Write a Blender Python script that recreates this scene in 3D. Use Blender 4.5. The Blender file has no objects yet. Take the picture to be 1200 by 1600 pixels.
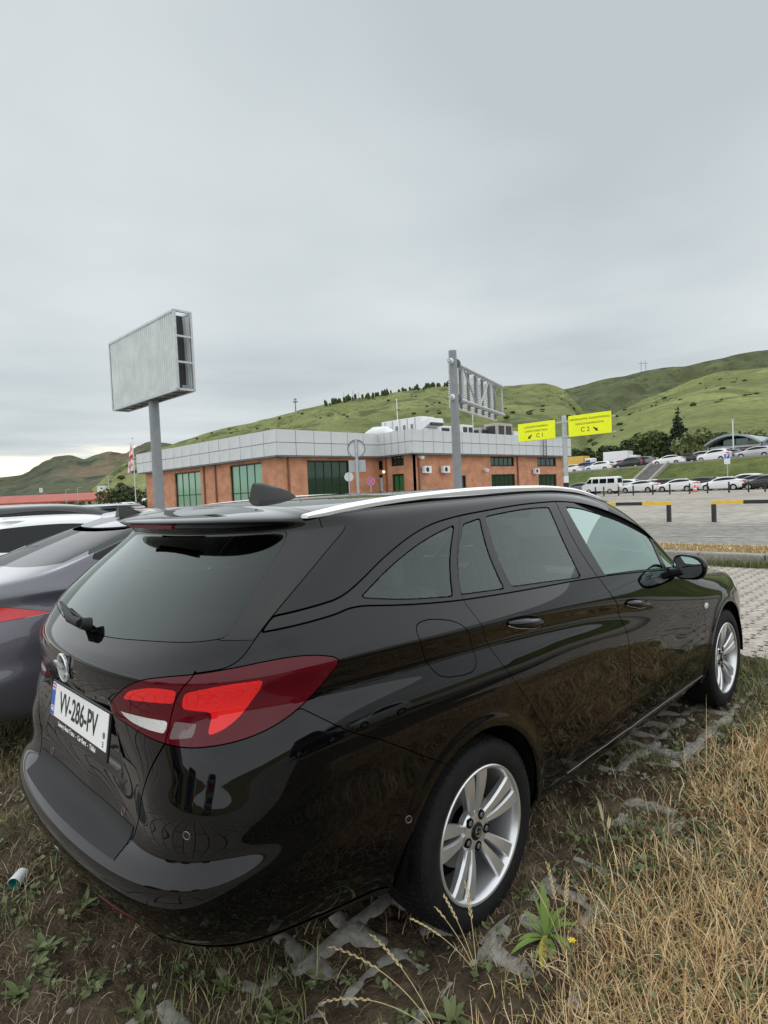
import bpy, bmesh, math, random
import numpy as np
from mathutils import Vector, Matrix
random.seed(7); RNG=np.random.default_rng(7)
SC=bpy.context.scene; COL=SC.collection
# ------------------------------------------------------------------ camera
cam=bpy.data.cameras.new('camera'); cam_o=bpy.data.objects.new('camera',cam); COL.objects.link(cam_o)
cam.sensor_fit='VERTICAL'; cam.sensor_height=36.0; cam.sensor_width=27.0; cam.lens=946.57/1600*36.0
cam.clip_start=.05; cam.clip_end=20000
CAM=np.array([-1.6288,-2.1178,1.4930])
cam_o.location=CAM; cam_o.rotation_euler=[math.radians(a) for a in (88.1,2.6,-44.834)]
SC.camera=cam_o
SC.render.resolution_x=768; SC.render.resolution_y=1024
# ------------------------------------------------------------------ sky
wd=bpy.data.worlds.new('World'); SC.world=wd; wd.use_nodes=True
SUN_EL,SUN_AZ=math.radians(80),math.radians(205)     # azimuth of the sun measured from +x
def build_sky():
    nt=wd.node_tree; N=nt.nodes; L=nt.links; N.clear()
    out=N.new('ShaderNodeOutputWorld'); bg=N.new('ShaderNodeBackground'); L.new(bg.outputs[0],out.inputs[0])
    sky=N.new('ShaderNodeTexSky'); sky.sky_type='NISHITA'; sky.sun_disc=False
    sky.sun_elevation=SUN_EL; sky.sun_rotation=math.pi/2-SUN_AZ; sky.dust_density=3
    bg.inputs[1].default_value=.12
    tc=N.new('ShaderNodeTexCoord'); sep=N.new('ShaderNodeSeparateXYZ'); L.new(tc.outputs['Generated'],sep.inputs[0])
    def math_(op,a,b=None,c=None,clamp=False):
        n=N.new('ShaderNodeMath'); n.operation=op; n.use_clamp=clamp
        for i,v in enumerate((a,b,c)):
            if v is None: continue
            if isinstance(v,(int,float)): n.inputs[i].default_value=v
            else: L.new(v,n.inputs[i])
        return n.outputs[0]
    # flat stratus deck: project the direction on a plane overhead so that texture shrinks to the horizon
    zc=math_('MAXIMUM',sep.outputs[2],.035)
    cx=math_('DIVIDE',sep.outputs[0],zc); cy=math_('DIVIDE',sep.outputs[1],zc)
    comb=N.new('ShaderNodeCombineXYZ'); L.new(cx,comb.inputs[0]); L.new(cy,comb.inputs[1])
    no=N.new('ShaderNodeTexNoise'); no.inputs['Scale'].default_value=.35; no.inputs['Detail'].default_value=5; no.inputs['Roughness'].default_value=.5
    L.new(comb.outputs[0],no.inputs['Vector'])
    n2=N.new('ShaderNodeTexNoise'); n2.inputs['Scale'].default_value=1.6; n2.inputs['Detail'].default_value=3
    L.new(tc.outputs['Generated'],n2.inputs['Vector'])
    mixn=math_('ADD',math_('MULTIPLY',no.outputs[0],.62),math_('MULTIPLY',n2.outputs[0],.38))
    ramp=N.new('ShaderNodeValToRGB'); L.new(mixn,ramp.inputs[0])
    e=ramp.color_ramp.elements; e[0].position=.39; e[0].color=(2.80,3.08,3.18,1); e[1].position=.61; e[1].color=(3.85,4.12,4.20,1)
    # open strip under the cloud base, low over the western horizon
    wx,wy=math.cos(math.radians(86)),math.sin(math.radians(86))
    west=math_('ADD',math_('MULTIPLY',sep.outputs[0],wx),math_('MULTIPLY',sep.outputs[1],wy))
    n3=N.new('ShaderNodeTexNoise'); n3.inputs['Scale'].default_value=5; n3.inputs['Detail'].default_value=4
    mp=N.new('ShaderNodeMapping'); mp.inputs['Scale'].default_value=(1,1,9); L.new(tc.outputs['Generated'],mp.inputs[0]); L.new(mp.outputs[0],n3.inputs['Vector'])
    el=math_('ADD',sep.outputs[2],math_('MULTIPLY',math_('SUBTRACT',n3.outputs[0],.5),.05))
    mr=N.new('ShaderNodeMapRange'); mr.interpolation_type='SMOOTHSTEP'; L.new(el,mr.inputs[0])
    mr.inputs[1].default_value=.085; mr.inputs[2].default_value=.068; mr.inputs[3].default_value=0; mr.inputs[4].default_value=1
    mw=N.new('ShaderNodeMapRange'); mw.interpolation_type='SMOOTHSTEP'; L.new(west,mw.inputs[0])
    mw.inputs[1].default_value=.80; mw.inputs[2].default_value=.97
    gap=math_('MULTIPLY',mr.outputs[0],mw.outputs[0])
    mx=N.new('ShaderNodeMix'); mx.data_type='RGBA'; L.new(gap,mx.inputs[0]); L.new(ramp.outputs[0],mx.inputs[6]); mx.inputs[7].default_value=(7.0,6.6,5.3,1)
    m2=N.new('ShaderNodeMix'); m2.data_type='RGBA'; m2.inputs[0].default_value=.955; L.new(sky.outputs[0],m2.inputs[6]); L.new(mx.outputs[2],m2.inputs[7])
    L.new(m2.outputs[2],bg.inputs[0])
build_sky()
sun=bpy.data.lights.new('sun','SUN'); sun.energy=1.5; sun.angle=math.radians(168); sun.color=(.97,.985,1.0)
sun_o=bpy.data.objects.new('sun',sun); COL.objects.link(sun_o)
sd=Vector((math.cos(SUN_EL)*math.cos(SUN_AZ),math.cos(SUN_EL)*math.sin(SUN_AZ),math.sin(SUN_EL)))
sun_o.rotation_euler=sd.to_track_quat('Z','Y').to_euler(); sun_o.location=sd*60
SC.view_settings.view_transform='Standard'; SC.view_settings.look='None'; SC.view_settings.exposure=0.68; SC.view_settings.gamma=1
# ------------------------------------------------------------------ pixel helper (photograph 1200x1600)
def _rot(rx,ry,rz):
    cx,sx=math.cos(rx),math.sin(rx);cy,sy=math.cos(ry),math.sin(ry);cz,sz=math.cos(rz),math.sin(rz)
    return np.array([[cz,-sz,0],[sz,cz,0],[0,0,1]])@np.array([[cy,0,sy],[0,1,0],[-sy,0,cy]])@np.array([[1,0,0],[0,cx,-sx],[0,sx,cx]])
_R=_rot(*[math.radians(a) for a in (88.1,2.6,-44.834)])
def ray(u,v): return _R@np.array([(u-600)/946.57,-(v-800)/946.57,-1.0])
def atd(u,v,D): return CAM+ray(u,v)*D           # point seen at pixel (u,v) at distance D along the view
def atz(u,v,z): d=ray(u,v); return CAM+d*((z-CAM[2])/d[2])
def hor(u): return 769-(u-600)*.0454
def atg(u,D,z=0):                               # ground-plan point in column u at distance D, given height
    a=atd(u,hor(u),D);
    for _ in range(3):
        d=ray(u,hor(u)+(CAM[2]-z)*946.57/D); a=CAM+d*D
    return np.array([a[0],a[1],z])
# ------------------------------------------------------------------ materials
MATS={}
def mat(name,col,rough=.5,metal=0,spec=.5,coat=0,cior=1.5,var=0,scale=8,bump=0,bscale=40,col2=None,detail=4,emit=0,coord='Object',alpha=None,trans=0):
    if name in MATS: return MATS[name]
    m=bpy.data.materials.new(name); m.use_nodes=True; nt=m.node_tree; b=nt.nodes['Principled BSDF']
    c=tuple(col)+(1,) if len(col)==3 else col
    b.inputs['Base Color'].default_value=c; b.inputs['Roughness'].default_value=rough; b.inputs['Metallic'].default_value=metal
    b.inputs['Specular IOR Level'].default_value=spec; b.inputs['Coat Weight'].default_value=coat; b.inputs['Coat Roughness'].default_value=.02; b.inputs['Coat IOR'].default_value=cior
    if emit: b.inputs['Emission Color'].default_value=c; b.inputs['Emission Strength'].default_value=emit
    if trans: b.inputs['Transmission Weight'].default_value=trans
    if var or col2 is not None or bump:
        tc=nt.nodes.new('ShaderNodeTexCoord')
    if var or col2 is not None:
        n=nt.nodes.new('ShaderNodeTexNoise'); n.inputs['Scale'].default_value=scale; n.inputs['Detail'].default_value=detail; n.inputs['Roughness'].default_value=.6
        nt.links.new(tc.outputs[coord],n.inputs['Vector'])
        r=nt.nodes.new('ShaderNodeValToRGB'); nt.links.new(n.outputs[0],r.inputs[0])
        r.color_ramp.elements[0].position=.33; r.color_ramp.elements[1].position=.67
        if col2 is None:
            r.color_ramp.elements[0].color=tuple(x*(1-var) for x in c[:3])+(1,); r.color_ramp.elements[1].color=tuple(min(1,x*(1+var)) for x in c[:3])+(1,)
        else:
            r.color_ramp.elements[0].color=c; r.color_ramp.elements[1].color=tuple(col2)+(1,)
        nt.links.new(r.outputs[0],b.inputs['Base Color'])
    if bump:
        n=nt.nodes.new('ShaderNodeTexNoise'); n.inputs['Scale'].default_value=bscale; n.inputs['Detail'].default_value=5
        nt.links.new(tc.outputs[coord],n.inputs['Vector'])
        bp=nt.nodes.new('ShaderNodeBump'); bp.inputs['Strength'].default_value=bump; bp.inputs['Distance'].default_value=.02
        nt.links.new(n.outputs[0],bp.inputs['Height']); nt.links.new(bp.outputs[0],b.inputs['Normal'])
    MATS[name]=m; return m
def glass_mat(name,tint,refl=1.0,rough=.0,ior=1.5,film=0.0,fcol=(1,1,1)):
    if name in MATS: return MATS[name]
    m=bpy.data.materials.new(name); m.use_nodes=True; nt=m.node_tree; N=nt.nodes; N.clear()
    o=N.new('ShaderNodeOutputMaterial'); mx=N.new('ShaderNodeMixShader'); t=N.new('ShaderNodeBsdfTransparent'); g=N.new('ShaderNodeBsdfGlossy')
    fr=N.new('ShaderNodeFresnel'); fr.inputs[0].default_value=ior
    t.inputs[0].default_value=tuple(tint)+(1,); g.inputs[0].default_value=tuple(refl*c for c in fcol)+(1,); g.inputs[1].default_value=rough
    mr=N.new('ShaderNodeMapRange'); mr.inputs[3].default_value=film; nt.links.new(fr.outputs[0],mr.inputs[0]); nt.links.new(mr.outputs[0],mx.inputs[0]); nt.links.new(t.outputs[0],mx.inputs[1]); nt.links.new(g.outputs[0],mx.inputs[2]); nt.links.new(mx.outputs[0],o.inputs[0])
    MATS[name]=m; return m
# ------------------------------------------------------------------ mesh builder
class MB:
    def __init__(s): s.v=[]; s.f=[]
    def add(s,vs,fs):
        o=len(s.v); s.v+= [tuple(map(float,p)) for p in vs]; s.f+=[tuple(i+o for i in f) for f in fs]; return s
    def box(s,c,d,rz=0,ry=0,rx=0,taper=1.0):
        x,y,z=[a/2 for a in d]
        P=[(-x,-y,-z),(x,-y,-z),(x,y,-z),(-x,y,-z),(-x*taper,-y*taper,z),(x*taper,-y*taper,z),(x*taper,y*taper,z),(-x*taper,y*taper,z)]
        M=Matrix.Rotation(rz,3,'Z')@Matrix.Rotation(ry,3,'Y')@Matrix.Rotation(rx,3,'X')
        return s.add([tuple(M@Vector(p)+Vector(c)) for p in P],[(0,3,2,1),(4,5,6,7),(0,1,5,4),(1,2,6,5),(2,3,7,6),(3,0,4,7)])
    def bar(s,a,b,w,h=None,up=(0,0,1)):
        h=h or w; a=Vector(a); b=Vector(b); d=(b-a).normalized(); u=Vector(up)
        if abs(d.dot(u))>.98: u=Vector((1,0,0))
        r=d.cross(u).normalized()*w/2; u=r.cross(d).normalized()*h/2
        P=[a-r-u,a+r-u,a+r+u,a-r+u,b-r-u,b+r-u,b+r+u,b-r+u]
        return s.add(P,[(0,1,2,3),(7,6,5,4),(1,0,4,5),(2,1,5,6),(3,2,6,7),(0,3,7,4)])
    def tube(s,pts,rad,n=10,cap=True):
        pts=[Vector(p) for p in pts]; k=len(pts); rad=[rad]*k if isinstance(rad,(int,float)) else list(rad)
        o=len(s.v); pr=None
        for i,p in enumerate(pts):
            d=(pts[min(i+1,k-1)]-pts[max(i-1,0)]).normalized()
            if pr is None:
                pr=d.cross(Vector((0,0,1)))
                if pr.length<.05: pr=d.cross(Vector((1,0,0)))
            r=(pr-d*pr.dot(d)).normalized(); pr=r; u=d.cross(r)
            for j in range(n):
                a=2*math.pi*j/n; s.v.append(tuple(p+(r*math.cos(a)+u*math.sin(a))*rad[i]))
        for i in range(k-1):
            for j in range(n):
                s.f.append((o+i*n+j,o+i*n+(j+1)%n,o+(i+1)*n+(j+1)%n,o+(i+1)*n+j))
        if cap:
            s.f.append(tuple(o+j for j in range(n-1,-1,-1))); s.f.append(tuple(o+(k-1)*n+j for j in range(n)))
        return s
    def lathe(s,prof,c,axis='y',n=48,close=False):
        o=len(s.v); k=len(prof)
        for j in range(n):
            a=2*math.pi*j/n
            for (r,h) in prof:
                if axis=='y': p=(r*math.cos(a),h,r*math.sin(a))
                elif axis=='z': p=(r*math.cos(a),r*math.sin(a),h)
                else: p=(h,r*math.cos(a),r*math.sin(a))
                s.v.append((p[0]+c[0],p[1]+c[1],p[2]+c[2]))
        for j in range(n):
            for i in range(k-1 if not close else k):
                a=o+j*k+i; b=o+j*k+(i+1)%k; c2=o+((j+1)%n)*k+(i+1)%k; d=o+((j+1)%n)*k+i
                s.f.append((a,b,c2,d))
        return s
    def prism(s,poly,ax,h0,h1,T=None):
        """polygon (list of 2d) extruded along axis ax between h0 and h1"""
        def P(a,b,h): return {'x':(h,a,b),'y':(a,h,b),'z':(a,b,h)}[ax]
        n=len(poly); vs=[P(a,b,h0) for a,b in poly]+[P(a,b,h1) for a,b in poly]
        if T is not None: vs=[tuple(T@Vector(v)) for v in vs]
        return s.add(vs,[tuple(range(n-1,-1,-1)),tuple(range(n,2*n))]+[(i,(i+1)%n,n+(i+1)%n,n+i) for i in range(n)])
    def ico(s,c,r,sub=1,sc=(1,1,1),noise=0,seed=0):
        bm=bmesh.new(); bmesh.ops.create_icosphere(bm,subdivisions=sub,radius=1)
        rg=random.Random(seed)
        vs=[(c[0]+v.co.x*r*sc[0]*(1+noise*(rg.random()-.5)*2),c[1]+v.co.y*r*sc[1]*(1+noise*(rg.random()-.5)*2),c[2]+v.co.z*r*sc[2]*(1+noise*(rg.random()-.5)*2)) for v in bm.verts]
        fs=[tuple(v.index for v in f.verts) for f in bm.faces]; bm.free(); return s.add(vs,fs)
    def mesh(s,name,smooth=False,angle=None):
        me=bpy.data.meshes.new(name); me.from_pydata(s.v,[],s.f); me.validate(); me.update()
        bm=bmesh.new(); bm.from_mesh(me); bmesh.ops.recalc_face_normals(bm,faces=bm.faces[:]); bm.to_mesh(me); bm.free()
        if smooth:
            me.polygons.foreach_set('use_smooth',[True]*len(me.polygons))
            if angle is not None: me.set_sharp_from_angle(angle=math.radians(angle))
        return me
def link(name,me,m,parent=None):
    o=bpy.data.objects.new(name,me); COL.objects.link(o)
    if m is not None and len(me.materials)==0: me.materials.append(m)
    if parent is not None: o.parent=parent
    return o
def obj(name,mb,m,parent=None,smooth=False,angle=35,bevel=0):
    o=link(name,mb.mesh(name,smooth,angle),m,parent)
    if bevel:
        md=o.modifiers.new('bevel','BEVEL'); md.width=bevel; md.segments=2; md.limit_method='ANGLE'
    return o
def tag(o,label,cat=None,group=None,kind=None):
    if label: o['label']=label
    if cat: o['category']=cat
    if group: o['group']=group
    if kind: o['kind']=kind
    return o
def thing(name,label,cat,loc=(0,0,0),rz=0,group=None):
    o=bpy.data.objects.new(name,None); COL.objects.link(o); o.location=loc; o.rotation_euler=(0,0,rz); o.empty_display_size=.3
    return tag(o,label,cat,group)
def struct(name,mb,m,smooth=False,parent=None,angle=35):
    o=obj(name,mb,m,parent,smooth,angle); o['kind']='structure'; return o
def copy_tree(o,parent=None):
    c=o.copy(); COL.objects.link(c); c.parent=parent
    for ch in o.children: copy_tree(ch,c)
    return c
def text_mesh(txt,size,extrude=.0,align='CENTER',sx=1.0,bold=0):
    cu=bpy.data.curves.new('text','FONT'); cu.body=txt; cu.size=size; cu.align_x=align; cu.align_y='CENTER'; cu.extrude=extrude; cu.resolution_u=3
    cu.offset=bold
    o=bpy.data.objects.new('text_tmp',cu); COL.objects.link(o)
    dg=bpy.context.evaluated_depsgraph_get(); me=bpy.data.meshes.new_from_object(o.evaluated_get(dg))
    bpy.data.objects.remove(o); bpy.data.curves.remove(cu)
    if sx!=1.0: me.transform(Matrix.Diagonal((sx,1,1,1)))
    return me
# ------------------------------------------------------------------ car body surfaces
# ---------- base surface of the right half (y<0) of the wagon body ----------
def cspline(xk,yk,x):
    xk=np.asarray(xk,float);yk=np.asarray(yk,float);n=len(xk);h=np.diff(xk)
    m=np.zeros(n);d=np.diff(yk)/h            # pchip: no overshoot
    for i in range(1,n-1):
        m[i]=0 if d[i-1]*d[i]<=0 else (h[i-1]+h[i])*3/((2*h[i]+h[i-1])/d[i-1]+(h[i]+2*h[i-1])/d[i])
    m[0],m[-1]=d[0],d[-1]
    x=np.clip(np.asarray(x,float),xk[0],xk[-1])
    i=np.clip(np.searchsorted(xk,x)-1,0,n-2);t=(x-xk[i])/h[i]
    return (yk[i]*(1+2*t)*(1-t)**2+h[i]*m[i]*t*(1-t)**2+yk[i+1]*t*t*(3-2*t)+h[i]*m[i+1]*t*t*(t-1))
KX=[-.6,0,.9,1.3,1.6,1.85,2.1,2.3,2.66,3.1]
# row: (rear x at centre, rear z at centre, plan kind, [w at KX], [z at KX])
ROWS=[
(-.86,.262,0,[.66,.74,.77,.77,.77,.77,.77,.77,.75,.66],[.25,.2,.19,.19,.19,.19,.19,.19,.19,.19]),
(-.965,.275,0,[.76,.83,.838,.838,.838,.838,.838,.838,.83,.74],[.285,.235,.225,.225,.225,.225,.225,.225,.23,.23]),
(-1.030,.312,0,[.815,.868,.866,.866,.866,.866,.868,.87,.868,.8],[.34,.3,.285,.285,.285,.285,.285,.285,.29,.3]),
(-1.070,.392,0,[.85,.89,.88,.878,.878,.879,.882,.888,.893,.845],[.44,.42,.41,.4,.4,.4,.4,.4,.4,.4]),
(-1.09,0.455,0,[.866,.899,.887,.884,.884,.885,.889,.896,.9,.862],[.53,.52,.5,.49,.48,.475,.47,.47,.47,.47]),
(-1.088,0.5,0,[.871,.902,.89,.887,.886,.887,.892,.898,.902,.868],[.59,.58,.56,.55,.54,.53,.525,.52,.52,.52]),
(-1.045,0.528,1,[.873,.903,.891,.888,.887,.888,.893,.899,.902,.87],[.65,.64,.62,.6,.585,.575,.565,.56,.555,.55]),
(-0.985,0.548,1,[.878,.906,.893,.888,.887,.888,.893,.899,.902,.87],[.71,.7,.68,.65,.63,.615,.605,.595,.59,.58]),
(-0.96,0.63,1,[.882,.909,.898,.893,.887,.888,.893,.899,.901,.869],[.77,.76,.74,.7,.67,.655,.64,.63,.62,.61]),
(-0.966,0.74,1,[.873,.901,.891,.887,.885,.886,.891,.897,.899,.866],[.84,.83,.8,.75,.715,.695,.675,.66,.65,.635]),
(-0.985,0.86,1,[.856,.882,.873,.873,.88,.881,.887,.894,.896,.861],[.91,.9,.855,.8,.76,.735,.71,.69,.675,.66]),
(-1.008,0.93,1,[.836,.862,.857,.859,.876,.878,.885,.892,.893,.856],[.965,.95,.895,.845,.8,.77,.74,.715,.695,.68]),
(-1.016,0.975,1,[.845,.870,.870,.873,.883,.884,.888,.893,.89,.852],[1.01,.995,.93,.885,.845,.812,.78,.752,.725,.71]),
(-1.008,1.02,1,[.858,.88,.88,.878,.877,.877,.88,.884,.878,.838],[1.035,1.018,.953,.91,.872,.84,.81,.785,.757,.738]),
(-0.985,1.045,1,[.832,.853,.86,.859,.858,.858,.858,.856,.842,.79],[1.095,1.07,1.01,.975,.945,.918,.89,.865,.825,.795]),
(-0.948,1.068,2,[.797,.826,.836,.838,.839,.84,.838,.825,.79,.71],[1.155,1.125,1.065,1.035,1.01,.99,.9502,.911,.8632,.816]),
(-.795,1.235,2,[.727,.763,.77,.77,.772,.778,.785,.76,.67,.58],[1.27,1.265,1.225,1.195,1.15,1.09,1.008,.94,.878,.83]),
(-.635,1.368,2,[.668,.695,.694,.694,.702,.722,.745,.69,.56,.48],[1.378,1.408,1.42,1.39,1.312,1.208,1.066,.975,.903,.855]),
(-.655,1.390,2,[.64,.667,.668,.668,.677,.697,.72,.65,.52,.44],[1.402,1.431,1.442,1.415,1.343,1.242,1.092,.99,.91,.862]),
(-.715,1.412,2,[.615,.64,.64,.64,.65,.67,.69,.61,.48,.4],[1.416,1.445,1.457,1.432,1.367,1.268,1.116,1.005,.918,.87]),
(-.712,1.428,2,[.595,.618,.618,.618,.628,.645,.66,.58,.44,.37],[1.425,1.454,1.466,1.444,1.382,1.284,1.13,1.015,.923,.875]),
(-0.66,1.44,2,[.5,.53,.53,.53,.54,.55,.55,.48,.36,.3],[1.445,1.473,1.482,1.462,1.4,1.3,1.148,1.035,.933,.88]),
(-0.55,1.452,2,[.27,.28,.28,.28,.29,.29,.29,.26,.2,.15],[1.462,1.488,1.497,1.48,1.418,1.313,1.166,1.05,.941,.885]),
(-0.45,1.463,2,[0,0,0,0,0,0,0,0,0,0],[1.468,1.492,1.5,1.485,1.424,1.318,1.171,1.055,.945,.89]),
]
XS=[-.45,-.22,0,.25,.55,.9,1.25,1.6,1.95,2.25,2.5,2.75,3.0]
CORNER={6:-1.086,7:-1.076,8:-1.068,9:-1.054,10:-1.018}     # the bumper stands proud of the tailgate at its corners
def control_grid():
    G=[]
    for r,(xr,zr,kind,w,z) in enumerate(ROWS):
        wr=w[0]; row=[]
        last=(r==len(ROWS)-1)
        zs=z[0]
        if kind==0: plan=[(0,0),(.25,.006),(.53,.028),(.74,.075),(.91,.17),(.985,.36)]
        elif kind==1: plan=[(0,0),(.25,.009),(.52,.042),(.72,.10),(.89,.205),(.975,.36)]
        else: plan=[(0,0),(.26,.008),(.54,.034),(.76,.078),(.92,.16),(.985,.28)]
        wt=[0,.02,.12,.35,.68,.92] if not 4<r<9 else [0,.01,.06,.20,.50,.86]
        sc=min(1.0,max(.05,(-.47-xr)/.28)) if (kind==2 and r>19) else 1.0
        xs=XS
        if kind==2 and xr+.28*sc>-.46:
            x0=xr+.28*sc+.05; xs=[x0+(x-XS[0])*(1.25-x0)/(1.25-XS[0]) if x<=1.25 else x for x in XS]
        for k,(fy,dx) in enumerate(plan):
            x=xr+dx*sc
            if r in CORNER and k>1: x+=(CORNER[r]-xr)*(.55,1,1,.6)[k-2]
            if k==5: x=max(x,-.66) if kind<2 else x
            row.append((x,-fy*wr,zr+(zs-zr)*wt[k]))
        for x in xs:
            row.append((x,-float(cspline(KX,w,x)),float(cspline(KX,z,x))))
        # front corner and nose
        wf=w[-1];zf=z[-1]
        t=r/(len(ROWS)-1)
        nose=3.60-.10*max(0,(t-.45)/.55)**1.3-.02*max(0,(.2-t)/.2)
        if t>.55: nose-=.30*((t-.55)/.45)
        drop=.0 if t<.5 else .10*(t-.5)/.5
        for fx,fy,k in ((.50,.93,.3),(.80,.78,.6),(.94,.50,.9),(.99,.24,1),(1,0,1)):
            row.append((3.0+(nose-3.0)*fx,-wf*fy,zf-drop*k))
        G.append(row)
    return np.array(G)
def evalgrid(G,nu_per=10,nv_per=6):
    # pad columns: mirror about y=0 at both ends; rows: mirror at top, extrapolate at bottom
    mir=np.array([1,-1,1.])
    P=np.concatenate([G[:,1:2]*mir,G,G[:,-2:-1]*mir],1)
    P=np.concatenate([2*P[0:1]-P[1:2],P,P[-2:-1]*mir],0)
    def basis(n,per):
        t=np.linspace(0,n-1,(n-1)*per+1);i=np.minimum(t.astype(int),n-2);f=t-i
        B=np.zeros((len(t),n+2))
        b=np.stack([(1-f)**3/6,(3*f**3-6*f**2+4)/6,(-3*f**3+3*f**2+3*f+1)/6,f**3/6],1)
        for k in range(4): B[np.arange(len(t)),i+k]=b[:,k]
        return B
    Bu=basis(G.shape[1],nu_per);Bv=basis(G.shape[0],nv_per)
    S=np.einsum('vr,rck,uc->vuk',Bv,P,Bu)
    S[:,0,1]=0;S[:,-1,1]=0;S[-1,:,1]=0
    return S
def scoord(S):
    # plan arc length along the crease row, shifted so that s == x on the flank
    k=int(S.shape[0]*12/23)
    d=np.linalg.norm(np.diff(S[k][:,:2],axis=0),axis=1);s=np.concatenate([[0],np.cumsum(d)])
    j=int(np.argmin(abs(S[k][:,0]-0)*1+ (S[k][:,1]>-.5)*9))
    return s-s[j]+S[k][j,0]
def control_grid_rows(rows):
    global ROWS
    keep=ROWS; ROWS=rows; g=control_grid(); ROWS=keep; return g
def grid_normals(S):
    du=np.gradient(S,axis=1); dv=np.gradient(S,axis=0)
    n=np.cross(du,dv); l=np.linalg.norm(n,axis=2,keepdims=True); n=n/np.maximum(l,1e-12)
    flip=np.sign((n[...,1]*-1+n[...,2]*.3+0).mean()); n*=flip
    n[:,0,1]=0; n[:,-1,1]=0; n[-1,:,:2]*=[1,0]
    return n/np.maximum(np.linalg.norm(n,axis=2,keepdims=True),1e-9)
def sdf(poly,pts):
    P=np.asarray(poly,float); Q=np.roll(P,-1,0); d=np.full(len(pts),1e9); ins=np.zeros(len(pts),bool)
    x,y=pts[:,0],pts[:,1]
    for (ax,ay),(bx,by) in zip(P,Q):
        ex,ey=bx-ax,by-ay; L2=ex*ex+ey*ey
        if L2<1e-14: continue
        t=np.clip(((x-ax)*ex+(y-ay)*ey)/L2,0,1)
        d=np.minimum(d,(x-ax-t*ex)**2+(y-ay-t*ey)**2)
        c=((ay>y)!=(by>y));
        if ey!=0: ins^=c&(x<(bx-ax)*(y-ay)/ey+ax)
    d=np.sqrt(d); return np.where(ins,-d,d)
def rp(poly,r=.02,soft=35,n=4,closed=True):
    """round the corners of a traced outline: gentle bends are smoothed fully, real corners by radius r"""
    P=[Vector(p) for p in poly]; out=[]; k=len(P)
    for i,p in enumerate(P):
        if not closed and i in (0,k-1): out.append(tuple(p)); continue
        a=P[i-1]-p; b=P[(i+1)%k]-p
        if a.length<1e-6 or b.length<1e-6: continue
        turn=180-math.degrees(a.angle(b)); m=min(a.length,b.length)*.5
        q=m if turn<soft else min(m,r)
        p0=p+a.normalized()*q; p1=p+b.normalized()*q
        for t in range(n+1):
            t/=n; out.append(tuple(p0*(1-t)**2+p*2*t*(1-t)+p1*t*t))
    return out
def clip(A,T,f):
    if len(T)==0: return A,T
    fv=f[T]; ins=fv<=0; c=ins.sum(1)
    out=[T[c==3]]; newA=[A]; base=len(A)
    def cut(e):
        e=np.sort(e,1); u,inv=np.unique(e,axis=0,return_inverse=True)
        t=f[u[:,0]]/(f[u[:,0]]-f[u[:,1]]); return A[u[:,0]]*(1-t)[:,None]+A[u[:,1]]*t[:,None],inv.ravel()
    t1=T[c==1]; i1=ins[c==1]
    t2=T[c==2]; i2=ins[c==2]
    if len(t1):
        k=np.argmax(i1,1); r=np.arange(len(t1)); t1=np.stack([t1[r,k],t1[r,(k+1)%3],t1[r,(k+2)%3]],1)
    if len(t2):
        k=np.argmin(i2,1); r=np.arange(len(t2)); t2=np.stack([t2[r,k],t2[r,(k+1)%3],t2[r,(k+2)%3]],1)
    E=[];n1,n2=len(t1),len(t2)
    for t in (t1,t2):
        if len(t): E+= [t[:,[0,1]],t[:,[0,2]]]
    if E:
        V,inv=cut(np.concatenate(E)); newA.append(V); inv=inv+base; o=0
        if n1: out.append(np.stack([t1[:,0],inv[o:o+n1],inv[o+n1:o+2*n1]],1)); o+=2*n1
        if n2:
            ab=inv[o:o+n2]; ac=inv[o+n2:o+2*n2]
            out.append(np.stack([ab,t2[:,1],t2[:,2]],1)); out.append(np.stack([ab,t2[:,2],ac],1))
    A=np.concatenate(newA); T=np.concatenate(out)
    u,inv=np.unique(T,return_inverse=True); return A[u],inv.reshape(-1,3)
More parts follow.
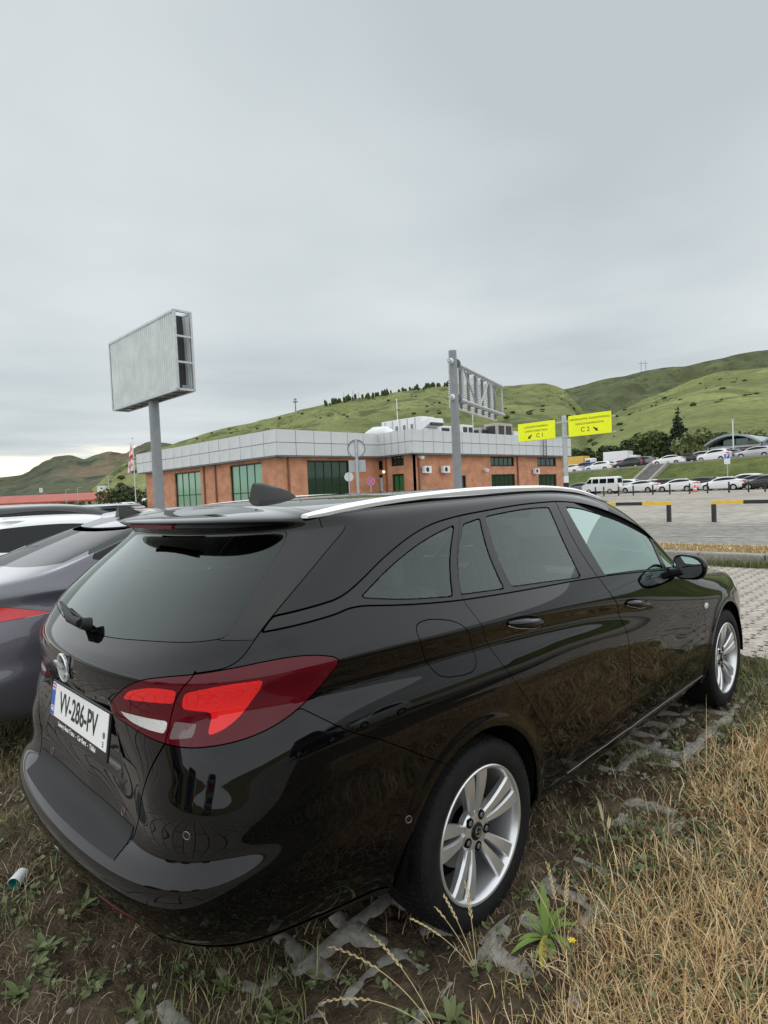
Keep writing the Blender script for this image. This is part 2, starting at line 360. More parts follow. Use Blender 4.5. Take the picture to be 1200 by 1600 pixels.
class Body:
    """dense half surface with normals, unrolled coordinate s (s==x on the flank), row index v"""
    def __init__(b,rows,nu=16,nv=10,disp=None):
        G=control_grid_rows(rows); S=evalgrid(G,nu,nv); b.s=scoord(S); n=grid_normals(S)
        if disp is not None:
            D=disp(np.broadcast_to(b.s[None,:],S.shape[:2]),S); S=S+n*D[...,None]; S[:,0,1]=0; S[:,-1,1]=0; S[-1,:,1]=0; n=grid_normals(S)
        NV,NU=S.shape[:2]; idx=np.arange(NV*NU).reshape(NV,NU)
        a,q,c,d=idx[:-1,:-1].ravel(),idx[:-1,1:].ravel(),idx[1:,1:].ravel(),idx[1:,:-1].ravel()
        b.T=np.concatenate([np.stack([a,q,c],1),np.stack([a,c,d],1)])
        b.A=np.concatenate([S.reshape(-1,3),n.reshape(-1,3),np.tile(b.s,NV)[:,None],np.repeat(np.arange(NV)/nv,NU)[:,None]],1)
        x=np.cross(b.A[b.T[:,1],:3]-b.A[b.T[:,0],:3],b.A[b.T[:,2],:3]-b.A[b.T[:,0],:3])
        w=(x*b.A[b.T[:,0],3:6]).sum(1)<0; b.T[w]=b.T[w][:,[0,2,1]]
    def cut(b,*cons,src=None):
        A,T=src if src else (b.A,b.T)
        for c in cons:
            if c[0] in('in','out'):
                poly=np.asarray(c[1]); g=c[2] if len(c)>2 else 0
                lo=poly.min(0)-.03; hi=poly.max(0)+.03
                pts=A[:,[6,2]]; f=np.full(len(A),1.0 if c[0]=='in' else -1.0)
                near=((pts>lo)&(pts<hi)).all(1)
                f[near]=(sdf(poly,pts[near])+g) if c[0]=='in' else (-sdf(poly,pts[near])+g)
                A,T=clip(A,T,f)
            else: A,T=clip(A,T,c[1](A))
        return A,T
    def at(b,s,z,vmax=99):
        m=np.where(b.A[:,7]<=vmax)[0]; d=(b.A[m,6]-s)**2+(b.A[m,2]-z)**2; k=m[np.argsort(d)[:4]]
        w=1/(np.sort(d)[:4]+1e-8); w/=w.sum(); P=(b.A[k,:3]*w[:,None]).sum(0); n=(b.A[k,3:6]*w[:,None]).sum(0)
        return Vector(P),Vector(n/np.linalg.norm(n))
def surf_mesh(name,A,T,flange=.012,off=0,mirror=None,both=False):
    """clipped surface piece -> mesh with true surface normals and a folded-in edge"""
    P=A[:,:3]+A[:,3:6]*off; N=A[:,3:6]
    Vs=[P];Ns=[N];Fs=[T];o=len(P)
    if flange:
        e=np.concatenate([T[:,[0,1]],T[:,[1,2]],T[:,[2,0]]]); k=np.sort(e,1); u,i,c=np.unique(k,axis=0,return_index=True,return_counts=True)
        be=e[i[c==1]]; be=be[~((abs(P[be[:,0],1])<1e-5)&(abs(P[be[:,1],1])<1e-5))]
        if len(be):
            a,b2=be[:,0],be[:,1]; m=len(a)
            q=np.concatenate([P[a],P[b2],P[b2]-N[b2]*flange,P[a]-N[a]*flange])
            nn=np.cross(P[b2]-P[a],N[a]); nn/=np.maximum(np.linalg.norm(nn,axis=1,keepdims=True),1e-9)
            r=np.arange(m)+o; Vs.append(q); Ns.append(np.concatenate([nn]*4))
            Fs.append(np.stack([r+m,r,r+3*m],1)); Fs.append(np.stack([r+m,r+3*m,r+2*m],1))
    V=np.concatenate(Vs);Nn=np.concatenate(Ns);F=np.concatenate(Fs)
    if mirror or both:
        V2=V*[1,-1,1];N2=Nn*[1,-1,1];F2=F[:,[0,2,1]]
        if both: F=np.concatenate([F,F2+len(V)]);V=np.concatenate([V,V2]);Nn=np.concatenate([Nn,N2])
        else: V,Nn,F=V2,N2,F2
    me=bpy.data.meshes.new(name); me.vertices.add(len(V)); me.vertices.foreach_set('co',V.ravel())
    me.loops.add(len(F)*3); me.loops.foreach_set('vertex_index',F.ravel().astype(np.int32))
    me.polygons.add(len(F)); me.polygons.foreach_set('loop_start',(np.arange(len(F))*3).astype(np.int32))
    me.polygons.foreach_set('use_smooth',np.ones(len(F),bool)); me.update();
    Nn=Nn/np.maximum(np.linalg.norm(Nn,axis=1,keepdims=True),1e-9)
    me.normals_split_custom_set_from_vertices(Nn.tolist())
    return me
# ------------------------------------------------------------------ the black station wagon
M_PAINT=mat('black_paint',(.0014,.0015,.0019),rough=.5,spec=.0,coat=1.0,cior=1.42)
M_GLOSSB=mat('gloss_black_trim',(.003,.003,.0035),rough=.4,spec=.0,coat=.9)
M_SATIN=mat('satin_black_trim',(.006,.006,.007),rough=.3,spec=.4)
M_PLAST=mat('textured_black_plastic',(.008,.0085,.009),rough=.6,spec=.35,bump=.12,bscale=900)
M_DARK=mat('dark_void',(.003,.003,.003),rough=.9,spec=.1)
M_CHROME=mat('chrome',(.86,.87,.88),rough=.12,metal=1)
M_ALU=mat('satin_aluminium',(.86,.87,.88),rough=.38,metal=.35)
M_RUB=mat('tyre_rubber',(.0075,.0075,.008),rough=.75,spec=.22,var=.3,scale=30,bump=.08,bscale=200)
M_RIM=mat('alloy_silver',(.62,.63,.64),rough=.3,metal=.75,coat=.4)
M_DISC=mat('brake_disc_steel',(.22,.21,.20),rough=.45,metal=.8)
M_REDLENS=mat('dark_red_lens',(.080,.002,.007),rough=.5,spec=.0,coat=.6)
M_REDLIT=mat('bright_red_reflector',(.75,.010,.012),rough=.5,spec=.0,coat=1,var=.07,scale=160)
def facet(m,scale,depth):
    nt=m.node_tree; b=nt.nodes['Principled BSDF']; tc=nt.nodes.new('ShaderNodeTexCoord'); w=nt.nodes.new('ShaderNodeTexWave'); w.bands_direction='DIAGONAL'; w.inputs['Scale'].default_value=scale; nt.links.new(tc.outputs['Object'],w.inputs['Vector'])
    bp=nt.nodes.new('ShaderNodeBump'); bp.inputs['Strength'].default_value=depth; bp.inputs['Distance'].default_value=.01; nt.links.new(w.outputs[0],bp.inputs['Height']); nt.links.new(bp.outputs[0],b.inputs['Normal']); return m
facet(M_REDLIT,170,.30)
M_CLEARLENS=mat('clear_lens',(.66,.66,.64),rough=.3,spec=.2,coat=.8,var=.16,scale=260)
facet(M_CLEARLENS,120,.45)
M_GREYLENS=mat('grey_lens',(.14,.095,.095),rough=.3,spec=.2,coat=.8,var=.25,scale=260)
M_GLASS=glass_mat('car_window_glass',(.84,.92,.89),1.0,ior=1.6,fcol=(.9,1,.97))
M_GLASSD=glass_mat('rear_window_glass',(.13,.155,.15),1.0,ior=1.48,film=.0,fcol=(.92,1,.985))
M_FILM=glass_mat('filmed_front_glass',(.42,.50,.47),1.0,ior=1.6,film=.30,fcol=(.80,1.0,.93))
M_SEAT=mat('seat_cloth',(.050,.050,.054),rough=.9,spec=.2,var=.3,scale=60)
M_INT=mat('interior_plastic',(.02,.02,.022),rough=.7,spec=.3)
M_WHITE=mat('plate_white',(.80,.80,.78),rough=.4,spec=.4)
M_INK=mat('plate_ink',(.008,.008,.01),rough=.5)
M_BLUE=mat('plate_blue',(.02,.10,.42),rough=.45)
M_REDINK=mat('flag_red',(.62,.02,.03),rough=.6)
def sstep(a,b,x):
    t=np.clip((x-a)/(b-a),0,1); return t*t*(3-2*t)
def wagon_disp(s,S):
    x,y,z=S[...,0],S[...,1],S[...,2]
    D=np.zeros(S.shape[:2])
    # recess for the number plate
    m=sstep(-1.325,-1.36,s)*sstep(.682,.715,z)*(1-sstep(.905,.925,z)); D-=.020*m
    # bumper shoulder that swells under the lamps
    D+=.010*np.exp(-((z-.675)/.06)**2)*sstep(-1.22,-1.10,s)*(1-sstep(-.90,-.60,s))
    # wheel arch lips
    for cx in (-.015,2.662):
        r=np.hypot(x-cx,z-.325); D+=np.where(abs(y)>.6,.010*np.exp(-((r-.375)/.028)**2),0)
    # scallop in the doors under the shoulder line and a blade rising from the sill
    zc=np.interp(s,[.2,1.2,2.2],[.80,.70,.60]); env=sstep(.25,.7,s)*(1-sstep(1.75,2.15,s))
    D-=.004*np.exp(-((z-zc)/.10)**2)*env
    zl=np.interp(s,[.4,1.2,2.2],[.40,.43,.47]); D+=.004*np.exp(-((z-zl)/.06)**2)*sstep(.45,.8,s)*(1-sstep(1.9,2.2,s))
    return D
POLY=dict(
tail=rp([(-1.343,.897),(-1.277,.942),(-1.206,.985),(-1.144,1.010),(-1.066,1.024),(-.972,1.035),(-.889,1.047),(-.784,1.062),(-.703,1.066),(-.634,1.059),(-.582,1.046),(-.566,1.033),(-.587,1.002),(-.627,.966),(-.687,.929),(-.761,.892),(-.835,.870),(-.901,.858),(-.977,.848),(-1.06,.847),(-1.146,.852),(-1.222,.862),(-1.308,.874)],soft=80),
split=[(-.972,1.06),(-.972,1.035),(-1.009,.989),(-1.041,.926),(-1.065,.846),(-1.066,.82)],
inred=rp([(-1.238,.941),(-1.202,.971),(-1.101,.994),(-1.017,.991),(-1.029,.954),(-1.153,.947)],.01),
white=rp([(-1.279,.898),(-1.122,.903),(-1.055,.905),(-1.067,.872),(-1.149,.871),(-1.226,.878)],.01),
outred=rp([(-.993,.986),(-.885,1.011),(-.779,1.018),(-.784,.993),(-.835,.931),(-.882,.895),(-.929,.879),(-.914,.937),(-1.005,.941)],.015),
grey=rp([(-1.032,.907),(-.96,.907),(-.971,.873),(-1.051,.860)],.006),
dlo=rp([(-.79,1.131),(-.629,1.142),(-.53,1.150),(-.487,1.158),(-.43,1.158),(-.265,1.135),(-.051,1.113),(.297,1.092),(.978,1.061),(1.5,1.020),(1.905,.980),(2.10,.958),(2.06,1.03),(1.98,1.115),(1.88,1.185),(1.756,1.242),(1.495,1.322),(1.267,1.376),(1.073,1.403),(.889,1.416),(.548,1.416),(.094,1.394),(-.073,1.376),(-.184,1.346),(-.288,1.296),(-.39,1.239),(-.472,1.205),(-.529,1.190),(-.629,1.181),(-.765,1.170)],.01),
q=rp([(-.43,1.182),(-.345,1.222),(-.246,1.270),(-.142,1.314),(-.041,1.343),(.058,1.361),(.010,1.234),(-.034,1.128),(-.265,1.152)],.012),
fix=rp([(.112,1.361),(.226,1.376),(.266,1.112),(.012,1.128),(.05,1.23)],.008),
rm=rp([(.266,1.380),(.432,1.390),(.62,1.396),(.795,1.392),(.826,1.24),(.858,1.076),(.60,1.094),(.316,1.112)],.012),
fm=rp([(.954,1.386),(1.1,1.372),(1.235,1.345),(1.518,1.282),(1.868,1.165),(1.795,1.002),(1.45,1.034),(1.084,1.058),(1.03,1.2)],.012),
tri=rp([(1.902,1.148),(1.99,1.075),(2.045,.985),(1.85,1.0)],.008),
rgap=[(.11,1.45),(.096,1.392),(.047,1.230),(.003,1.108),(.030,1.060),(.089,.942),(.182,.808),(.300,.671),(.439,.516),(.53,.379),(.575,.328),(.64,.300)],
bgap=[(.89,1.45),(.877,1.408),(.912,1.232),(1.002,1.061),(1.061,.969),(1.141,.883),(1.184,.769),(1.197,.613),(1.202,.423),(1.21,.300)],
fgap=[(2.02,1.12),(2.115,.965),(2.183,.905),(2.224,.755),(2.238,.524),(2.255,.36),(2.27,.300)],
fuel=rp([(-.264,1.058),(-.25,1.078),(-.20,1.084),(-.12,1.070),(-.060,1.050),(-.019,1.012),(.006,.955),(.014,.910),(-.012,.880),(-.07,.879),(-.150,.890),(-.190,.905),(-.224,.951),(-.255,1.014)],soft=80),
gate=[(-.56,1.46),(-.576,1.392),(-.655,1.343),(-.728,1.216),(-.801,1.116),(-.862,1.052),(-.972,1.036)],
gate2=[(-1.065,.846),(-1.090,.815),(-1.133,.756),(-1.172,.67),(-1.190,.61),(-1.20,.565)],
rg=rp([(-1.80,1.078),(-1.416,1.081),(-1.231,1.093),(-1.02,1.106),(-.912,1.120),(-.893,1.132),(-.880,1.251),(-.889,1.345),(-.889,1.5),(-1.80,1.5)],.02),
)
def smooth_open(p,k=5): return rp(p,.03,60,k,closed=False)
for kx in ('rgap','bgap','fgap','gate','gate2','split'): POLY[kx]=smooth_open(POLY[kx])
WR,AR=.316,.360
def arch_field(cx,r=AR): return lambda A: np.where(abs(A[:,1])>.45,r-np.hypot(A[:,0]-cx,A[:,2]-.325),-1.0)
G_=.0028
def door_poly(l,r,zb=.300): return l+[(r[-1][0],zb)]+r[::-1]
def build_wheel(parent,x,y,side,name='wheel',steer=0):
    w=bpy.data.objects.new(name,None); COL.objects.link(w); w.parent=parent; w.location=(x,y,WR); w.rotation_euler=(0,0,(0 if side<0 else math.pi)+steer); w.empty_display_size=.2
    # built for the right side: outer face towards -y, rim lip plane at y=0
    t=MB()
    prof=[(.226,.004),(.236,-.006),(.250,-.011),(.275,-.0115),(.295,-.004),(.306,.010),(.3115,.022),(.3125,.05),(.3125,.165),(.308,.190),(.295,.204),(.262,.212),(.226,.200)]
    t.lathe(prof,(0,0,0),'y',96)
    for j in range(76):                                            # shoulder and centre tread blocks
        for (y0,y1,r0,dr,ph,sw) in ((.004,.052,.3060,.0100,0,.62),(.060,.104,.3115,.0045,.5,.62),(.112,.155,.3115,.0045,0,.62),(.163,.201,.3065,.0095,.5,.60)):
            a0=2*math.pi*(j+ph)/76; da=2*math.pi/76*sw; sk=.03 if y0<.1 else -.03
            P=[]
            for (yy,rr) in ((y0,r0 if y0>.01 else .300),(y1,r0 if y1<.19 else .302)):
                for aa,h in ((a0,0),(a0+da,0),(a0+da,dr),(a0,dr)):
                    a=aa+sk*(yy-y0)/.04; r=rr-.004+ (h+.004 if h else 0); P.append((r*math.cos(a),yy,r*math.sin(a)))
            t.add(P,[(0,1,2,3),(7,6,5,4),(1,0,4,5),(2,1,5,6),(3,2,6,7),(0,3,7,4)])
    obj('tyre',t,M_RUB,w,smooth=True,angle=30)
    r=MB()
    r.lathe([(.228,.004),(.2285,-.004),(.225,-.007),(.218,-.005),(.212,.004),(.206,.022),(.203,.06),(.200,.14),(.21,.19)],(0,0,0),'y',96)
    for k in range(5):                                             # five twin spokes with chamfered faces
        A0=2*math.pi*k/5+math.pi/2+.08
        for sgn in (-1,1):
            secs=[]
            for (rad,off,hw,yf,dp) in ((.040,.15,.012,.030,.03),(.075,.215,.0130,.022,.032),(.110,.205,.0165,.012,.034),(.150,.192,.0205,.005,.032),(.190,.180,.0245,.001,.030),(.215,.174,.0270,.001,.028)):
                a=A0+sgn*off; cx,cz=rad*math.cos(a),rad*math.sin(a); tx,tz=-math.sin(a),math.cos(a)
                ins=.0045
                secs.append([(cx+tx*-hw,yf+.010,cz+tz*-hw),(cx+tx*-(hw-ins),yf,cz+tz*-(hw-ins)),(cx+tx*(hw-ins),yf+.0015,cz+tz*(hw-ins)),(cx+tx*hw,yf+.010,cz+tz*hw),(cx+tx*hw*.8,yf+dp,cz+tz*hw*.8),(cx-tx*hw*.8,yf+dp,cz-tz*hw*.8)])
            vs=[p for s_ in secs for p in s_]; n=6; fs=[]
            for i in range(len(secs)-1):
                for j in range(n): fs.append((i*n+j,i*n+(j+1)%n,(i+1)*n+(j+1)%n,(i+1)*n+j))
            fs.append(tuple(range(n-1,-1,-1))); r.add(vs,fs)
    r.lathe([(.030,.024),(.045,.024),(.068,.027),(.074,.034),(.074,.055)],(0,0,0),'y',40)
    obj('rim',r,M_RIM,w,smooth=True,angle=32)
    c=MB(); c.lathe([(0.001,.016),(.022,.017),(.029,.020),(.031,.030)],(0,0,0),'y',32); cap=obj('hub_cap',c,M_SATIN,w,smooth=True)
    e=MB(); e.lathe([(.014,.015),(.0175,.0145),(.0175,.018),(.014,.018)],(0,0,0),'y',28,close=True); e.box((0,.0148,0),(.034,.002,.004),ry=.35); obj('emblem',e,M_CHROME,cap)
    for k in range(5):
        a=2*math.pi*k/5+math.pi/2+.08+math.pi/5; q=MB(); cx,cz=.054*math.cos(a),.054*math.sin(a)
        q.lathe([(.0001,.0205),(.0155,.0205),(.0165,.024),(.0165,.04)],(cx,0,cz),'y',16); q2=obj('bolt_recess',q,M_DARK,w)
        q=MB(); q.lathe([(.0001,.0190),(.009,.0190),(.0105,.021)],(cx,0,cz),'y',6); obj('wheel_bolt',q,M_DISC,w)
    d=MB(); d.lathe([(.06,.10),(.07,.085),(.139,.085),(.139,.097),(.06,.097)],(0,0,0),'y',48); obj('brake_disc',d,M_DISC,w,smooth=True,angle=30)
    d=MB(); d.box((-.118,.09,.02),(.055,.05,.13)); obj('brake_caliper',d,M_SATIN,w,bevel=.008)
    d=MB(); d.lathe([(.001,.15),(.2,.15)],(0,0,0),'y',32); obj('inner_barrel',d,M_DARK,w)
    return w
def seat(parent,x,y,rear=False):
    b=MB(); w=.25
    def slab(pts,name):
        m=MB(); n=len(pts)
        rows=[]
        for (px,pz,hw,th) in pts: rows.append([(px,y-hw,pz),(px-.01,y-hw*.6,pz+th*.15),(px-.012,y,pz+th*.2),(px-.01,y+hw*.6,pz+th*.15),(px,y+hw,pz)])
        return rows
    # backrest, cushion and headrest as rounded slabs
    for nm,c,d,ry in (('backrest',(x-.02,y,.82),(.14,.50,.62),-.28),('cushion',(x+.24,y,.50),(.52,.50,.16),-.12),('headrest',(x-.165,y,1.215),(.10,.26,.19),-.18)):
        m=MB(); m.box(c,d,ry=ry,taper=.86 if nm!='cushion' else 1); o=obj(nm,m,M_SEAT,parent,smooth=True,angle=60)
        md=o.modifiers.new('bevel','BEVEL'); md.width=.045; md.segments=3
    for dy in (-.05,.05):
        m=MB(); m.tube([(x-.13,y+dy,1.06),(x-.16,y+dy,1.16)],.006,8); obj('headrest_post',m,M_CHROME,parent)
def build_wagon():
    car=thing('station_wagon','black station wagon with roof rails parked on the grass in the foreground','car')
    B=Body(ROWS,16,10,wagon_disp); PL=POLY
    def part(name,src,m,parent=car,flange=.012,off=0,both=False,lab=None):
        o=link(name,surf_mesh(name,*src,flange=flange,off=off,both=both),m,parent)
        if lab: o['label']=lab
        return o
    def pair(name,src,m,pr=None,pl=None,flange=.012,off=0):
        a=link(name,surf_mesh(name,*src,flange=flange,off=off),m,pr or car)
        b=link(name,surf_mesh(name,*src,flange=flange,off=off,mirror=True),m,pl or car); return a,b
    tailgate_poly=[(-1.9,1.6)]+PL['gate']+PL['split'][2:-2]+PL['gate2']+[(-1.215,.553),(-1.9,.553)]
    bumper_poly=[(-1.9,.548),(-1.21,.550)]+PL['gate2'][::-1]+[(-1.065,.856),(-.977,.856),(-.901,.866),(-.835,.878),(-.761,.90),(-.687,.929),(-.552,.838),(-.454,.789),(-.223,.648),(-.12,.60),(-.12,.1),(-1.9,.1)]
    VS=17.55; XS_=-.425
    spoil=('f',lambda A: np.maximum(VS-A[:,7],A[:,0]-XS_))
    nospoil=('f',lambda A: np.minimum(np.maximum(VS-A[:,7],A[:,0]-XS_),9)*-1+G_)
    below=('f',lambda A:A[:,7]-VS+.03)
    archR=('f',arch_field(-.015)); archF=('f',arch_field(2.662))
    wind_x=lambda A:1.33+.25*A[:,1]**2; wind_b=lambda A:2.50-.40*A[:,1]**2
    # tailgate with its glass and side fins
    tg=part('tailgate',B.cut(below,('in',tailgate_poly,G_),('out',PL['tail'],.0015),('out',PL['rg'],.001),('f',lambda A:np.minimum(A[:,2]-1.1165,A[:,6]+.93))),M_PAINT,both=True)
    part('rear_window',B.cut(below,('in',PL['rg'],.001),('in',tailgate_poly,G_)),M_GLASSD,parent=tg,flange=.006,both=True)
    a,b_=pair('side_fin',B.cut(below,('in',tailgate_poly,G_),('out',PL['rg'],.003),('f',lambda A:1.116-A[:,2]),('f',lambda A:-.93-A[:,6])),M_GLOSSB,tg,tg,off=.0035)
    sp=part('roof_spoiler',B.cut(spoil),M_PAINT,parent=tg,both=True)
    m=MB(); m.box((-.700,0,1.407),(.012,.34,.012)); obj('brake_light_strip',m,M_REDLENS,sp)
    part('rear_bumper',B.cut(('in',bumper_poly,G_),archR,('out',PL['tail'],.002)),M_PAINT,both=True)
    # lamps
    for sgn in (1,-1):
        mk=lambda n,s_,m_,p,o=0: link(n,surf_mesh(n,*s_,flange=.008,off=o,mirror=(sgn<0)),m_,p)
        spl=PL['split']; left=[(-1.9,1.2)]+[( -.99,1.2)]+spl+[(-1.0,.7),(-1.9,.7)]
        lamp_in=B.cut(('in',PL['tail'],.0015),('in',left,.002)); lamp_out=B.cut(('in',PL['tail'],.0015),('out',left,.002))
        cut=lambda src,*ps: B.cut(*[('out',PL[p],0) for p in ps],src=src)
        h=mk('tail_lamp',cut(lamp_out,'outred','grey'),M_REDLENS,car)
        mk('brake_lamp',B.cut(('in',PL['outred'],0),('out',left,.002)),M_REDLIT,h); mk('turn_lamp',B.cut(('in',PL['grey'],0),('out',left,.002)),M_GREYLENS,h)
        h=mk('tail_lamp',cut(lamp_in,'inred','white'),M_REDLENS,tg)
        mk('fog_lamp',B.cut(('in',PL['inred'],0),('in',left,.002)),M_REDLIT,h); mk('reverse_lamp',B.cut(('in',PL['white'],0),('in',left,.002)),M_CLEARLENS,h)
    # doors
    rd_poly=door_poly(PL['rgap'],PL['bgap']); fd_poly=door_poly(PL['bgap'],PL['fgap'])
    lo=lambda p:[q for q in p if q[1]<1.24]
    rd_low=door_poly(lo(PL['rgap']),lo(PL['bgap'])); fd_low=door_poly(lo(PL['bgap']),[(1.88,1.10)]+[q for q in PL['fgap'] if q[1]<.99])
    cup1=rp([(.335+.138*math.cos(a),.976-.038*math.cos(a)*1.0*.62+.040*math.sin(a)) for a in np.linspace(0,2*math.pi,28,endpoint=False)],soft=80,n=1)
    cup2=rp([(1.325+.138*math.cos(a),.886-.040*math.cos(a)*.62+.040*math.sin(a)) for a in np.linspace(0,2*math.pi,28,endpoint=False)],soft=80,n=1)
    wins=[PL[k] for k in ('q','fix','rm','fm','tri')]
    outs=[('out',w,.001) for w in wins]
    def side(sgn):
        mir=sgn<0
        mk=lambda n,s_,m_,p,fl=.012,o=0: link(n,surf_mesh(n,*s_,flange=fl,off=o,mirror=mir),m_,p)
        rd=mk('rear_door',B.cut(('in',rd_low,G_),('out',PL['dlo'],.001),archR,('out',cup1,.0005)),M_PAINT,car)
        fd=mk('front_door',B.cut(('in',fd_low,G_),('out',PL['dlo'],.001),('out',cup2,.0005)),M_PAINT,car)
        for d,poly,cup,ws,zc,(s0,s1) in ((rd,rd_poly,cup1,('fix','rm'),.976,(.215,.455)),(fd,fd_poly,cup2,('fm','tri'),.886,(1.205,1.445))):
            mk('window_frame',B.cut(('in',PL['dlo'],.0045),('in',poly,G_),*[('out',PL[w],.001) for w in ws]),M_SATIN,d,o=-.002)
            for w in ws: mk('window',B.cut(('in',PL[w],.0035)),M_FILM if w in('fm','tri') else M_GLASS,d,.004,-.005)
            # handle: dished cup, bar across it, bright lower edge
            A,T=B.cut(('in',cup,.0005)); dd=-sdf(cup,A[:,[6,2]]); A=A.copy(); A[:,:3]-=A[:,3:6]*(.034*sstep(0,.026,dd))[:,None]
            mk('handle_cup',(A,T),M_GLOSSB,d,0)
            pts=[];rad=[]
            for t in np.linspace(0,1,9):
                s_=s0+(s1-s0)*t; P,n=B.at(s_,zc+.004-.020*(t-.5)*2*.9,17); P=P+n*(.000+.016*math.sin(math.pi*t)**.5); pts.append((P.x,P.y*(-1 if mir else 1),P.z)); rad.append(.007+.013*math.sin(math.pi*t)**.6)
            hb=MB(); hb.tube(pts,rad,12); obj('door_handle',hb,M_PAINT,d,smooth=True,angle=60)
            ed=MB(); ed.tube([(p[0],p[1]*1.002,p[2]-r_*.95) for p,r_ in zip(pts,rad)],.0022,6); obj('handle_trim',ed,M_ALU,d,smooth=True)
        qp=mk('quarter_panel',B.cut(('f',lambda A:A[:,7]-20.3),nospoil,('f',lambda A:np.where(A[:,7]<VS+.03,-sdf(tailgate_poly,A[:,[6,2]]),-1.0)),('out',bumper_poly,0),('out',PL['tail'],.0015),('out',PL['dlo'],.001),('out',rd_low,0),('out',fd_low,0),('out',PL['fuel'],.001),archR,archF,
            ('f',lambda A:np.where((A[:,7]>15.5),A[:,0]-2.2-.02,A[:,6]-2.245)),('f',lambda A:-np.maximum(wind_x(A)-A[:,0],18.9-A[:,7])+0)),M_PAINT,car)
        fl=mk('fuel_flap',B.cut(('in',PL['fuel'],.0022)),M_PAINT,qp)
        qt=mk('window_frame',B.cut(('in',PL['dlo'],.0045),('out',rd_poly,0),('out',fd_poly,0),('out',PL['q'],.001),('f',lambda A:A[:,6]-.3),('out',tailgate_poly,0)),M_SATIN,qp,o=-.001)
        mk('window',B.cut(('in',PL['q'],.0035)),M_GLASS,qp,.004,-.004)
        ff=mk('front_fender',B.cut(('f',lambda A:A[:,7]-14.9),('f',lambda A:2.24-A[:,6]),('out',fd_low,0),archF),M_PAINT,car)
        hl=MB(); P,n=B.at(2.275,.722,17); hl.ico((P.x,P.y*(-1 if mir else 1)*1.002,P.z),.022,2,(1.5,.35,.85)); obj('side_indicator',hl,M_CLEARLENS,ff,smooth=True)
        lampP=rp([(3.0,.735),(3.2,.79),(3.5,.77),(3.55,.70),(3.3,.665),(3.05,.69)],.03)
        mk('headlamp',B.cut(('in',lampP,0),('f',lambda A:A[:,7]-15.5)),M_CLEARLENS,ff,0,.003)
        # sill strip
        st=MB(); pts=[]
        for s_ in np.linspace(.60,2.235,24):
            P,n=B.at(s_,.303,17); pts.append((P.x,(P.y+n.y*.004)*(-1 if mir else 1),P.z))
        st.tube(pts,.0024,6); obj('sill_strip',st,M_DISC,car,smooth=True)
        # wheel housings
        for cx in (-.015,2.662):
            w=MB(); n=28; prof=[]
            vs=[];fs=[]
            for i in range(n+1):
                a=math.pi*(-.03+1.06*i/n)
                for yy in (.885,.60): vs.append((cx+(AR+.004)*math.cos(a),-yy*sgn,.325+(AR+.004)*math.sin(a)))
            for i in range(n): fs.append((2*i,2*i+1,2*i+3,2*i+2))
            w.add(vs,fs); w.add([(cx-.36,-.60*sgn,.24),(cx+.36,-.60*sgn,.24),(cx+.36,-.60*sgn,.70),(cx-.36,-.60*sgn,.70)],[(0,1,2,3)])
            o=obj('wheel_arch_liner',w,M_DARK,car)
        # roof rail: flat bright bar with lifted ends
        rr=MB(); secs=[]
        keys=[(-.475,.600,1.432,.006),(-.40,.602,1.444,.015),(-.25,.604,1.462,.018),(0,.606,1.479,.018),(.5,.606,1.493,.017),(.9,.606,1.489,.017),(1.2,.608,1.469,.016),(1.42,.616,1.427,.013),(1.56,.622,1.388,.004)]
        X=[k[0] for k in keys]
        for x in np.linspace(-.475,1.56,44):
            y=float(cspline(X,[k[1] for k in keys],x)); z=float(cspline(X,[k[2] for k in keys],x)); h=max(.004,float(cspline(X,[k[3] for k in keys],x)))
            secs.append([(x,-(y+.016)*sgn,z-h-.004),(x,-(y+.020)*sgn,z-h*.5),(x,-(y+.012)*sgn,z),(x,-(y-.012)*sgn,z+.002),(x,-(y-.018)*sgn,z-h*.6),(x,-(y-.014)*sgn,z-h-.004)])
        n=6; vs=[p for s_ in secs for p in s_]; fs=[(i*n+j,i*n+(j+1)%n,(i+1)*n+(j+1)%n,(i+1)*n+j) for i in range(len(secs)-1) for j in range(n)]+[tuple(range(n)),tuple(range(len(vs)-1,len(vs)-n-1,-1))]
        rr.add(vs,fs); obj('roof_rail',rr,M_ALU,car,smooth=True,angle=40)
        # mirror
        mm=MB(); ys=-sgn
        body=bpy.data.objects
        bmz=bmesh.new(); bmesh.ops.create_uvsphere(bmz,u_segments=28,v_segments=16,radius=1)
        vs=[]
        for v in bmz.verts:
            x,y,z=v.co; x=max(x,-.42); sx=.085 if x>0 else .05
            px=1.90+x*sx; k=1.0+.22*max(0,y)-.05*max(0,-y)
            q=lambda c:math.copysign(abs(c)**.75,c)
            vs.append((px+.03*y,ys*(.930-q(y)*.098),1.003+q(z)*.070*k))
        fs=[tuple(v.index for v in f.verts) for f in bmz.faces]; bmz.free()
        mm.add(vs,fs); mi=obj('mirror_housing',mm,M_PAINT,fd,smooth=True,angle=180)
        g=MB(); ring=[(1.874+.0215*math.cos(a)*1.0,ys*(.930-.080*math.copysign(abs(math.cos(a))**.8,math.cos(a))),1.003+.058*math.copysign(abs(math.sin(a))**.8,math.sin(a))*(1+.2*math.cos(a))) for a in np.linspace(0,2*math.pi,32,endpoint=False)]
        g.add([(1.873,ys*.930,1.003)]+ring,[(0,1+i,1+(i+1)%32) for i in range(32)]); obj('mirror_glass',g,mat('mirror_silver',(.7,.75,.76),rough=.02,metal=1),mi,smooth=True)
        g=MB(); g.box((1.925,ys*.865,.972),(.10,.09,.05),rx=.25*ys); obj('mirror_foot',g,M_SATIN,mi,bevel=.015)
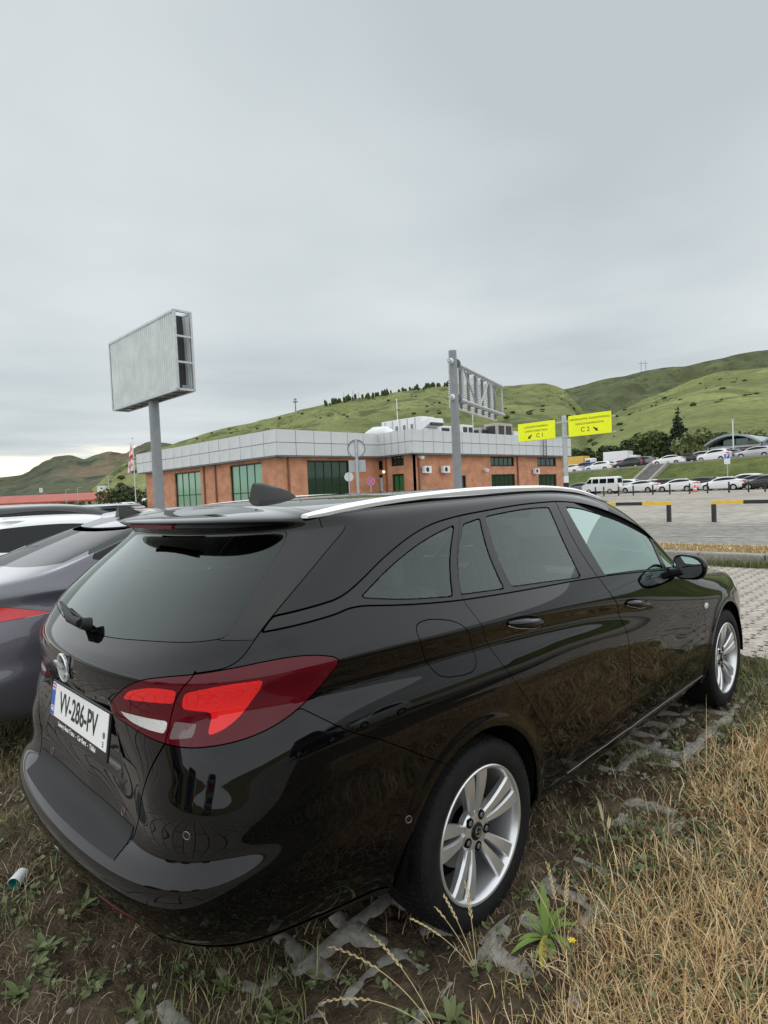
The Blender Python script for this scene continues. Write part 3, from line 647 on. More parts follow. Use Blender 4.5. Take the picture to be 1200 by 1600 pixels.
        # wheels
        build_wheel(car,0,-.880*sgn,-sgn); build_wheel(car,2.662,-.880*sgn,-sgn)
    side(1); side(-1)
    part('roof',B.cut(('f',lambda A:20.3-A[:,7]),nospoil,('f',lambda A:A[:,0]-wind_x(A))),M_PAINT,both=True)
    part('windscreen',B.cut(('f',lambda A:18.9-A[:,7]),('f',lambda A:wind_x(A)+.004-A[:,0]),('f',lambda A:A[:,0]-wind_b(A))),M_GLASS,flange=.005,both=True)
    part('bonnet',B.cut(('f',lambda A:14.93-A[:,7]),('f',lambda A:2.22-A[:,0]),('f',lambda A:np.where(A[:,7]>18.9,wind_b(A)-A[:,0],-1.0))),M_PAINT,both=True)
    # inner skin closes every gap line
    part('inner_skin',B.cut(*[('out',w,-.004) for w in wins],('out',PL['rg'],-.006),archR,archF,('f',lambda A:-np.maximum(np.maximum(wind_x(A)-A[:,0],18.9-A[:,7]),A[:,0]-wind_b(A)))),M_DARK,flange=0,off=-.014,both=True)
    # bumper sill plate, reflectors, valance, sensors, tow cover
    lp=B.cut(('f',lambda A:A[:,6]+1.212),('f',lambda A:5.55-A[:,7]),('f',lambda A:A[:,7]-7.35)); part('bumper_step_plate',lp,M_PLAST,flange=.003,off=.0022,both=True)
    for y in (-.60,.60):
        k=B.cut(('in',rp([(-1.34,.352),(-1.14,.360),(-1.14,.374),(-1.34,.366)],.006),0)); o=link('rear_reflector',surf_mesh('rear_reflector',*k,flange=.004,off=.002,mirror=y>0),M_REDLENS,car)
    part('lower_valance',B.cut(('f',lambda A:A[:,7]-1.75),('f',lambda A:A[:,6]+.40)),M_PLAST,flange=0,off=.003,both=True)
    for s_,z_ in ((-.958,.645),(-.36,.52),(-1.30,.60)):
        for mir in (1,-1):
            P,n=B.at(s_,z_,17)
            ss=MB(); ss.lathe([(.0001,.002),(.0085,.002),(.0085,-.004)],(0,0,0),'z',20); o=obj('parking_sensor',ss,M_SATIN,car,smooth=True,angle=30)
            rg=MB(); rg.lathe([(.0088,.0015),(.0105,.0025),(.0115,.0005)],(0,0,0),'z',20); r_=obj('sensor_ring',rg,M_GREYLENS,o,smooth=True)
            nn=Vector((n.x,n.y*mir,n.z)); o.rotation_euler=nn.to_track_quat('Z','Y').to_euler(); o.location=(P.x,P.y*mir,P.z)
    # number plate in its holder
    def plate_frame():
        e=bpy.data.objects.new('number_plate',None)
        return e
    pc=Vector((-.982,0,.815)); tilt=.15
    Mp=Matrix.Translation(pc)@Matrix.Rotation(-math.pi/2,4,'Z')@Matrix.Rotation(math.pi/2-tilt,4,'X')   # local x to the right, y up, z out
    hold=MB(); hold.box((0,-.012,-.006),(.534,.150,.008)); h=obj('plate_holder',hold,M_SATIN,tg,bevel=.003); h.matrix_local=Mp
    def flat(name,me,m,par,z):
        o=link(name,me,m,par); o.location=(0,0,z); return o
    pb=MB(); pb.box((0,0,0),(.520,.112,.003)); pl=obj('plate',pb,M_WHITE,tg,bevel=.001); pl.matrix_local=Mp
    bb=MB(); bb.box((-.240,0,.0017),(.036,.108,.0006));
    # parts of the plate stay on level three
    bl=obj('country_band',bb,M_BLUE,pl)
    for txt,sz,x,y,sx,bold,m in (('VV-286-PV',.098,.005,-.001,.80,.0012,M_INK),('GE',.026,-.240,-.032,1,.0004,M_WHITE)):
        me=text_mesh(txt,sz,.0004,sx=sx,bold=bold); o=link('lettering',me,m,pl); o.location=(x,y,.0022)
    fl=MB(); fl.box((-.240,.040,.0022),(.026,.018,.0006)); obj('flag_field',fl,M_WHITE,pl)
    fl=MB(); fl.box((-.240,.040,.0026),(.026,.004,.0005)); fl.box((-.240,.040,.0029),(.004,.018,.0005)); obj('flag_cross',fl,M_REDINK,pl)
    st=MB(); st.lathe([(.0001,.0022),(.010,.0022),(.010,.0016)],(.238,-.012,0),'z',20); obj('sticker',st,mat('sticker_grey',(.12,.16,.15),rough=.4),pl)
    st=MB()
    for k in range(3): st.box((.236,-.032-.006*k,.002),(.010,.003,.0006))
    obj('code_marks',st,M_INK,pl)
    me=text_mesh('Luxury Auto Trans  -  Car Rent  -  Tbilisi',.021,.0003,bold=.0004); o=link('holder_lettering',me,M_WHITE,h); o.location=(0,-.073,-.0012)
    # maker's emblem
    M_EMB=mat('emblem_silver',(.62,.63,.64),rough=.25,metal=.7)
    em=MB(); n=40
    em.lathe([(.038,-.004),(.046,-.002),(.0475,.004),(.044,.007),(.039,.005)],(0,0,0),'z',48,close=True)
    zz=[(-.062,.004),(.018,.004),(.018,-.003),(.062,-.003),(.062,-.009),(-.014,-.009),(-.014,-.002),(-.062,-.002)]
    em.prism([(-.062,.016),(.006,.016),(.022,.006),(-.010,.006),(-.062,.010)],'z',.004,.010); em.prism([(.062,-.016),(-.006,-.016),(-.022,-.006),(.010,-.006),(.062,-.010)],'z',.004,.010)
    e=obj('maker_emblem',em,M_EMB,tg,smooth=True,angle=30); P,n_=B.at(-1.63,.975,17)
    e.matrix_local=Matrix.Translation(Vector((P.x-.004,0,.975)))@Matrix.Rotation(-math.pi/2,4,'Z')@Matrix.Rotation(math.pi/2+.05,4,'X')
    # wiper
    wi=MB(); P0=Vector((-.945,-.03,1.118)); wi.tube([(-.935,-.03,1.105),(-.965,-.03,1.112)],[.022,.018],14)
    wi.tube([(-.965,-.03,1.113),(-.972,.05,1.120),(-.958,.12,1.128),(-.940,.20,1.135)],[.015,.014,.012,.010],8); wo=obj('rear_wiper',wi,M_PLAST,tg,smooth=True,angle=50)
    wb=MB(); wb.tube([(-.945,.02,1.118),(-.930,.22,1.128),(-.90,.38,1.132)],[.006,.008,.005],8); obj('wiper_blade',wb,M_PLAST,wo,smooth=True)
    # shark fin
    sf=MB(); secs=[]
    for t in np.linspace(0,1,9):
        z=1.474+.078*t; x0=-.270+.004*t; x1=-.050-.175*(.30*t+.70*t**2.4); wd_=.034*(1-t)**.6+.005
        secs.append([(x0,-wd_,z),(x0,wd_,z),(x0*.5+x1*.5,wd_*.9,z),(x1,wd_*.2,z),(x1,-wd_*.2,z),(x0*.5+x1*.5,-wd_*.9,z)])
    vs=[p for s_ in secs for p in s_]; sf.add(vs,[(i*6+j,i*6+(j+1)%6,i*6+6+(j+1)%6,i*6+6+j) for i in range(8) for j in range(6)]+[tuple(range(48,54))])
    obj('shark_fin_antenna',sf,M_SATIN,car,smooth=True,angle=50)
    # cabin
    fl=MB(); fl.box((1.2,0,.30),(3.6,1.5,.06)); obj('cabin_floor',fl,M_DARK,car)
    fl=MB(); fl.box((2.05,0,.80),(.62,1.52,.26),ry=.1); obj('dashboard',fl,M_INT,car,bevel=.06)
    fl=MB(); fl.box((-.40,0,.70),(.6,1.3,.5)); obj('load_cover',fl,M_INT,car,bevel=.06)
    for y in (-.38,.38): seat(car,1.02,y)
    for y in (-.42,0,.42): seat(car,.16,y,True)
    sw=MB(); sw.lathe([(.165,-.012),(.185,-.012),(.185,.012),(.165,.012)],(0,0,0),'x',36,close=True); sw.box((0,0,0),(.02,.33,.04)); o=obj('steering_wheel',sw,M_INT,car,smooth=True); o.location=(1.72,.38,.93); o.rotation_euler=(0,-.35,0)
    rm=MB(); rm.box((1.62,0,1.325),(.03,.22,.06)); obj('rear_view_mirror',rm,M_INT,car,bevel=.01)
    return car
WAGON=build_wagon()
# ------------------------------------------------------------------ ground, paving, roads
def vnoise(x,y,seed=0):
    xi=np.floor(x).astype(np.int64); yi=np.floor(y).astype(np.int64); fx=x-xi; fy=y-yi
    fx=fx*fx*(3-2*fx); fy=fy*fy*(3-2*fy)
    def h(a,b):
        n=(a*374761393+b*668265263+seed*1442695041)&0x7fffffff; n=((n^(n>>13))*1274126177)&0x7fffffff; n=n^(n>>16); return (n&0xffff)/65535.0
    return (h(xi,yi)*(1-fx)+h(xi+1,yi)*fx)*(1-fy)+(h(xi,yi+1)*(1-fx)+h(xi+1,yi+1)*fx)*fy
def fbm(x,y,o=4,seed=0,g=.5):
    s=0;a=1;t=0
    for k in range(o): s=s+a*vnoise(x*2**k,y*2**k,seed+k*17); t+=a; a*=g
    return s/t
def grid_mesh(name,X,Y,Z,smooth=True):
    n,m=X.shape; V=np.stack([X,Y,Z],2).reshape(-1,3); i=np.arange(n*m).reshape(n,m)
    F=np.stack([i[:-1,:-1].ravel(),i[:-1,1:].ravel(),i[1:,1:].ravel(),i[1:,:-1].ravel()],1)
    me=bpy.data.meshes.new(name); me.vertices.add(len(V)); me.vertices.foreach_set('co',V.ravel()); me.loops.add(len(F)*4); me.loops.foreach_set('vertex_index',F.ravel().astype(np.int32))
    me.polygons.add(len(F)); me.polygons.foreach_set('loop_start',(np.arange(len(F))*4).astype(np.int32)); me.polygons.foreach_set('use_smooth',np.full(len(F),smooth)); me.update();
    if me.polygons[0].normal.z<0: me.flip_normals()
    return me
def sheet(name,x0,x1,y0,y1,z,m):
    b=MB(); b.add([(x0,y0,z),(x1,y0,z),(x1,y1,z),(x0,y1,z)],[(0,1,2,3)]); return struct(name,b,m)
def noise_mat(name,stops,scale=3.0,detail=8,rough=.95,bump=.4,bscale=60,extra=None,bdist=.02):
    """colour ramp over fractal noise in world coordinates, second noise breaks it up"""
    m=bpy.data.materials.new(name); m.use_nodes=True; nt=m.node_tree; b=nt.nodes['Principled BSDF']; b.inputs['Roughness'].default_value=rough; b.inputs['Specular IOR Level'].default_value=.2
    g=nt.nodes.new('ShaderNodeNewGeometry'); n=nt.nodes.new('ShaderNodeTexNoise'); n.inputs['Scale'].default_value=scale; n.inputs['Detail'].default_value=detail; n.inputs['Roughness'].default_value=.62
    nt.links.new(g.outputs['Position'],n.inputs['Vector'])
    r=nt.nodes.new('ShaderNodeValToRGB'); nt.links.new(n.outputs[0],r.inputs[0]); e=r.color_ramp.elements
    while len(e)<len(stops): e.new(.5)
    for i,(p,c) in enumerate(stops): e[i].position=p; e[i].color=tuple(c)+(1,)
    n2=nt.nodes.new('ShaderNodeTexNoise'); n2.inputs['Scale'].default_value=scale*9; n2.inputs['Detail'].default_value=4; nt.links.new(g.outputs['Position'],n2.inputs['Vector'])
    mr=nt.nodes.new('ShaderNodeMapRange'); mr.inputs[1].default_value=.3; mr.inputs[2].default_value=.7; mr.inputs[3].default_value=.72; mr.inputs[4].default_value=1.25; nt.links.new(n2.outputs[0],mr.inputs[0])
    mx=nt.nodes.new('ShaderNodeMix'); mx.data_type='RGBA'; mx.blend_type='MULTIPLY'; mx.inputs[0].default_value=1; nt.links.new(r.outputs[0],mx.inputs[6]); nt.links.new(mr.outputs[0],mx.inputs[7])
    nt.links.new(mx.outputs[2],b.inputs['Base Color'])
    if bump:
        n3=nt.nodes.new('ShaderNodeTexNoise'); n3.inputs['Scale'].default_value=bscale; n3.inputs['Detail'].default_value=6; nt.links.new(g.outputs['Position'],n3.inputs['Vector'])
        bp=nt.nodes.new('ShaderNodeBump'); bp.inputs['Strength'].default_value=bump; bp.inputs['Distance'].default_value=bdist; nt.links.new(n3.outputs[0],bp.inputs['Height']); nt.links.new(bp.outputs[0],b.inputs['Normal'])
    MATS[name]=m; return m
M_LAND=noise_mat('land_grass',[(.3,(.10,.10,.035)),(.5,(.17,.15,.06)),(.7,(.24,.20,.10))],.05)
M_SOIL=noise_mat('dark_soil',[(.28,(.034,.025,.016)),(.5,(.075,.056,.036)),(.72,(.13,.102,.066))],3.2,bump=.9,bscale=70)
M_CONC=noise_mat('weathered_concrete',[(.3,(.20,.19,.165)),(.55,(.30,.285,.255)),(.75,(.38,.36,.325))],4,bump=.35,bscale=120,bdist=.006)
M_PAVER=noise_mat('paver_concrete',[(.3,(.30,.265,.225)),(.5,(.385,.345,.30)),(.72,(.44,.40,.35))],2.2,bump=.25,bscale=180,bdist=.004)
M_ASPH=noise_mat('road_asphalt',[(.3,(.19,.18,.162)),(.5,(.235,.222,.20)),(.7,(.285,.268,.242))],.45,bump=.2,bscale=90,bdist=.006)
M_LOT=noise_mat('lot_concrete',[(.3,(.27,.245,.21)),(.5,(.34,.31,.27)),(.72,(.40,.365,.32))],.22,bump=.2,bscale=60,bdist=.006)
M_LINE=noise_mat('worn_road_paint',[(.35,(.30,.29,.27)),(.6,(.52,.51,.49))],3,bump=0)
M_DARKSOIL=noise_mat('joint_soil',[(.3,(.025,.020,.013)),(.7,(.055,.045,.028))],9,bump=.5,bscale=90)
b=MB(); b.add([(-4000,-4000,-.09),(4000,-4000,-.09),(4000,4000,-.09),(-4000,4000,-.09)],[(0,1,2,3)]); struct('ground',b,M_LAND)
def soil_h(x,y):
    h=.022*(fbm(x*1.4,y*1.4,3,3)-.5)*2+.022*(fbm(x*5,y*5,3,9)-.5)*2+.012*(fbm(x*19,y*19,2,21)-.5)*2
    bank=np.clip((-1.15-y)/.6,0,1)*.02                 # the verge beside the car stands a little proud
    und=np.exp(-((x-1.2)/2.2)**4)*np.exp(-(y/.9)**4)*.03
    return h*1.35+bank+.017-und
gx=np.concatenate([np.linspace(-7,-1.32,60),np.arange(-1.3,1.6,.012),np.linspace(1.6,3.85,110)]); gy=np.concatenate([np.linspace(-7,-3,30),np.arange(-2.98,1.2,.014),np.linspace(1.22,16,120)])
gx=gx[gx>=-1.30]
X,Y=np.meshgrid(gx,gy,indexing='ij')
me=grid_mesh('verge_soil',X,Y,soil_h(X,Y)); o=link('verge_soil',me,M_SOIL); o['kind']='structure'
SOIL=o
# lattice turf stones, mostly grown over: only ribs stick out
def lattice_mesh():
    m=MB(); L,Wd,t=.60,.40,.075
    def rib(p,q,w,h):
        n=9; vs=[]; p=Vector(p);q=Vector(q); d=(q-p).normalized(); s=Vector((-d.y,d.x,0))
        for i in range(n+1):
            c=p+(q-p)*i/n; a=w/2*random.uniform(.72,1.2)+.012*abs(2*i/n-1)**3; b_=w/2*random.uniform(.72,1.2)+.012*abs(2*i/n-1)**3; z=h+random.uniform(-.007,.003)
            vs+=[c-s*a*1.12+Vector((0,0,-.09)),c-s*a+Vector((0,0,z-.008)),c-s*a*.72+Vector((0,0,z)),c+s*b_*.72+Vector((0,0,z)),c+s*b_+Vector((0,0,z-.008)),c+s*b_*1.12+Vector((0,0,-.09))]
        m.add(vs,[(6*i+j,6*i+j+1,6*i+7+j,6*i+6+j) for i in range(n) for j in range(5)])
    for k in range(4): rib((-L/2+k*(L/3),-Wd/2,0),(-L/2+k*(L/3),Wd/2,0),t*.80,0)
    for k in range(3): rib((-L/2,-Wd/2+k*(Wd/2),0),(L/2,-Wd/2+k*(Wd/2),0),t*.72,-.002)
    return m.mesh('turf_stone',True,60)
LMS=[lattice_mesh() for _ in range(4)]
lat=[]
for i in range(-3,9):
    for j in range(-4,6):
        x=-1.0+i*.605; y=-2.35+j*.405
        if x>3.5: continue
        o=link('turf_stone',LMS[(i*7+j*3)%4],M_CONC,SOIL); o.location=(x,y,-.004+random.uniform(-.014,.006)+(.030*math.exp(-((y+1.0)/.24)**2) if x>-.1 else -.004)); o.rotation_euler=(random.uniform(-.02,.02),random.uniform(-.02,.02),random.uniform(-.03,.03))
# interlocking drain pavers with S-shaped openings
def paver_mesh():
    L,Wd=.198,.149; a=L/2;b_=Wd/2;n=.036;
    P=[(-a,-b_),(-.062,-b_),(-.056,-b_+n),(-.014,-b_+n),(-.006,-b_),(a,-b_),(a,b_),(.062,b_),(.056,b_-n),(.014,b_-n),(.006,b_),(-a,b_)]
    # bevelled top
    Q=[(x*.972,y*.965) for x,y in P]; k=len(P)
    vs=[(x,y,-.08) for x,y in P]+[(x,y,-.006) for x,y in P]+[(x,y,0) for x,y in Q]
    fs=[tuple(range(2*k,3*k))]+[(i,(i+1)%k,k+(i+1)%k,k+i) for i in range(k)]+[(k+i,k+(i+1)%k,2*k+(i+1)%k,2*k+i) for i in range(k)]
    m=MB(); m.add(vs,fs); return m
PB=paver_mesh(); PM=PB.mesh('paver')
PAV=sheet('paved_bay',3.62,9.56,-9,20,-.035,M_DARKSOIL)
spots=[]
for i in range(29):
    for j in range(-30,34):
        x=3.78+i*.2045; y=-.605+j*.156
        if y< -6 or y>7: continue
        spots.append((x,y))
def vis(p): return (CAM[0]-p[0])**2+(CAM[1]-p[1])**2
def in_view(p):
    d=np.array([p[0],p[1],0])-CAM; q=d@_R; u=600+946.57*q[0]/-q[2]; return 1030<u<1215
spots.sort(key=lambda p:(not in_view(p),vis(p)))
rest=MB()
for k,(x,y) in enumerate(spots):
    z=.004*(random.random()-.5)+.006*math.sin(x*1.7)*math.sin(y*1.3)
    if k<300:
        o=link('paver',PM,M_PAVER,PAV); o.location=(x,y,z+.035); o.location.z=z; o.rotation_euler=(random.uniform(-.008,.008),random.uniform(-.008,.008),random.uniform(-.012,.012))
    else: rest.add([(vx+x,vy+y,vz+z) for vx,vy,vz in PB.v],PB.f)
o=obj('paver_field',rest,M_PAVER,PAV); o['kind']='stuff'
# lane of blocks behind the car, seen only as a reflection and at the picture's corner
def block_mat():
    m=bpy.data.materials.new('lane_blocks'); m.use_nodes=True; nt=m.node_tree; b=nt.nodes['Principled BSDF']; b.inputs['Roughness'].default_value=.9
    g=nt.nodes.new('ShaderNodeNewGeometry'); br=nt.nodes.new('ShaderNodeTexBrick'); br.inputs['Scale'].default_value=1; br.inputs['Brick Width'].default_value=.42; br.inputs['Row Height'].default_value=.30; br.inputs['Mortar Size'].default_value=.014
    br.inputs['Color1'].default_value=(.34,.30,.26,1); br.inputs['Color2'].default_value=(.27,.24,.21,1); br.inputs['Mortar'].default_value=(.03,.025,.02,1); nt.links.new(g.outputs['Position'],br.inputs['Vector']); nt.links.new(br.outputs[0],b.inputs['Base Color']); return m
sheet('block_lane',-9.5,-1.42,-40,40,-.012,block_mat())
EDGE=[]
for k in range(40):
    m=MB(); m.box((-1.36,-10+k*.5,-.05),(.10,.49,.13));
    if k==0: EM=m
EB=MB(); EB.box((0,0,0),(.10,.492,.13)); EMe=EB.mesh('edging_stone')
lane_edge=thing('edging_kerb','low concrete edging stones between the grass and the block lane behind the wagon','kerb',(-1.36,0,-.05))
for k in range(36):
    o=link('edging_stone',EMe,M_CONC,lane_edge); o.location=(0,-7+k*.5,random.uniform(-.006,.006))
# kerb, verge, road, lot
KB=MB(); KB.box((0,0,.045),(.22,.985,.33)); KBm=KB.mesh('kerb_stone')
kerb=thing('kerb','high pale concrete kerb along the far edge of the paved bay','kerb',(9.66,0,0))
for k in range(-12,20):
    o=link('kerb_stone',KBm,M_CONC,kerb); o.location=(random.uniform(-.008,.008),k*1.0,random.uniform(-.01,.01));
    if -6<k<8:
        md=o.modifiers.new('bevel','BEVEL'); md.width=.02; md.segments=2
M_VERGE=noise_mat('dry_verge',[(.3,(.11,.085,.035)),(.5,(.20,.15,.065)),(.7,(.28,.21,.10))],2.5,bump=1,bscale=40,bdist=.04)
sheet('grass_verge',9.77,11.3,-60,120,.165,M_VERGE)
b=MB(); b.box((11.36,30,.03),(.12,180,.27)); o=struct('road_edge_kerb',b,M_CONC)
sheet('road',11.42,19.2,-90,160,.012,M_ASPH)
sheet('parking_lot',19.2,78,-90,160,.016,M_LOT)
sheet('left_parking_lot',-1.25,9.55,16,160,.008,M_LOT)
b=MB(); b.add([(-60,16,-.004),(-1.27,16,-.004),(-1.27,160,-.004),(-60,160,-.004)],[(0,1,2,3)]); struct('left_lot_apron',b,M_LOT)
# faded painted lines
def line(x0,y0,x1,y1,w,z=.022):
    d=Vector((x1-x0,y1-y0,0)); n=Vector((-d.y,d.x,0)).normalized()*w/2; b=MB(); b.add([(x0-n.x,y0-n.y,z),(x1-n.x,y1-n.y,z),(x1+n.x,y1+n.y,z),(x0+n.x,y0+n.y,z)],[(0,1,2,3)]); return struct('lane_marking',b,M_LINE)
for k in range(14): line(14.6,-14+k*4.0,14.6,-12.2+k*4.0,.13)
line(18.3,-60,18.3,110,.12)
for x in (26,33,47,60): line(x,-20,x,28 if x>30 else 24,.13,.024)
# ------------------------------------------------------------------ other vehicles, each kind built once from its own body surface
import copy
def rows_scaled(zs=1.0,ws=1.0,rows=ROWS,z0=.30):
    out=[]
    f=lambda z: z if z<z0 else z0+(z-z0)*zs
    for xr,zr,k,w,z in rows: out.append((xr,f(zr),k,[a*ws for a in w],[f(a) for a in z]))
    return out
def rows_sedan():
    R_=[list(r) for r in copy.deepcopy(ROWS)]
    upd={5:(-1.075,.50),6:(-1.06,.54),7:(-1.04,.58),8:(-1.035,.66),9:(-1.04,.75),10:(-1.05,.84),11:(-1.06,.92),12:(-1.062,.965),13:(-1.045,1.005),14:(-1.00,1.035),15:(-.90,1.062),16:(-.60,1.115),17:(-.05,1.315),18:(.10,1.365),19:(.18,1.387),20:(.25,1.402),21:(.32,1.42),22:(.38,1.432),23:(.42,1.436)}
    wr={13:.84,14:.80,15:.765,16:.725,17:.63,18:.605,19:.585,20:.56,21:.48,22:.26,23:0}
    for r,(x,z) in upd.items():
        R_[r][0]=x;R_[r][1]=z
        if r>=16: R_[r][2]=2
    for r,w in wr.items(): R_[r][3][0]=w; R_[r][4][0]=max(R_[r][1],min(R_[r][4][0],R_[r][1]+.03))
    # lower, faster roof
    for r in range(15,24):
        for i in range(1,len(KX)):
            z=R_[r][4][i]; R_[r][4][i]=z if z<1.05 else 1.05+(z-1.05)*.93
    return [tuple(r) for r in R_]
SIDEG=rp([(-.42,1.185),(-.25,1.275),(-.06,1.345),(.10,1.365),(.55,1.392),(.88,1.392),(1.2,1.352),(1.5,1.285),(1.85,1.165),(2.03,.995),(1.5,1.03),(.9,1.075),(.3,1.11)],.03)
REARG=[(-1.9,1.10),(-1.2,1.10),(-.93,1.13),(-.905,1.34),(-1.9,1.36)]
KINDS={}
def kind_meshes(kind,nu=6,nv=4):
    key=(kind,nu)
    if key in KINDS: return KINDS[key]
    zs={'wagon':1.0,'hatch':1.02,'suv':1.16,'sedan':1.0,'van':1.42,'pickup':1.16}[kind]
    rows=rows_sedan() if kind=='sedan' else rows_scaled(zs)
    B=Body(rows,nu,nv,lambda s,S:sum(.012*np.exp(-((np.hypot(S[...,0]-c,S[...,2]-.325)-.38)/.03)**2)*(abs(S[...,1])>.6) for c in (0,2.662)))
    f=lambda P:[(x,z if z<.3 else .3+(z-.3)*zs) for x,z in P]
    sg=f(SIDEG); rg=f(REARG)
    tail=f(rp([(-1.30,.90),(-1.15,1.0),(-.90,1.03),(-.62,1.03),(-.70,.93),(-.95,.87),(-1.2,.86)],.03))
    ar=('f',lambda A:np.where(abs(A[:,1])>.45,.355-np.hypot(A[:,0],A[:,2]-.325),-1.0)); af=('f',lambda A:np.where(abs(A[:,1])>.45,.355-np.hypot(A[:,0]-2.662,A[:,2]-.325),-1.0))
    wx=lambda A:1.33+.25*A[:,1]**2; wb=lambda A:2.46-.36*A[:,1]**2
    ws=lambda A:np.maximum(np.maximum(wx(A)-A[:,0],18.9-A[:,7]),A[:,0]-wb(A))
    if kind=='sedan':
        tail=rp([(-1.5,1.0),(-1.2,1.03),(-.95,1.01),(-.72,.955),(-.50,.90),(-.80,.878),(-1.1,.865),(-1.5,.86)],.02)
        sg=[(x if x>-.1 else -.1+(x+.1)*.45,min(z,1.05+(z-1.05)*.93 if z>1.05 else z)) for x,z in SIDEG]
        rgf=lambda A:np.maximum(np.maximum(15.95-A[:,7],A[:,7]-17.6),abs(A[:,1])-(.66-.16*(A[:,7]-16)/1.6)+np.where(A[:,0]>.35,9,0))
        rgl=('f',rgf); rgo=('f',lambda A:-rgf(A)+.002)
    else:
        rgl=('in',rg,0); rgo=('out',rg,.002)
    vs=('f',lambda A:A[:,7]-17.3)
    Msh={}
    if kind=='sedan':
        # side glass measured in x,z: unrolled coordinate does not hold on the raked cabin
        xz=lambda poly,sg_: (lambda A: np.where(abs(A[:,1])>.5,sg_*sdf(poly,A[:,[0,2]]),1.0 if sg_>0 else -1.0))
        side_in=('f',xz(sg,1)); side_out=('f',lambda A:xz(sg,-1)(A)+.002)
    else: side_in=('in',sg,0); side_out=('out',sg,.002)
    Msh['body']=surf_mesh('body',*B.cut(side_out,rgo,('out',tail,.002),ar,af,('f',lambda A:-ws(A)+.002)),flange=.01,both=True)
    for nm,mir in (('side_window',False),('side_window',True)):
        Msh[nm+('L' if mir else 'R')]=surf_mesh(nm,*B.cut(side_in),flange=0,off=-.004,mirror=mir)
        Msh['tail_lamp'+('L' if mir else 'R')]=surf_mesh('tail_lamp',*B.cut(('in',tail,0),('f',lambda A:A[:,7]-15.5)),flange=0,off=.001,mirror=mir)
        hp=f(rp([(2.98,.735),(3.2,.80),(3.52,.78),(3.6,.70),(3.3,.665),(3.05,.69)],.03))
        Msh['headlamp'+('L' if mir else 'R')]=surf_mesh('headlamp',*B.cut(('in',hp,0),('f',lambda A:A[:,7]-15.5)),flange=0,off=.004,mirror=mir)
    Msh['rear_window']=surf_mesh('rear_window',*B.cut(rgl,vs),flange=0,off=-.003,both=True)
    Msh['windscreen']=surf_mesh('windscreen',*B.cut(('f',ws)),flange=0,off=-.003,both=True)
    KINDS[key]=Msh,B; return KINDS[key]
M_TINT=mat('dark_tinted_glass',(.010,.012,.013),rough=.45,spec=0,coat=.7,cior=1.4)
M_LAMPR=mat('far_tail_lamp',(.55,.010,.014),rough=.3,coat=.5)
M_LAMPW=mat('far_headlamp',(.55,.56,.57),rough=.2,coat=.8)
def paint(name,c,metal=0): return mat('paint_'+name,c,rough=.42 if metal else .5,metal=metal,spec=.3,coat=1.0)
_wm={}
def simple_wheel_mesh():
    if 'w' in _wm: return _wm['w']
    t=MB(); t.lathe([(.20,.0),(.225,-.004),(.26,-.012),(.29,-.006),(.312,.016),(.312,.18),(.29,.20),(.2,.2)],(0,0,0),'y',28); me=t.mesh('tyre',True,40); me.materials.append(M_RUB)
    r=MB(); r.lathe([(.001,.01),(.05,.008),(.06,.02)],(0,0,0),'y',20); r.lathe([(.224,.002),(.218,-.004),(.205,.004),(.2,.05)],(0,0,0),'y',28)
    for k in range(6):
        a=k*math.pi/3; r.bar((.04*math.cos(a),.012,.04*math.sin(a)),(.21*math.cos(a),.006,.21*math.sin(a)),.03,.05,up=(0,1,0))
    r.lathe([(.001,.06),(.2,.06)],(0,0,0),'y',20)
    m2=r.mesh('rim',True,40); m2.materials.append(M_RIM); _wm['w']=(me,m2); return _wm['w']
def vehicle(name,label,kind,pm,loc,rz,group=None,cat='car',nu=6,nv=4,glass=None,scale=(1,1,1),roof_pm=None):
    t=thing(name,label,cat,loc,rz,group); t.scale=scale
    Msh,B=kind_meshes(kind,nu,nv)
    link('body',Msh['body'].copy() if len(Msh['body'].materials) else Msh['body'],None,t)
    b=t.children[0]; b.data=Msh['body'].copy(); b.data.materials.clear(); b.data.materials.append(pm)
    for k,m in (('side_windowR',glass or M_TINT),('side_windowL',glass or M_TINT),('rear_window',glass or M_TINT),('windscreen',glass or M_TINT),('tail_lampR',M_LAMPR),('tail_lampL',M_LAMPR),('headlampR',M_LAMPW),('headlampL',M_LAMPW)):
        link(k.rstrip('RL'),Msh[k],m,t)
    tm,rm=simple_wheel_mesh()
    for x in (0,2.662):
        for sg in (-1,1):
            w=bpy.data.objects.new('wheel',tm); COL.objects.link(w); w.parent=t; w.location=(x,.88*sg,.312); w.rotation_euler=(0,0,0 if sg<0 else math.pi)
            link('rim',rm,None,w)
    m=MB(); m.box((1.3,0,.36),(3.4,1.45,.2)); link('underbody',m.mesh('underbody'),M_DARK,t)
    return t
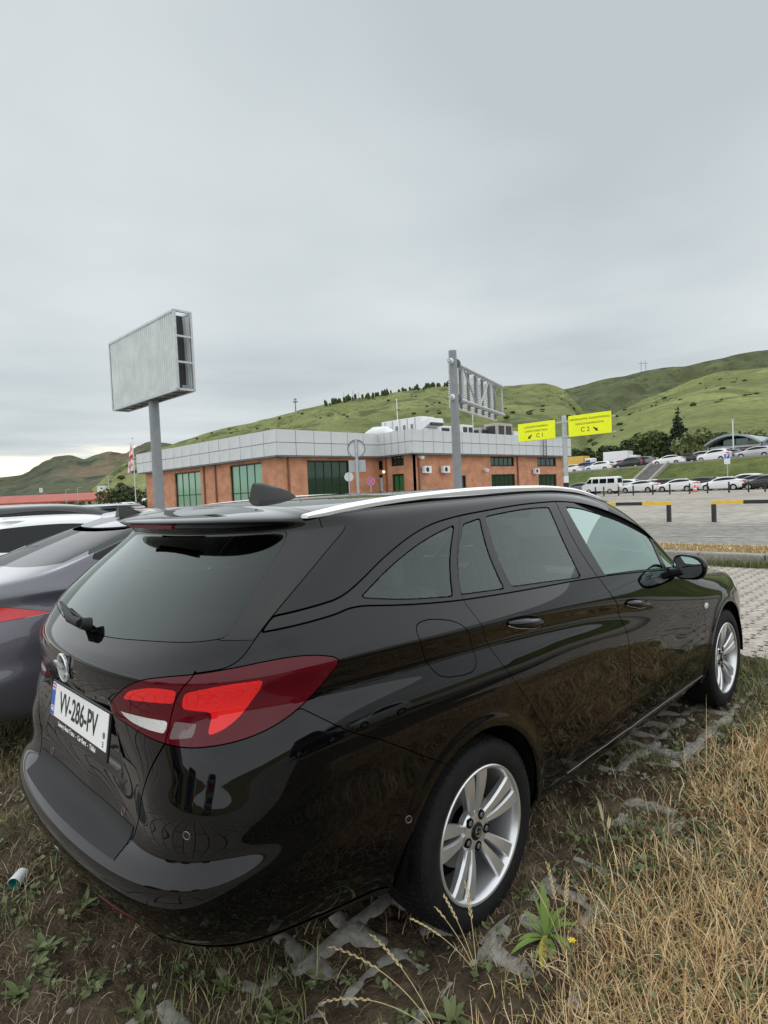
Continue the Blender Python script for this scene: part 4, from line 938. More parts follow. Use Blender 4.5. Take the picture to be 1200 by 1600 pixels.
# ------------------------------------------------------------------ hills
def px_az(u,v,D): return atd(u,v,D)
def hill(name,sil,Dr,Db,m,seed,rough=.05,nt=70,step=6,back=.35,pw=.85,gully=.06,base=0,label=None):
    """real ridge at distance Dr with its foot at Db; sil = ridge line as (column,row) of the photograph"""
    us=np.arange(sil[0][0],sil[-1][0]+1,step,dtype=float); vs=cspline([p[0] for p in sil],[p[1] for p in sil],us)
    drs=cspline([p[0] for p in sil],[p[2] if len(p)>2 else Dr for p in sil],us)
    n=len(us); T=np.concatenate([np.linspace(0,1,nt),1+np.linspace(.04,back,10)]); X=np.zeros((n,len(T)));Y=X.copy();Z=X.copy()
    for i,(u,v,D) in enumerate(zip(us,vs,drs)):
        top=atd(u,v,D); foot=atg(u,Db)
        dirv=np.array([top[0]-foot[0],top[1]-foot[1]])
        for j,t in enumerate(T):
            X[i,j]=foot[0]+dirv[0]*t; Y[i,j]=foot[1]+dirv[1]*t
            Z[i,j]=base+(top[2]-base)*(t**pw if t<=1 else 1-(t-1)**1.3*1.6)
    H=Z.max()
    env=np.clip(T,0,1)[None,:]*np.clip((1.0-np.minimum(T,1))[None,:]*5+.12,0,1)
    s=H/90.0
    N=(fbm(X/(75*s),Y/(75*s),5,seed)-.5)*2*rough*H*env
    r=1-abs(fbm(X/(38*s)+seed,Y/(38*s),4,seed+5)*2-1); N-= (r**3)*gully*H*env
    Z=Z+N; Z[:,0]-=1.0
    me=grid_mesh(name,X,Y,Z); o=link(name,me,m); o['kind']='structure'; return o,X,Y,Z
def hill_mat(name,grass,dark,bare,sc,seed,barep=.63):
    m=bpy.data.materials.new(name); m.use_nodes=True; nt=m.node_tree; b=nt.nodes['Principled BSDF']; b.inputs['Roughness'].default_value=1; b.inputs['Specular IOR Level'].default_value=.05
    g=nt.nodes.new('ShaderNodeNewGeometry'); mp=nt.nodes.new('ShaderNodeMapping'); mp.inputs['Location'].default_value=(seed*13.7,seed*7.1,0); nt.links.new(g.outputs['Position'],mp.inputs[0])
    def noi(scale,det=8,rg=.6):
        n=nt.nodes.new('ShaderNodeTexNoise'); n.inputs['Scale'].default_value=scale; n.inputs['Detail'].default_value=det; n.inputs['Roughness'].default_value=rg; nt.links.new(mp.outputs[0],n.inputs['Vector']); return n.outputs[0]
    def ramp(src,a,c0,bb,c1):
        r=nt.nodes.new('ShaderNodeValToRGB'); nt.links.new(src,r.inputs[0]); e=r.color_ramp.elements; e[0].position=a; e[0].color=c0+(1,); e[1].position=bb; e[1].color=c1+(1,); return r.outputs[0]
    def mix(f,a,c):
        x=nt.nodes.new('ShaderNodeMix'); x.data_type='RGBA'; nt.links.new(f,x.inputs[0]); nt.links.new(a,x.inputs[6])
        if isinstance(c,tuple): x.inputs[7].default_value=c+(1,)
        else: nt.links.new(c,x.inputs[7])
        return x.outputs[2]
    base=ramp(noi(sc),.35,tuple(c*.72 for c in grass),.65,tuple(c*1.2 for c in grass))
    sh=ramp(noi(sc*4.2,10,.68),.50,(0,0,0),.60,(1,1,1)); c1=mix(sh,base,dark)
    br=ramp(noi(sc*.9,6,.55),barep,(0,0,0),barep+.07,(1,1,1)); c2=mix(br,c1,bare)
    fine=ramp(noi(sc*30,6,.7),.3,(.7,.7,.7),.7,(1.2,1.2,1.2))
    mu=nt.nodes.new('ShaderNodeMix'); mu.data_type='RGBA'; mu.blend_type='MULTIPLY'; mu.inputs[0].default_value=1; nt.links.new(c2,mu.inputs[6]); nt.links.new(fine,mu.inputs[7]); nt.links.new(mu.outputs[2],b.inputs['Base Color'])
    return m
HM1=hill_mat('hill_grass_middle',(.188,.208,.084),(.095,.115,.050),(.20,.15,.085),.010,1)
HM2=hill_mat('hill_grass_right',(.196,.222,.084),(.125,.145,.058),(.20,.145,.08),.009,2,.66)
HM3=hill_mat('hill_scrub_back',(.105,.118,.058),(.058,.074,.040),(.14,.11,.07),.012,3)
HM4=hill_mat('hill_far_left',(.100,.106,.064),(.052,.066,.046),(.17,.13,.088),.0045,4,.56)
hill('far_left_hills',[(-420,760),(-250,735),(-150,752),(-60,747),(0,745),(30,741),(60,727),(88,712),(108,711),(130,716),(150,710),(172,705),(195,709),(215,697),(235,690),(262,692),(300,702),(360,715),(460,735)],1700,420,HM4,11,rough=.09,gully=.18)
hill('right_back_hill',[(700,650),(780,630),(850,612),(883,606),(950,590),(1010,578),(1060,571),(1130,557),(1200,545),(1300,527),(1450,520),(1600,540),(1900,600)],1250,520,HM3,23,rough=.06,gully=.14)
mid,mX,mY,mZ=hill('middle_hill',[(130,772,520),(200,716,560),(255,696,600),(330,673,640),(400,655,680),(460,641,700),(520,628,720),(600,613,740),(660,605,760),(715,600,780),(790,600,760),(850,598,720),(878,606,680),(905,632,600),(930,668,540),(960,706,480),(990,738,420)],700,175,HM1,31,rough=.045,gully=.15)
rgt,rX,rY,rZ=hill('right_grass_spur',[(880,735,330),(900,694,420),(925,668,480),(970,640,560),(1020,618,640),(1060,602,700),(1085,592,720),(1130,580,760),(1200,574,780),(1300,560,800),(1450,560,800),(1700,600,800)],700,150,HM2,41,rough=.03,gully=.09,base=3.5)
# wooded rises all round behind the viewer
def back_ridge():
    n=180; T=np.linspace(0,1,16); a=np.linspace(math.radians(100),math.radians(345),n); X=np.zeros((n,16));Y=X.copy();Z=X.copy()
    for i,aa in enumerate(a):
        for j,t in enumerate(T):
            r=260+500*t; X[i,j]=r*math.cos(aa); Y[i,j]=r*math.sin(aa); Z[i,j]=-1+(10+18*vnoise(np.array([i*.06]),np.array([.5]),77)[0])*t**.9
    Z+= (fbm(X/60,Y/60,4,5)-.5)*6*T[None,:]
    o=link('back_hills',grid_mesh('back_hills',X,Y,Z),HM1); o['kind']='structure'
back_ridge()
# scrub and ridge trees
M_SCRUB=mat('scrub_leaves',(.050,.064,.026),rough=.95,spec=.1,var=.4,scale=.4)
def scrub(name,X,Y,Z,n,sz,seed,tsel,label,tree=False):
    rg=np.random.default_rng(seed); m=MB(); cnt=0
    while cnt<n:
        i=rg.integers(2,X.shape[0]-2); t=tsel(rg,i)
        j=int(np.clip(t*69,0,69));
        if fbm(np.array([X[i,j]/40.]),np.array([Y[i,j]/40.]),3,seed)[0]<.50 and not tree: continue
        x,y,z=X[i,j]+rg.normal()*2,Y[i,j]+rg.normal()*2,Z[i,j]; s=sz*rg.uniform(.4,1.6)
        if tree: m.ico((x,y,z+s*.8),s,1,(.55,.55,1.3),.25,cnt)
        else: m.ico((x,y,z+s*.2),s,1,(1.3,1.3,.7),.3,cnt)
        cnt+=1
    o=obj(name,m,M_SCRUB); tag(o,label,'scrub' if not tree else 'trees',kind='stuff')
scrub('hill_scrub',mX,mY,mZ,300,1.05,5,lambda g,i:g.uniform(.25,.97),'dark scrub dotted over the middle grass hill')
scrub('hill_scrub',rX,rY,rZ,240,1.0,6,lambda g,i:g.uniform(.06,.9),'dark scrub in lines over the right grass slope')
scrub('ridge_trees',mX[60:100],mY[60:100],mZ[60:100],110,2.3,7,lambda g,i:g.uniform(.96,1.0),'row of small dark trees along the crest of the middle hill',True)
M_GALV=mat('galvanised_steel',(.42,.44,.45),rough=.45,metal=.55,var=.12,scale=6)
M_STEELD=mat('dull_steel',(.20,.21,.22),rough=.55,metal=.4)
M_GREYP=mat('grey_painted_steel',(.22,.235,.245),rough=.5,var=.10,scale=3)
def mast(name,label,cat,u,v,D,h,kind):
    top=atd(u,v,D); m=MB(); x,y,z=top
    t=thing(name,label,cat,(x,y,z-h))
    if kind=='cross':
        m.tube([(0,0,0),(0,0,h)],[h*.05,h*.03],6); obj('mast',m,M_STEELD,t); m=MB(); m.bar((-h*.12,h*.12,h*.72),(h*.12,-h*.12,h*.72),h*.10); m.bar((-h*.08,h*.08,h*.90),(h*.08,-h*.08,h*.90),h*.07); obj('crossarm',m,M_STEELD,t)
    else:
        for s in (-1,1):
            m=MB(); m.tube([(s*h*.16,-s*h*.16,0),(s*h*.13,-s*h*.13,h)],h*.022,5); obj('leg',m,M_STEELD,t)
        m=MB(); m.bar((-h*.32,h*.32,h*.78),(h*.32,-h*.32,h*.78),h*.03); obj('crossarm',m,M_STEELD,t)
    return t
mast('hilltop_mast','small dark mast standing alone on the left slope of the middle hill','mast',461,622,690,15,'cross')
mast('power_pylon','twin legged power pylon on the crest of the right hill','pylon',1005,564,1230,22,'pylon')
for u,v,h in ((537,613,10),(551,611,9),(560,612,7)):
    p=atd(u,v,722); t=tag(obj('antenna_mast',MB().tube([(0,0,0),(0,0,h)],.25,5),M_STEELD),{537:'leftmost of three thin masts on the middle hill crest',551:'second of three thin masts on the middle hill crest',560:'shortest thin mast on the middle hill crest'}[u],'mast','thin masts on the crest'); t.location=(p[0],p[1],p[2]-h)
# ------------------------------------------------------------------ embankment with the upper terrace
zt=lambda y: 3.78-(y-17.9)*.026
M_BANK=noise_mat('bank_grass',[(.3,(.060,.085,.022)),(.5,(.105,.135,.036)),(.7,(.17,.17,.06))],.35,bump=1,bscale=9,bdist=.15)
ys=np.linspace(-60,120,181); ts=np.linspace(0,1,15); X,Y=np.meshgrid(76.5+ts*9.5,ys,indexing='ij'); Z=(ts**1.0)[:,None]*(zt(Y)) + (fbm(X*.9,Y*.9,3,4)-.5)*.35*np.sin(math.pi*ts)[:,None]
o=link('embankment',grid_mesh('embankment',X,Y,Z),M_BANK); o['kind']='structure'
X,Y=np.meshgrid(np.array([86,100,150,240.]),ys,indexing='ij'); Z=zt(Y)+np.array([0,0,.5,3])[:,None]+.004
o=link('upper_terrace',grid_mesh('upper_terrace',X,Y,Z),M_LOT); o['kind']='structure'
b=MB();
for k in range(60): y=-50+k*2.6; b.bar((86.1,y,zt(y)+.08),(86.1,y+2.58,zt(y+2.6)+.08),.25,.3)
o=struct('terrace_kerb',b,M_CONC)
M_STAIR=noise_mat('stair_concrete',[(.3,(.15,.15,.145)),(.7,(.27,.265,.25))],1.2,bump=.3)
st=thing('embankment_stair','grey concrete stair running up the green embankment','stairs',(76.2,31.5,0))
yA=30.2
for k in range(22):
    m=MB(); m.box((.2+k*.44,-.6+.0*k,zt(30)*k/22.+.14),(.46,2.0,.34)); obj('step',m,M_STAIR,st)
for dy in (-1.75,.55):
    m=MB(); m.bar((-.1,dy,.15),(9.7,dy,zt(30)+.25),.35,.5); obj('side_wall',m,M_CONC,st)
# ------------------------------------------------------------------ brick inspection building
def on_x(u,x,z=0):
    d=ray(u,hor(u)); k=(x-CAM[0])/d[0]; return CAM[1]+d[1]*k
def on_y(u,y):
    d=ray(u,hor(u)); k=(y-CAM[1])/d[1]; return CAM[0]+d[0]*k
def brick_mat():
    m=bpy.data.materials.new('orange_brick'); m.use_nodes=True; nt=m.node_tree; b=nt.nodes['Principled BSDF']; b.inputs['Roughness'].default_value=.9; b.inputs['Specular IOR Level'].default_value=.15
    tc=nt.nodes.new('ShaderNodeTexCoord'); mp=nt.nodes.new('ShaderNodeMapping'); nt.links.new(tc.outputs['UV'],mp.inputs[0])
    br=nt.nodes.new('ShaderNodeTexBrick'); br.inputs['Scale'].default_value=1; br.inputs['Brick Width'].default_value=.25; br.inputs['Row Height'].default_value=.075; br.inputs['Mortar Size'].default_value=.012
    br.inputs['Color1'].default_value=(.64,.27,.145,1); br.inputs['Color2'].default_value=(.50,.215,.12,1); br.inputs['Mortar'].default_value=(.36,.25,.18,1); nt.links.new(mp.outputs[0],br.inputs['Vector'])
    n=nt.nodes.new('ShaderNodeTexNoise'); n.inputs['Scale'].default_value=1.3; n.inputs['Detail'].default_value=5; nt.links.new(tc.outputs['UV'],n.inputs['Vector'])
    mr=nt.nodes.new('ShaderNodeMapRange'); mr.inputs[1].default_value=.3; mr.inputs[2].default_value=.7; mr.inputs[3].default_value=.8; mr.inputs[4].default_value=1.2; nt.links.new(n.outputs[0],mr.inputs[0])
    mx=nt.nodes.new('ShaderNodeMix'); mx.data_type='RGBA'; mx.blend_type='MULTIPLY'; mx.inputs[0].default_value=1; nt.links.new(br.outputs[0],mx.inputs[6]); nt.links.new(mr.outputs[0],mx.inputs[7]); nt.links.new(mx.outputs[2],b.inputs['Base Color'])
    return m
M_BRICK=brick_mat()
M_PANEL=mat('cladding_panel',(.55,.565,.575),rough=.5,metal=.1,var=.05,scale=.7)
M_FRAME=mat('green_black_frame',(.012,.016,.013),rough=.4)
M_GGLASS=mat('green_mirror_glass',(.27,.46,.34),rough=.12,metal=.35,coat=.4)
M_GGLASSD=mat('dark_green_glass',(.03,.07,.045),rough=.08,metal=.5,coat=.5)
M_DOORG=mat('green_door',(.02,.13,.045),rough=.4)
M_ROOFW=mat('roof_membrane',(.35,.35,.34),rough=.9)
M_UNITW=mat('white_unit_sheet',(.70,.71,.72),rough=.45,var=.06,scale=1)
M_DRK=mat('dark_louvre',(.03,.032,.035),rough=.6)
def uvbox(name,c,d,m,parent):
    """box with uv in metres so that brick courses run level"""
    b=MB(); b.box(c,d); me=b.mesh(name); uv=me.uv_layers.new(name='uv')
    for p in me.polygons:
        for li in p.loop_indices:
            v=me.vertices[me.loops[li].vertex_index].co
            uv.data[li].uv=(v.y+v.x,v.z) if abs(p.normal.z)<.5 else (v.x,v.y)
    return link(name,me,m,parent)
XB=23.95; YB=34.15; XD=34.0; YD=30.35; ZC,ZT=4.42,6.30
Yl=on_x(226,XB); Xe=on_y(883,YD)
bld=thing('inspection_building','long orange brick building with grey panel fascia behind the wagon','building',(XB,YB,0))
def L(x,y,z): return (x-XB,y-YB,z)
# openings on a face: list of (a0,a1,z0,z1); walls are built as piers between them
def face(axis,pos,a0,a1,ops,depth=.35,sgn=1):
    """brick wall along an axis with real openings; sgn is the outward direction on the other axis"""
    cuts=sorted(set([a0,a1]+[o[0] for o in ops]+[o[1] for o in ops]))
    def put(p0,p1,z0,z1):
        if p1-p0<.01 or z1-z0<.01: return
        c=((p0+p1)/2,(z0+z1)/2); w=p1-p0; h=z1-z0; q=pos-sgn*depth/2
        if axis=='y': uvbox('wall',L(q,c[0],c[1]),(depth,w,h),M_BRICK,bld)
        else: uvbox('wall',L(c[0],q,c[1]),(w,depth,h),M_BRICK,bld)
    for p0,p1 in zip(cuts[:-1],cuts[1:]):
        mid_=(p0+p1)/2; here=sorted([o for o in ops if o[0]<=mid_<=o[1]],key=lambda o:o[2]); z=0
        for o in here: put(p0,p1,z,o[2]); z=o[3]
        put(p0,p1,z,ZC+.1)
def window(axis,pos,a0,a1,z0,z1,nv,hz,glass=None,sgn=1,inset=.16):
    g=glass or M_GGLASS; q=pos-sgn*inset; w=a1-a0
    def P(a,off,z): return L(q+off*sgn,a,z) if axis=='y' else L(a,q+off*sgn,z)
    def D(wa,t,h): return (t,wa,h) if axis=='y' else (wa,t,h)
    fr=MB(); fr.box(P((a0+a1)/2,0,z1-.05),D(w,.12,.10)); fr.box(P((a0+a1)/2,0,z0+.05),D(w,.12,.10))
    for a in (a0+.05,a1-.05): fr.box(P(a,.002,(z0+z1)/2),D(.10,.12,z1-z0-.2))
    f=obj('window',fr,M_FRAME,bld)
    xs=np.linspace(a0+.1,a1-.1,nv+1); zs=[z0+.1]+list(hz)+[z1-.1]
    for i in range(nv):
        for j in range(len(zs)-1):
            m=MB(); m.box(P((xs[i]+xs[i+1])/2,-.02+random.uniform(-.004,.004),(zs[j]+zs[j+1])/2),D(xs[i+1]-xs[i]-.07,.02,zs[j+1]-zs[j]-.06)); obj('pane',m,g if not isinstance(g,(list,tuple)) else g[(i*3+j)%len(g)],f)
    m=MB()
    for x in xs[1:-1]: m.box(P(x,-.01,(z0+z1)/2),D(.07,.08,z1-z0-.2))
    obj('mullion',m,M_FRAME,f)
    if hz:
        m=MB()
        for z in hz: m.box(P((a0+a1)/2,-.014,z),D(w-.2,.07,.06))
        obj('transom',m,M_FRAME,f)
yx=lambda u:on_x(u,XB); xy=lambda u:on_y(u,YB); xd=lambda u:on_y(u,YD); yd=lambda u:on_x(u,XD)
w1=(yx(315),yx(275),.4,4.05); w2=(yx(411),yx(361.5),.4,4.15)
face('y',XB,YB,Yl-.6,[w1,w2],sgn=-1)
window('y',XB,*w1,4,[2.0],sgn=-1); window('y',XB,*w2,4,[1.9],glass=[M_GGLASS,M_GGLASS,M_GGLASSD],sgn=-1)
w3=(xy(482),xy(548),.3,4.12)
Xc=XD
face('x',YB,XB+.36,XD-.02,[w3],sgn=-1)
window('x',YB,*w3,5,[2.3],glass=M_GGLASSD,sgn=-1)
# block two, left return
ya=YD+.36
dl=[(yd(599),yd(588.5),0,2.95),(yd(632),yd(613.5),0,2.9),(yd(633),yd(613),3.55,4.35),(yd(600),yd(590),3.35,4.1)]
dl=[(min(a,b_),max(a,b_),c,d) for a,b_,c,d in dl]
face('y',XD,YD,YB-.02,[o for o in dl],sgn=-1)
window('y',XD,*dl[2],3,[],glass=M_GGLASSD,sgn=-1); window('y',XD,*dl[3],2,[],glass=M_GGLASSD,sgn=-1)
window('y',XD,*dl[1],2,[],glass=M_DOORG,sgn=-1)
m=MB(); m.box(L(XD+.2,(dl[0][0]+dl[0][1])/2,1.47),(.06,dl[0][1]-dl[0][0],2.94)); d_=obj('door',m,M_DRK,bld); m=MB(); m.box(L(XD+.16,dl[0][0]+.35,1.5),(.03,.35,2.4)); obj('door_leaf',m,M_UNITW,d_)
# block two, long face
f_ops=[(xd(768),xd(805),3.38,4.28),(xd(768.5),xd(805.5),.05,2.65),(xd(841),xd(870),3.35,4.25),(xd(842),xd(870),.05,2.55),(xd(712),xd(729),0,2.6)]
face('x',YD,XD+.002,Xe-.4,f_ops,sgn=-1)
window('x',YD,*f_ops[0],5,[],glass=M_GGLASSD,sgn=-1); window('x',YD,*f_ops[1],5,[1.9],glass=M_GGLASSD,sgn=-1)
window('x',YD,*f_ops[2],4,[],glass=M_GGLASSD,sgn=-1); window('x',YD,*f_ops[3],4,[1.8],glass=M_GGLASSD,sgn=-1); window('x',YD,*f_ops[4],2,[2.0],glass=M_DRK,sgn=-1)
uvbox('wall',L(Xe-.2,YD+5,2.2),(.35,9,4.5),M_BRICK,bld)
# floor slab behind glass, dark
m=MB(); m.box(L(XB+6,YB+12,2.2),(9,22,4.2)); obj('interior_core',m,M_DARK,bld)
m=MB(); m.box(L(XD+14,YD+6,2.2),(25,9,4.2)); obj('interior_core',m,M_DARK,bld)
for pos in (('y',XB,yx(340)),('y',XB,yx(322)),('x',YB,xy(452)),('x',YD,xd(655)),('x',YD,xd(809)),('y',XD,yd(606))):      # rain pipes
    m=MB();
    if pos[0]=='y': m.tube([L(pos[1]-.10,pos[2],0),L(pos[1]-.10,pos[2],ZC)],.07,8)
    else: m.tube([L(pos[2],pos[1]-.10,0),L(pos[2],pos[1]-.10,ZC)],.07,8)
    obj('rain_pipe',m,mat('pipe_brown',(.20,.07,.035),rough=.5),bld,smooth=True)
# fascia: backing and single panels with recessed joints
def fascia(axis,pos,a0,a1,n,sgn=-1,over=.55):
    q=pos+sgn*over
    m=MB(); c=(a0+a1)/2
    m.box(L(q-sgn*.25,c,(ZC+ZT)/2) if axis=='y' else L(c,q-sgn*.25,(ZC+ZT)/2),(.4,abs(a1-a0),ZT-ZC-.02) if axis=='y' else (abs(a1-a0),.4,ZT-ZC-.02)); obj('fascia_backing',m,M_STEELD,bld)
    w=(a1-a0)/n; h=(ZT-ZC)/2; g=.045
    mb=MB(); dims=(.05,abs(w)-g,h-g) if axis=='y' else (abs(w)-g,.05,h-g); mb.box((0,0,0),dims); me=mb.mesh('fascia_panel'); me.materials.append(M_PANEL)
    for i in range(n):
        for j in range(2):
            a=a0+w*(i+.5); z=ZC+h*(j+.5); o=link('fascia_panel',me,None,bld); r_=random.uniform(-.008,.008)
            o.location=L(q+r_,a,z) if axis=='y' else L(a,q+r_,z)
    m=MB(); cc=(a0+a1)/2; m.box(L(pos+sgn*.2,cc,ZC-.05) if axis=='y' else L(cc,pos+sgn*.2,ZC-.05),(.7,abs(a1-a0)+.2,.06) if axis=='y' else (abs(a1-a0)+.2,.7,.06)); obj('soffit',m,M_STEELD,bld)
OV=.55
fascia('y',XB,YB-OV,Yl,15); fascia('x',YB,XB-OV,XD-OV,6); fascia('y',XD,YD-OV,YB-OV,5); fascia('x',YD,XD-OV,Xe+.5,20)
m=MB(); m.box(L(Xe+.5,YD+4.5,(ZC+ZT)/2),(.3,9.5,ZT-ZC)); obj('fascia_end',m,M_PANEL,bld)
m=MB(); m.box(L((XB+XD)/2+4,YB+13,ZT-.25),(18,27,.1)); obj('flat_roof',m,M_ROOFW,bld)
m=MB(); m.box(L((XD+Xe)/2,YD+6,ZT-.27),(Xe-XD,11,.1)); obj('flat_roof',m,M_ROOFW,bld)
# wall fittings
for u,lab in ((664,'left wall air conditioner on the brick front'),(693,'right wall air conditioner on the brick front')):
    t=thing('wall_air_conditioner',lab,'air conditioner',(xd(u),YD-.30,2.85),0,'air conditioners on the brick wall'); m=MB(); m.box((0,0,.28),(.86,.32,.58)); obj('casing',m,M_UNITW,t,bevel=.02); m=MB(); m.lathe([(.001,-.165),(.2,-.165),(.2,-.16)],(-.08,0,.28),'y',20); obj('fan_grille',m,M_DRK,t); m=MB(); m.bar((-.3,.0,0),(-.3,.3,0),.04); m.bar((.3,0,0),(.3,.3,0),.04); obj('bracket',m,M_STEELD,t)
t=thing('wall_air_conditioner','small air conditioner low on the right end of the brick front','air conditioner',(xd(835),YD-.28,2.6)); m=MB(); m.box((0,0,.28),(.8,.3,.55)); obj('casing',m,M_UNITW,t); m=MB(); m.lathe([(.001,-.155),(.2,-.155),(.2,-.15)],(-.08,0,.28),'y',16); obj('fan_grille',m,M_DRK,t)
for u,zz,lab in ((757,3.05,'floodlight on the brick front beside the wide entrance'),(656,4.15,'small camera under the fascia near the building corner')):
    t=thing('wall_lamp' if zz<4 else 'security_camera',lab,'lamp' if zz<4 else 'camera',(xd(u),YD-.3,zz)); m=MB(); m.box((0,0,0),(.35,.4,.2),rx=.4); obj('head',m,M_UNITW,t); m=MB(); m.bar((0,0,0),(0,.3,.05),.05); obj('arm',m,M_STEELD,t)
for u,lab in ((584,'left round wall lamp above the side door'),(603,'right round wall lamp above the side door')):
    t=thing('wall_lamp',lab,'lamp',(XD-.15,yd(u),3.15)); m=MB(); m.ico((0,0,0),.14,2); obj('globe',m,mat('lamp_glass',(.85,.72,.42),rough=.3,emit=.6),t,smooth=True); m=MB(); m.bar((0,0,.1),(.15,0,.12),.05); obj('arm',m,M_STEELD,t)
# roof plant
def unit(name,lab,u,D,w,d,h,louv=True,mm=None):
    p=atg(u,D); t=thing(name,lab,'rooftop unit',(p[0],p[1],ZT-.2)); m=MB(); m.box((0,0,h/2),(w,d,h)); obj('housing',m,mm or M_UNITW,t,bevel=.03)
    if louv:
        for k,(ww,x) in enumerate(((w*.36,-w*.24),(w*.36,w*.24))):
            m=MB(); m.box((x,-d/2-.01,h*.55),(ww,.03,h*.6)); obj('louvre',m,M_DRK,t)
        m=MB(); m.box((-w/2-.01,0,h*.55),(.03,d*.7,h*.6)); obj('louvre',m,M_DRK,t)
    return t
t=thing('rooftop_air_handler','long white air handling unit on the roof left of the gantry pole','rooftop unit',tuple(atg(655,56))[:2]+(ZT-.2,))
m=MB(); m.box((0,1.0,1.35),(1.9,5.0,1.3)); obj('upper_duct',m,M_UNITW,t,bevel=.05); m=MB(); m.box((.2,.6,.45),(2.0,5.2,.9)); obj('lower_duct',m,M_UNITW,t,bevel=.05)
m=MB(); m.prism([(-1.5,.75),(-1.5,1.55),(-2.5,1.75),(-2.6,1.35)],'x',-.9,.9); obj('intake_hood',m,M_UNITW,t); m=MB(); m.box((0,-2.45,1.4),(1.6,.25,.6),rx=-.3); obj('louvre',m,M_DRK,t)
for k in range(5):
    m=MB(); m.box((-.97,-.8+k*.95,1.35),(.03,.10,1.2)); obj('panel_rib',m,M_GALV,t)
    m=MB(); m.box((-.975,-.4+k*.95,1.2),(.03,.3,.4)); obj('hatch',m,M_STEELD,t)
t=thing('rooftop_duct','rounded pale duct bend on the roof at the left','rooftop unit',tuple(atg(601,55))[:2]+(ZT-.2,)); m=MB(); m.tube([(0,1.6,0),(0,1.4,.55),(0,.8,.75),(0,-.6,.72),(0,-1.4,.35)],[.55,.6,.6,.55,.45],16); obj('duct',m,M_UNITW,t,smooth=True)
unit('rooftop_unit','white rooftop unit with dark louvres left of the gantry pole',695,60,3.2,2.2,1.5); unit('rooftop_unit','white rooftop unit just right of the gantry pole',723,60,1.8,2.0,1.55)
unit('rooftop_unit','grey rooftop condenser with three dark bays',757,62,2.6,1.6,1.35,mm=M_GALV); unit('rooftop_unit','tall beige rooftop condenser left of the yellow signs',783,62,2.7,1.6,1.75,mm=mat('beige_unit',(.42,.36,.31),rough=.6)); unit('rooftop_unit','low white rooftop unit half hidden by the yellow sign',806,64,2.8,2,1.0,louv=False)
for u,h,lab in ((627,4.2,'tall thin antenna on the roof left of the white unit'),(744,3.0,'short thin antenna on the roof right of the gantry')):
    p=atg(u,58); t=tag(obj('antenna',MB().tube([(0,0,0),(0,0,h)],.035,5),M_UNITW),lab,'antenna','thin roof antennas'); t.location=(p[0],p[1],ZT-.2)
t=thing('roof_ladder','dark cage ladder climbing the fascia behind the yellow sign','ladder',(xd(843),YD-.75,3.3))
for dx in (-.28,.28):
    m=MB(); m.tube([(dx,0,0),(dx,0,3.5)],.035,6); obj('rail',m,M_DRK,t)
for k in range(12):
    m=MB(); m.bar((-.28,0,.2+k*.28),(.28,0,.2+k*.28),.035); obj('rung',m,M_DRK,t)
# ------------------------------------------------------------------ signs and poles
def billboard():
    x=8.1; yl=on_x(188,x); yr=on_x(289,x); z0,z1=5.28,7.92
    yp=on_x(249,x+.27); t=thing('billboard','blank corrugated metal billboard on a single grey pole','billboard',(x+.27,yp,0)); dp=.53
    ox=-.27; LY=lambda y:y-yp
    n=34; w=(yl-yr)/n
    for face_x,sg in ((ox,-1),(ox+dp,1)):
        m=MB(); pts=[]
        for k in range(n*4+1):
            f=k%4; pts.append((face_x+sg*(.06 if f in(1,2) else 0),LY(yr)+w*k/4))
        vs=[(px,py,z0) for px,py in pts]+[(px,py,z1) for px,py in pts]; k=len(pts)
        m.add(vs,[(i,i+1,k+i+1,k+i) for i in range(k-1)]); obj('corrugated_sheet',m,mat('galvanised_sheet',(.60,.64,.63),rough=.6,metal=.15,var=.10,scale=1.3),t)
    y0,y1=LY(yr)-.03,LY(yl)+.03
    for xx in (ox-.03,ox+dp+.03):
        for p,q in (((xx,y0,z0),(xx,y1,z0)),((xx,y0,z1),(xx,y1,z1)),((xx,y0,z0),(xx,y0,z1)),((xx,y1,z0),(xx,y1,z1))):
            m=MB(); m.bar(p,q,.08); obj('frame_bar',m,M_GALV,t)
    for yy in (y0,y1):
        for z in (z0,z0+(z1-z0)*.35,z0+(z1-z0)*.68,z1):
            m=MB(); m.bar((ox,yy,z),(ox+dp,yy,z),.07); obj('cross_bar',m,M_GALV,t)
    for k in range(9):
        yy=y0+(y1-y0)*k/8; m=MB(); m.bar((ox,yy,z0-.0),(ox+dp,yy,z0-.0),.06); obj('floor_bar',m,M_STEELD,t)
    for k in range(1,14):
        yy=y0+(y1-y0)*k/14; m=MB(); m.box((ox+dp/2,yy,(z0+z1)/2),(dp-.16,.08,z1-z0-.1)); obj('light_baffle',m,M_DRK,t)  # dark uprights added only to block light and darken the space between the sheets
    for xx in (ox+.2,ox+dp-.2):
        m=MB(); m.bar((xx,y0,z0+.08),(xx,y1,z0+.08),.14); obj('bearer',m,M_STEELD,t)
    m=MB(); m.tube([(0,0,-.1),(0,0,z1+.12)],.185,20); obj('pole',m,M_GREYP,t,smooth=True,angle=60)
    m=MB(); m.box((0,0,.03),(.7,.7,.06)); obj('base_plate',m,M_STEELD,t)
billboard()
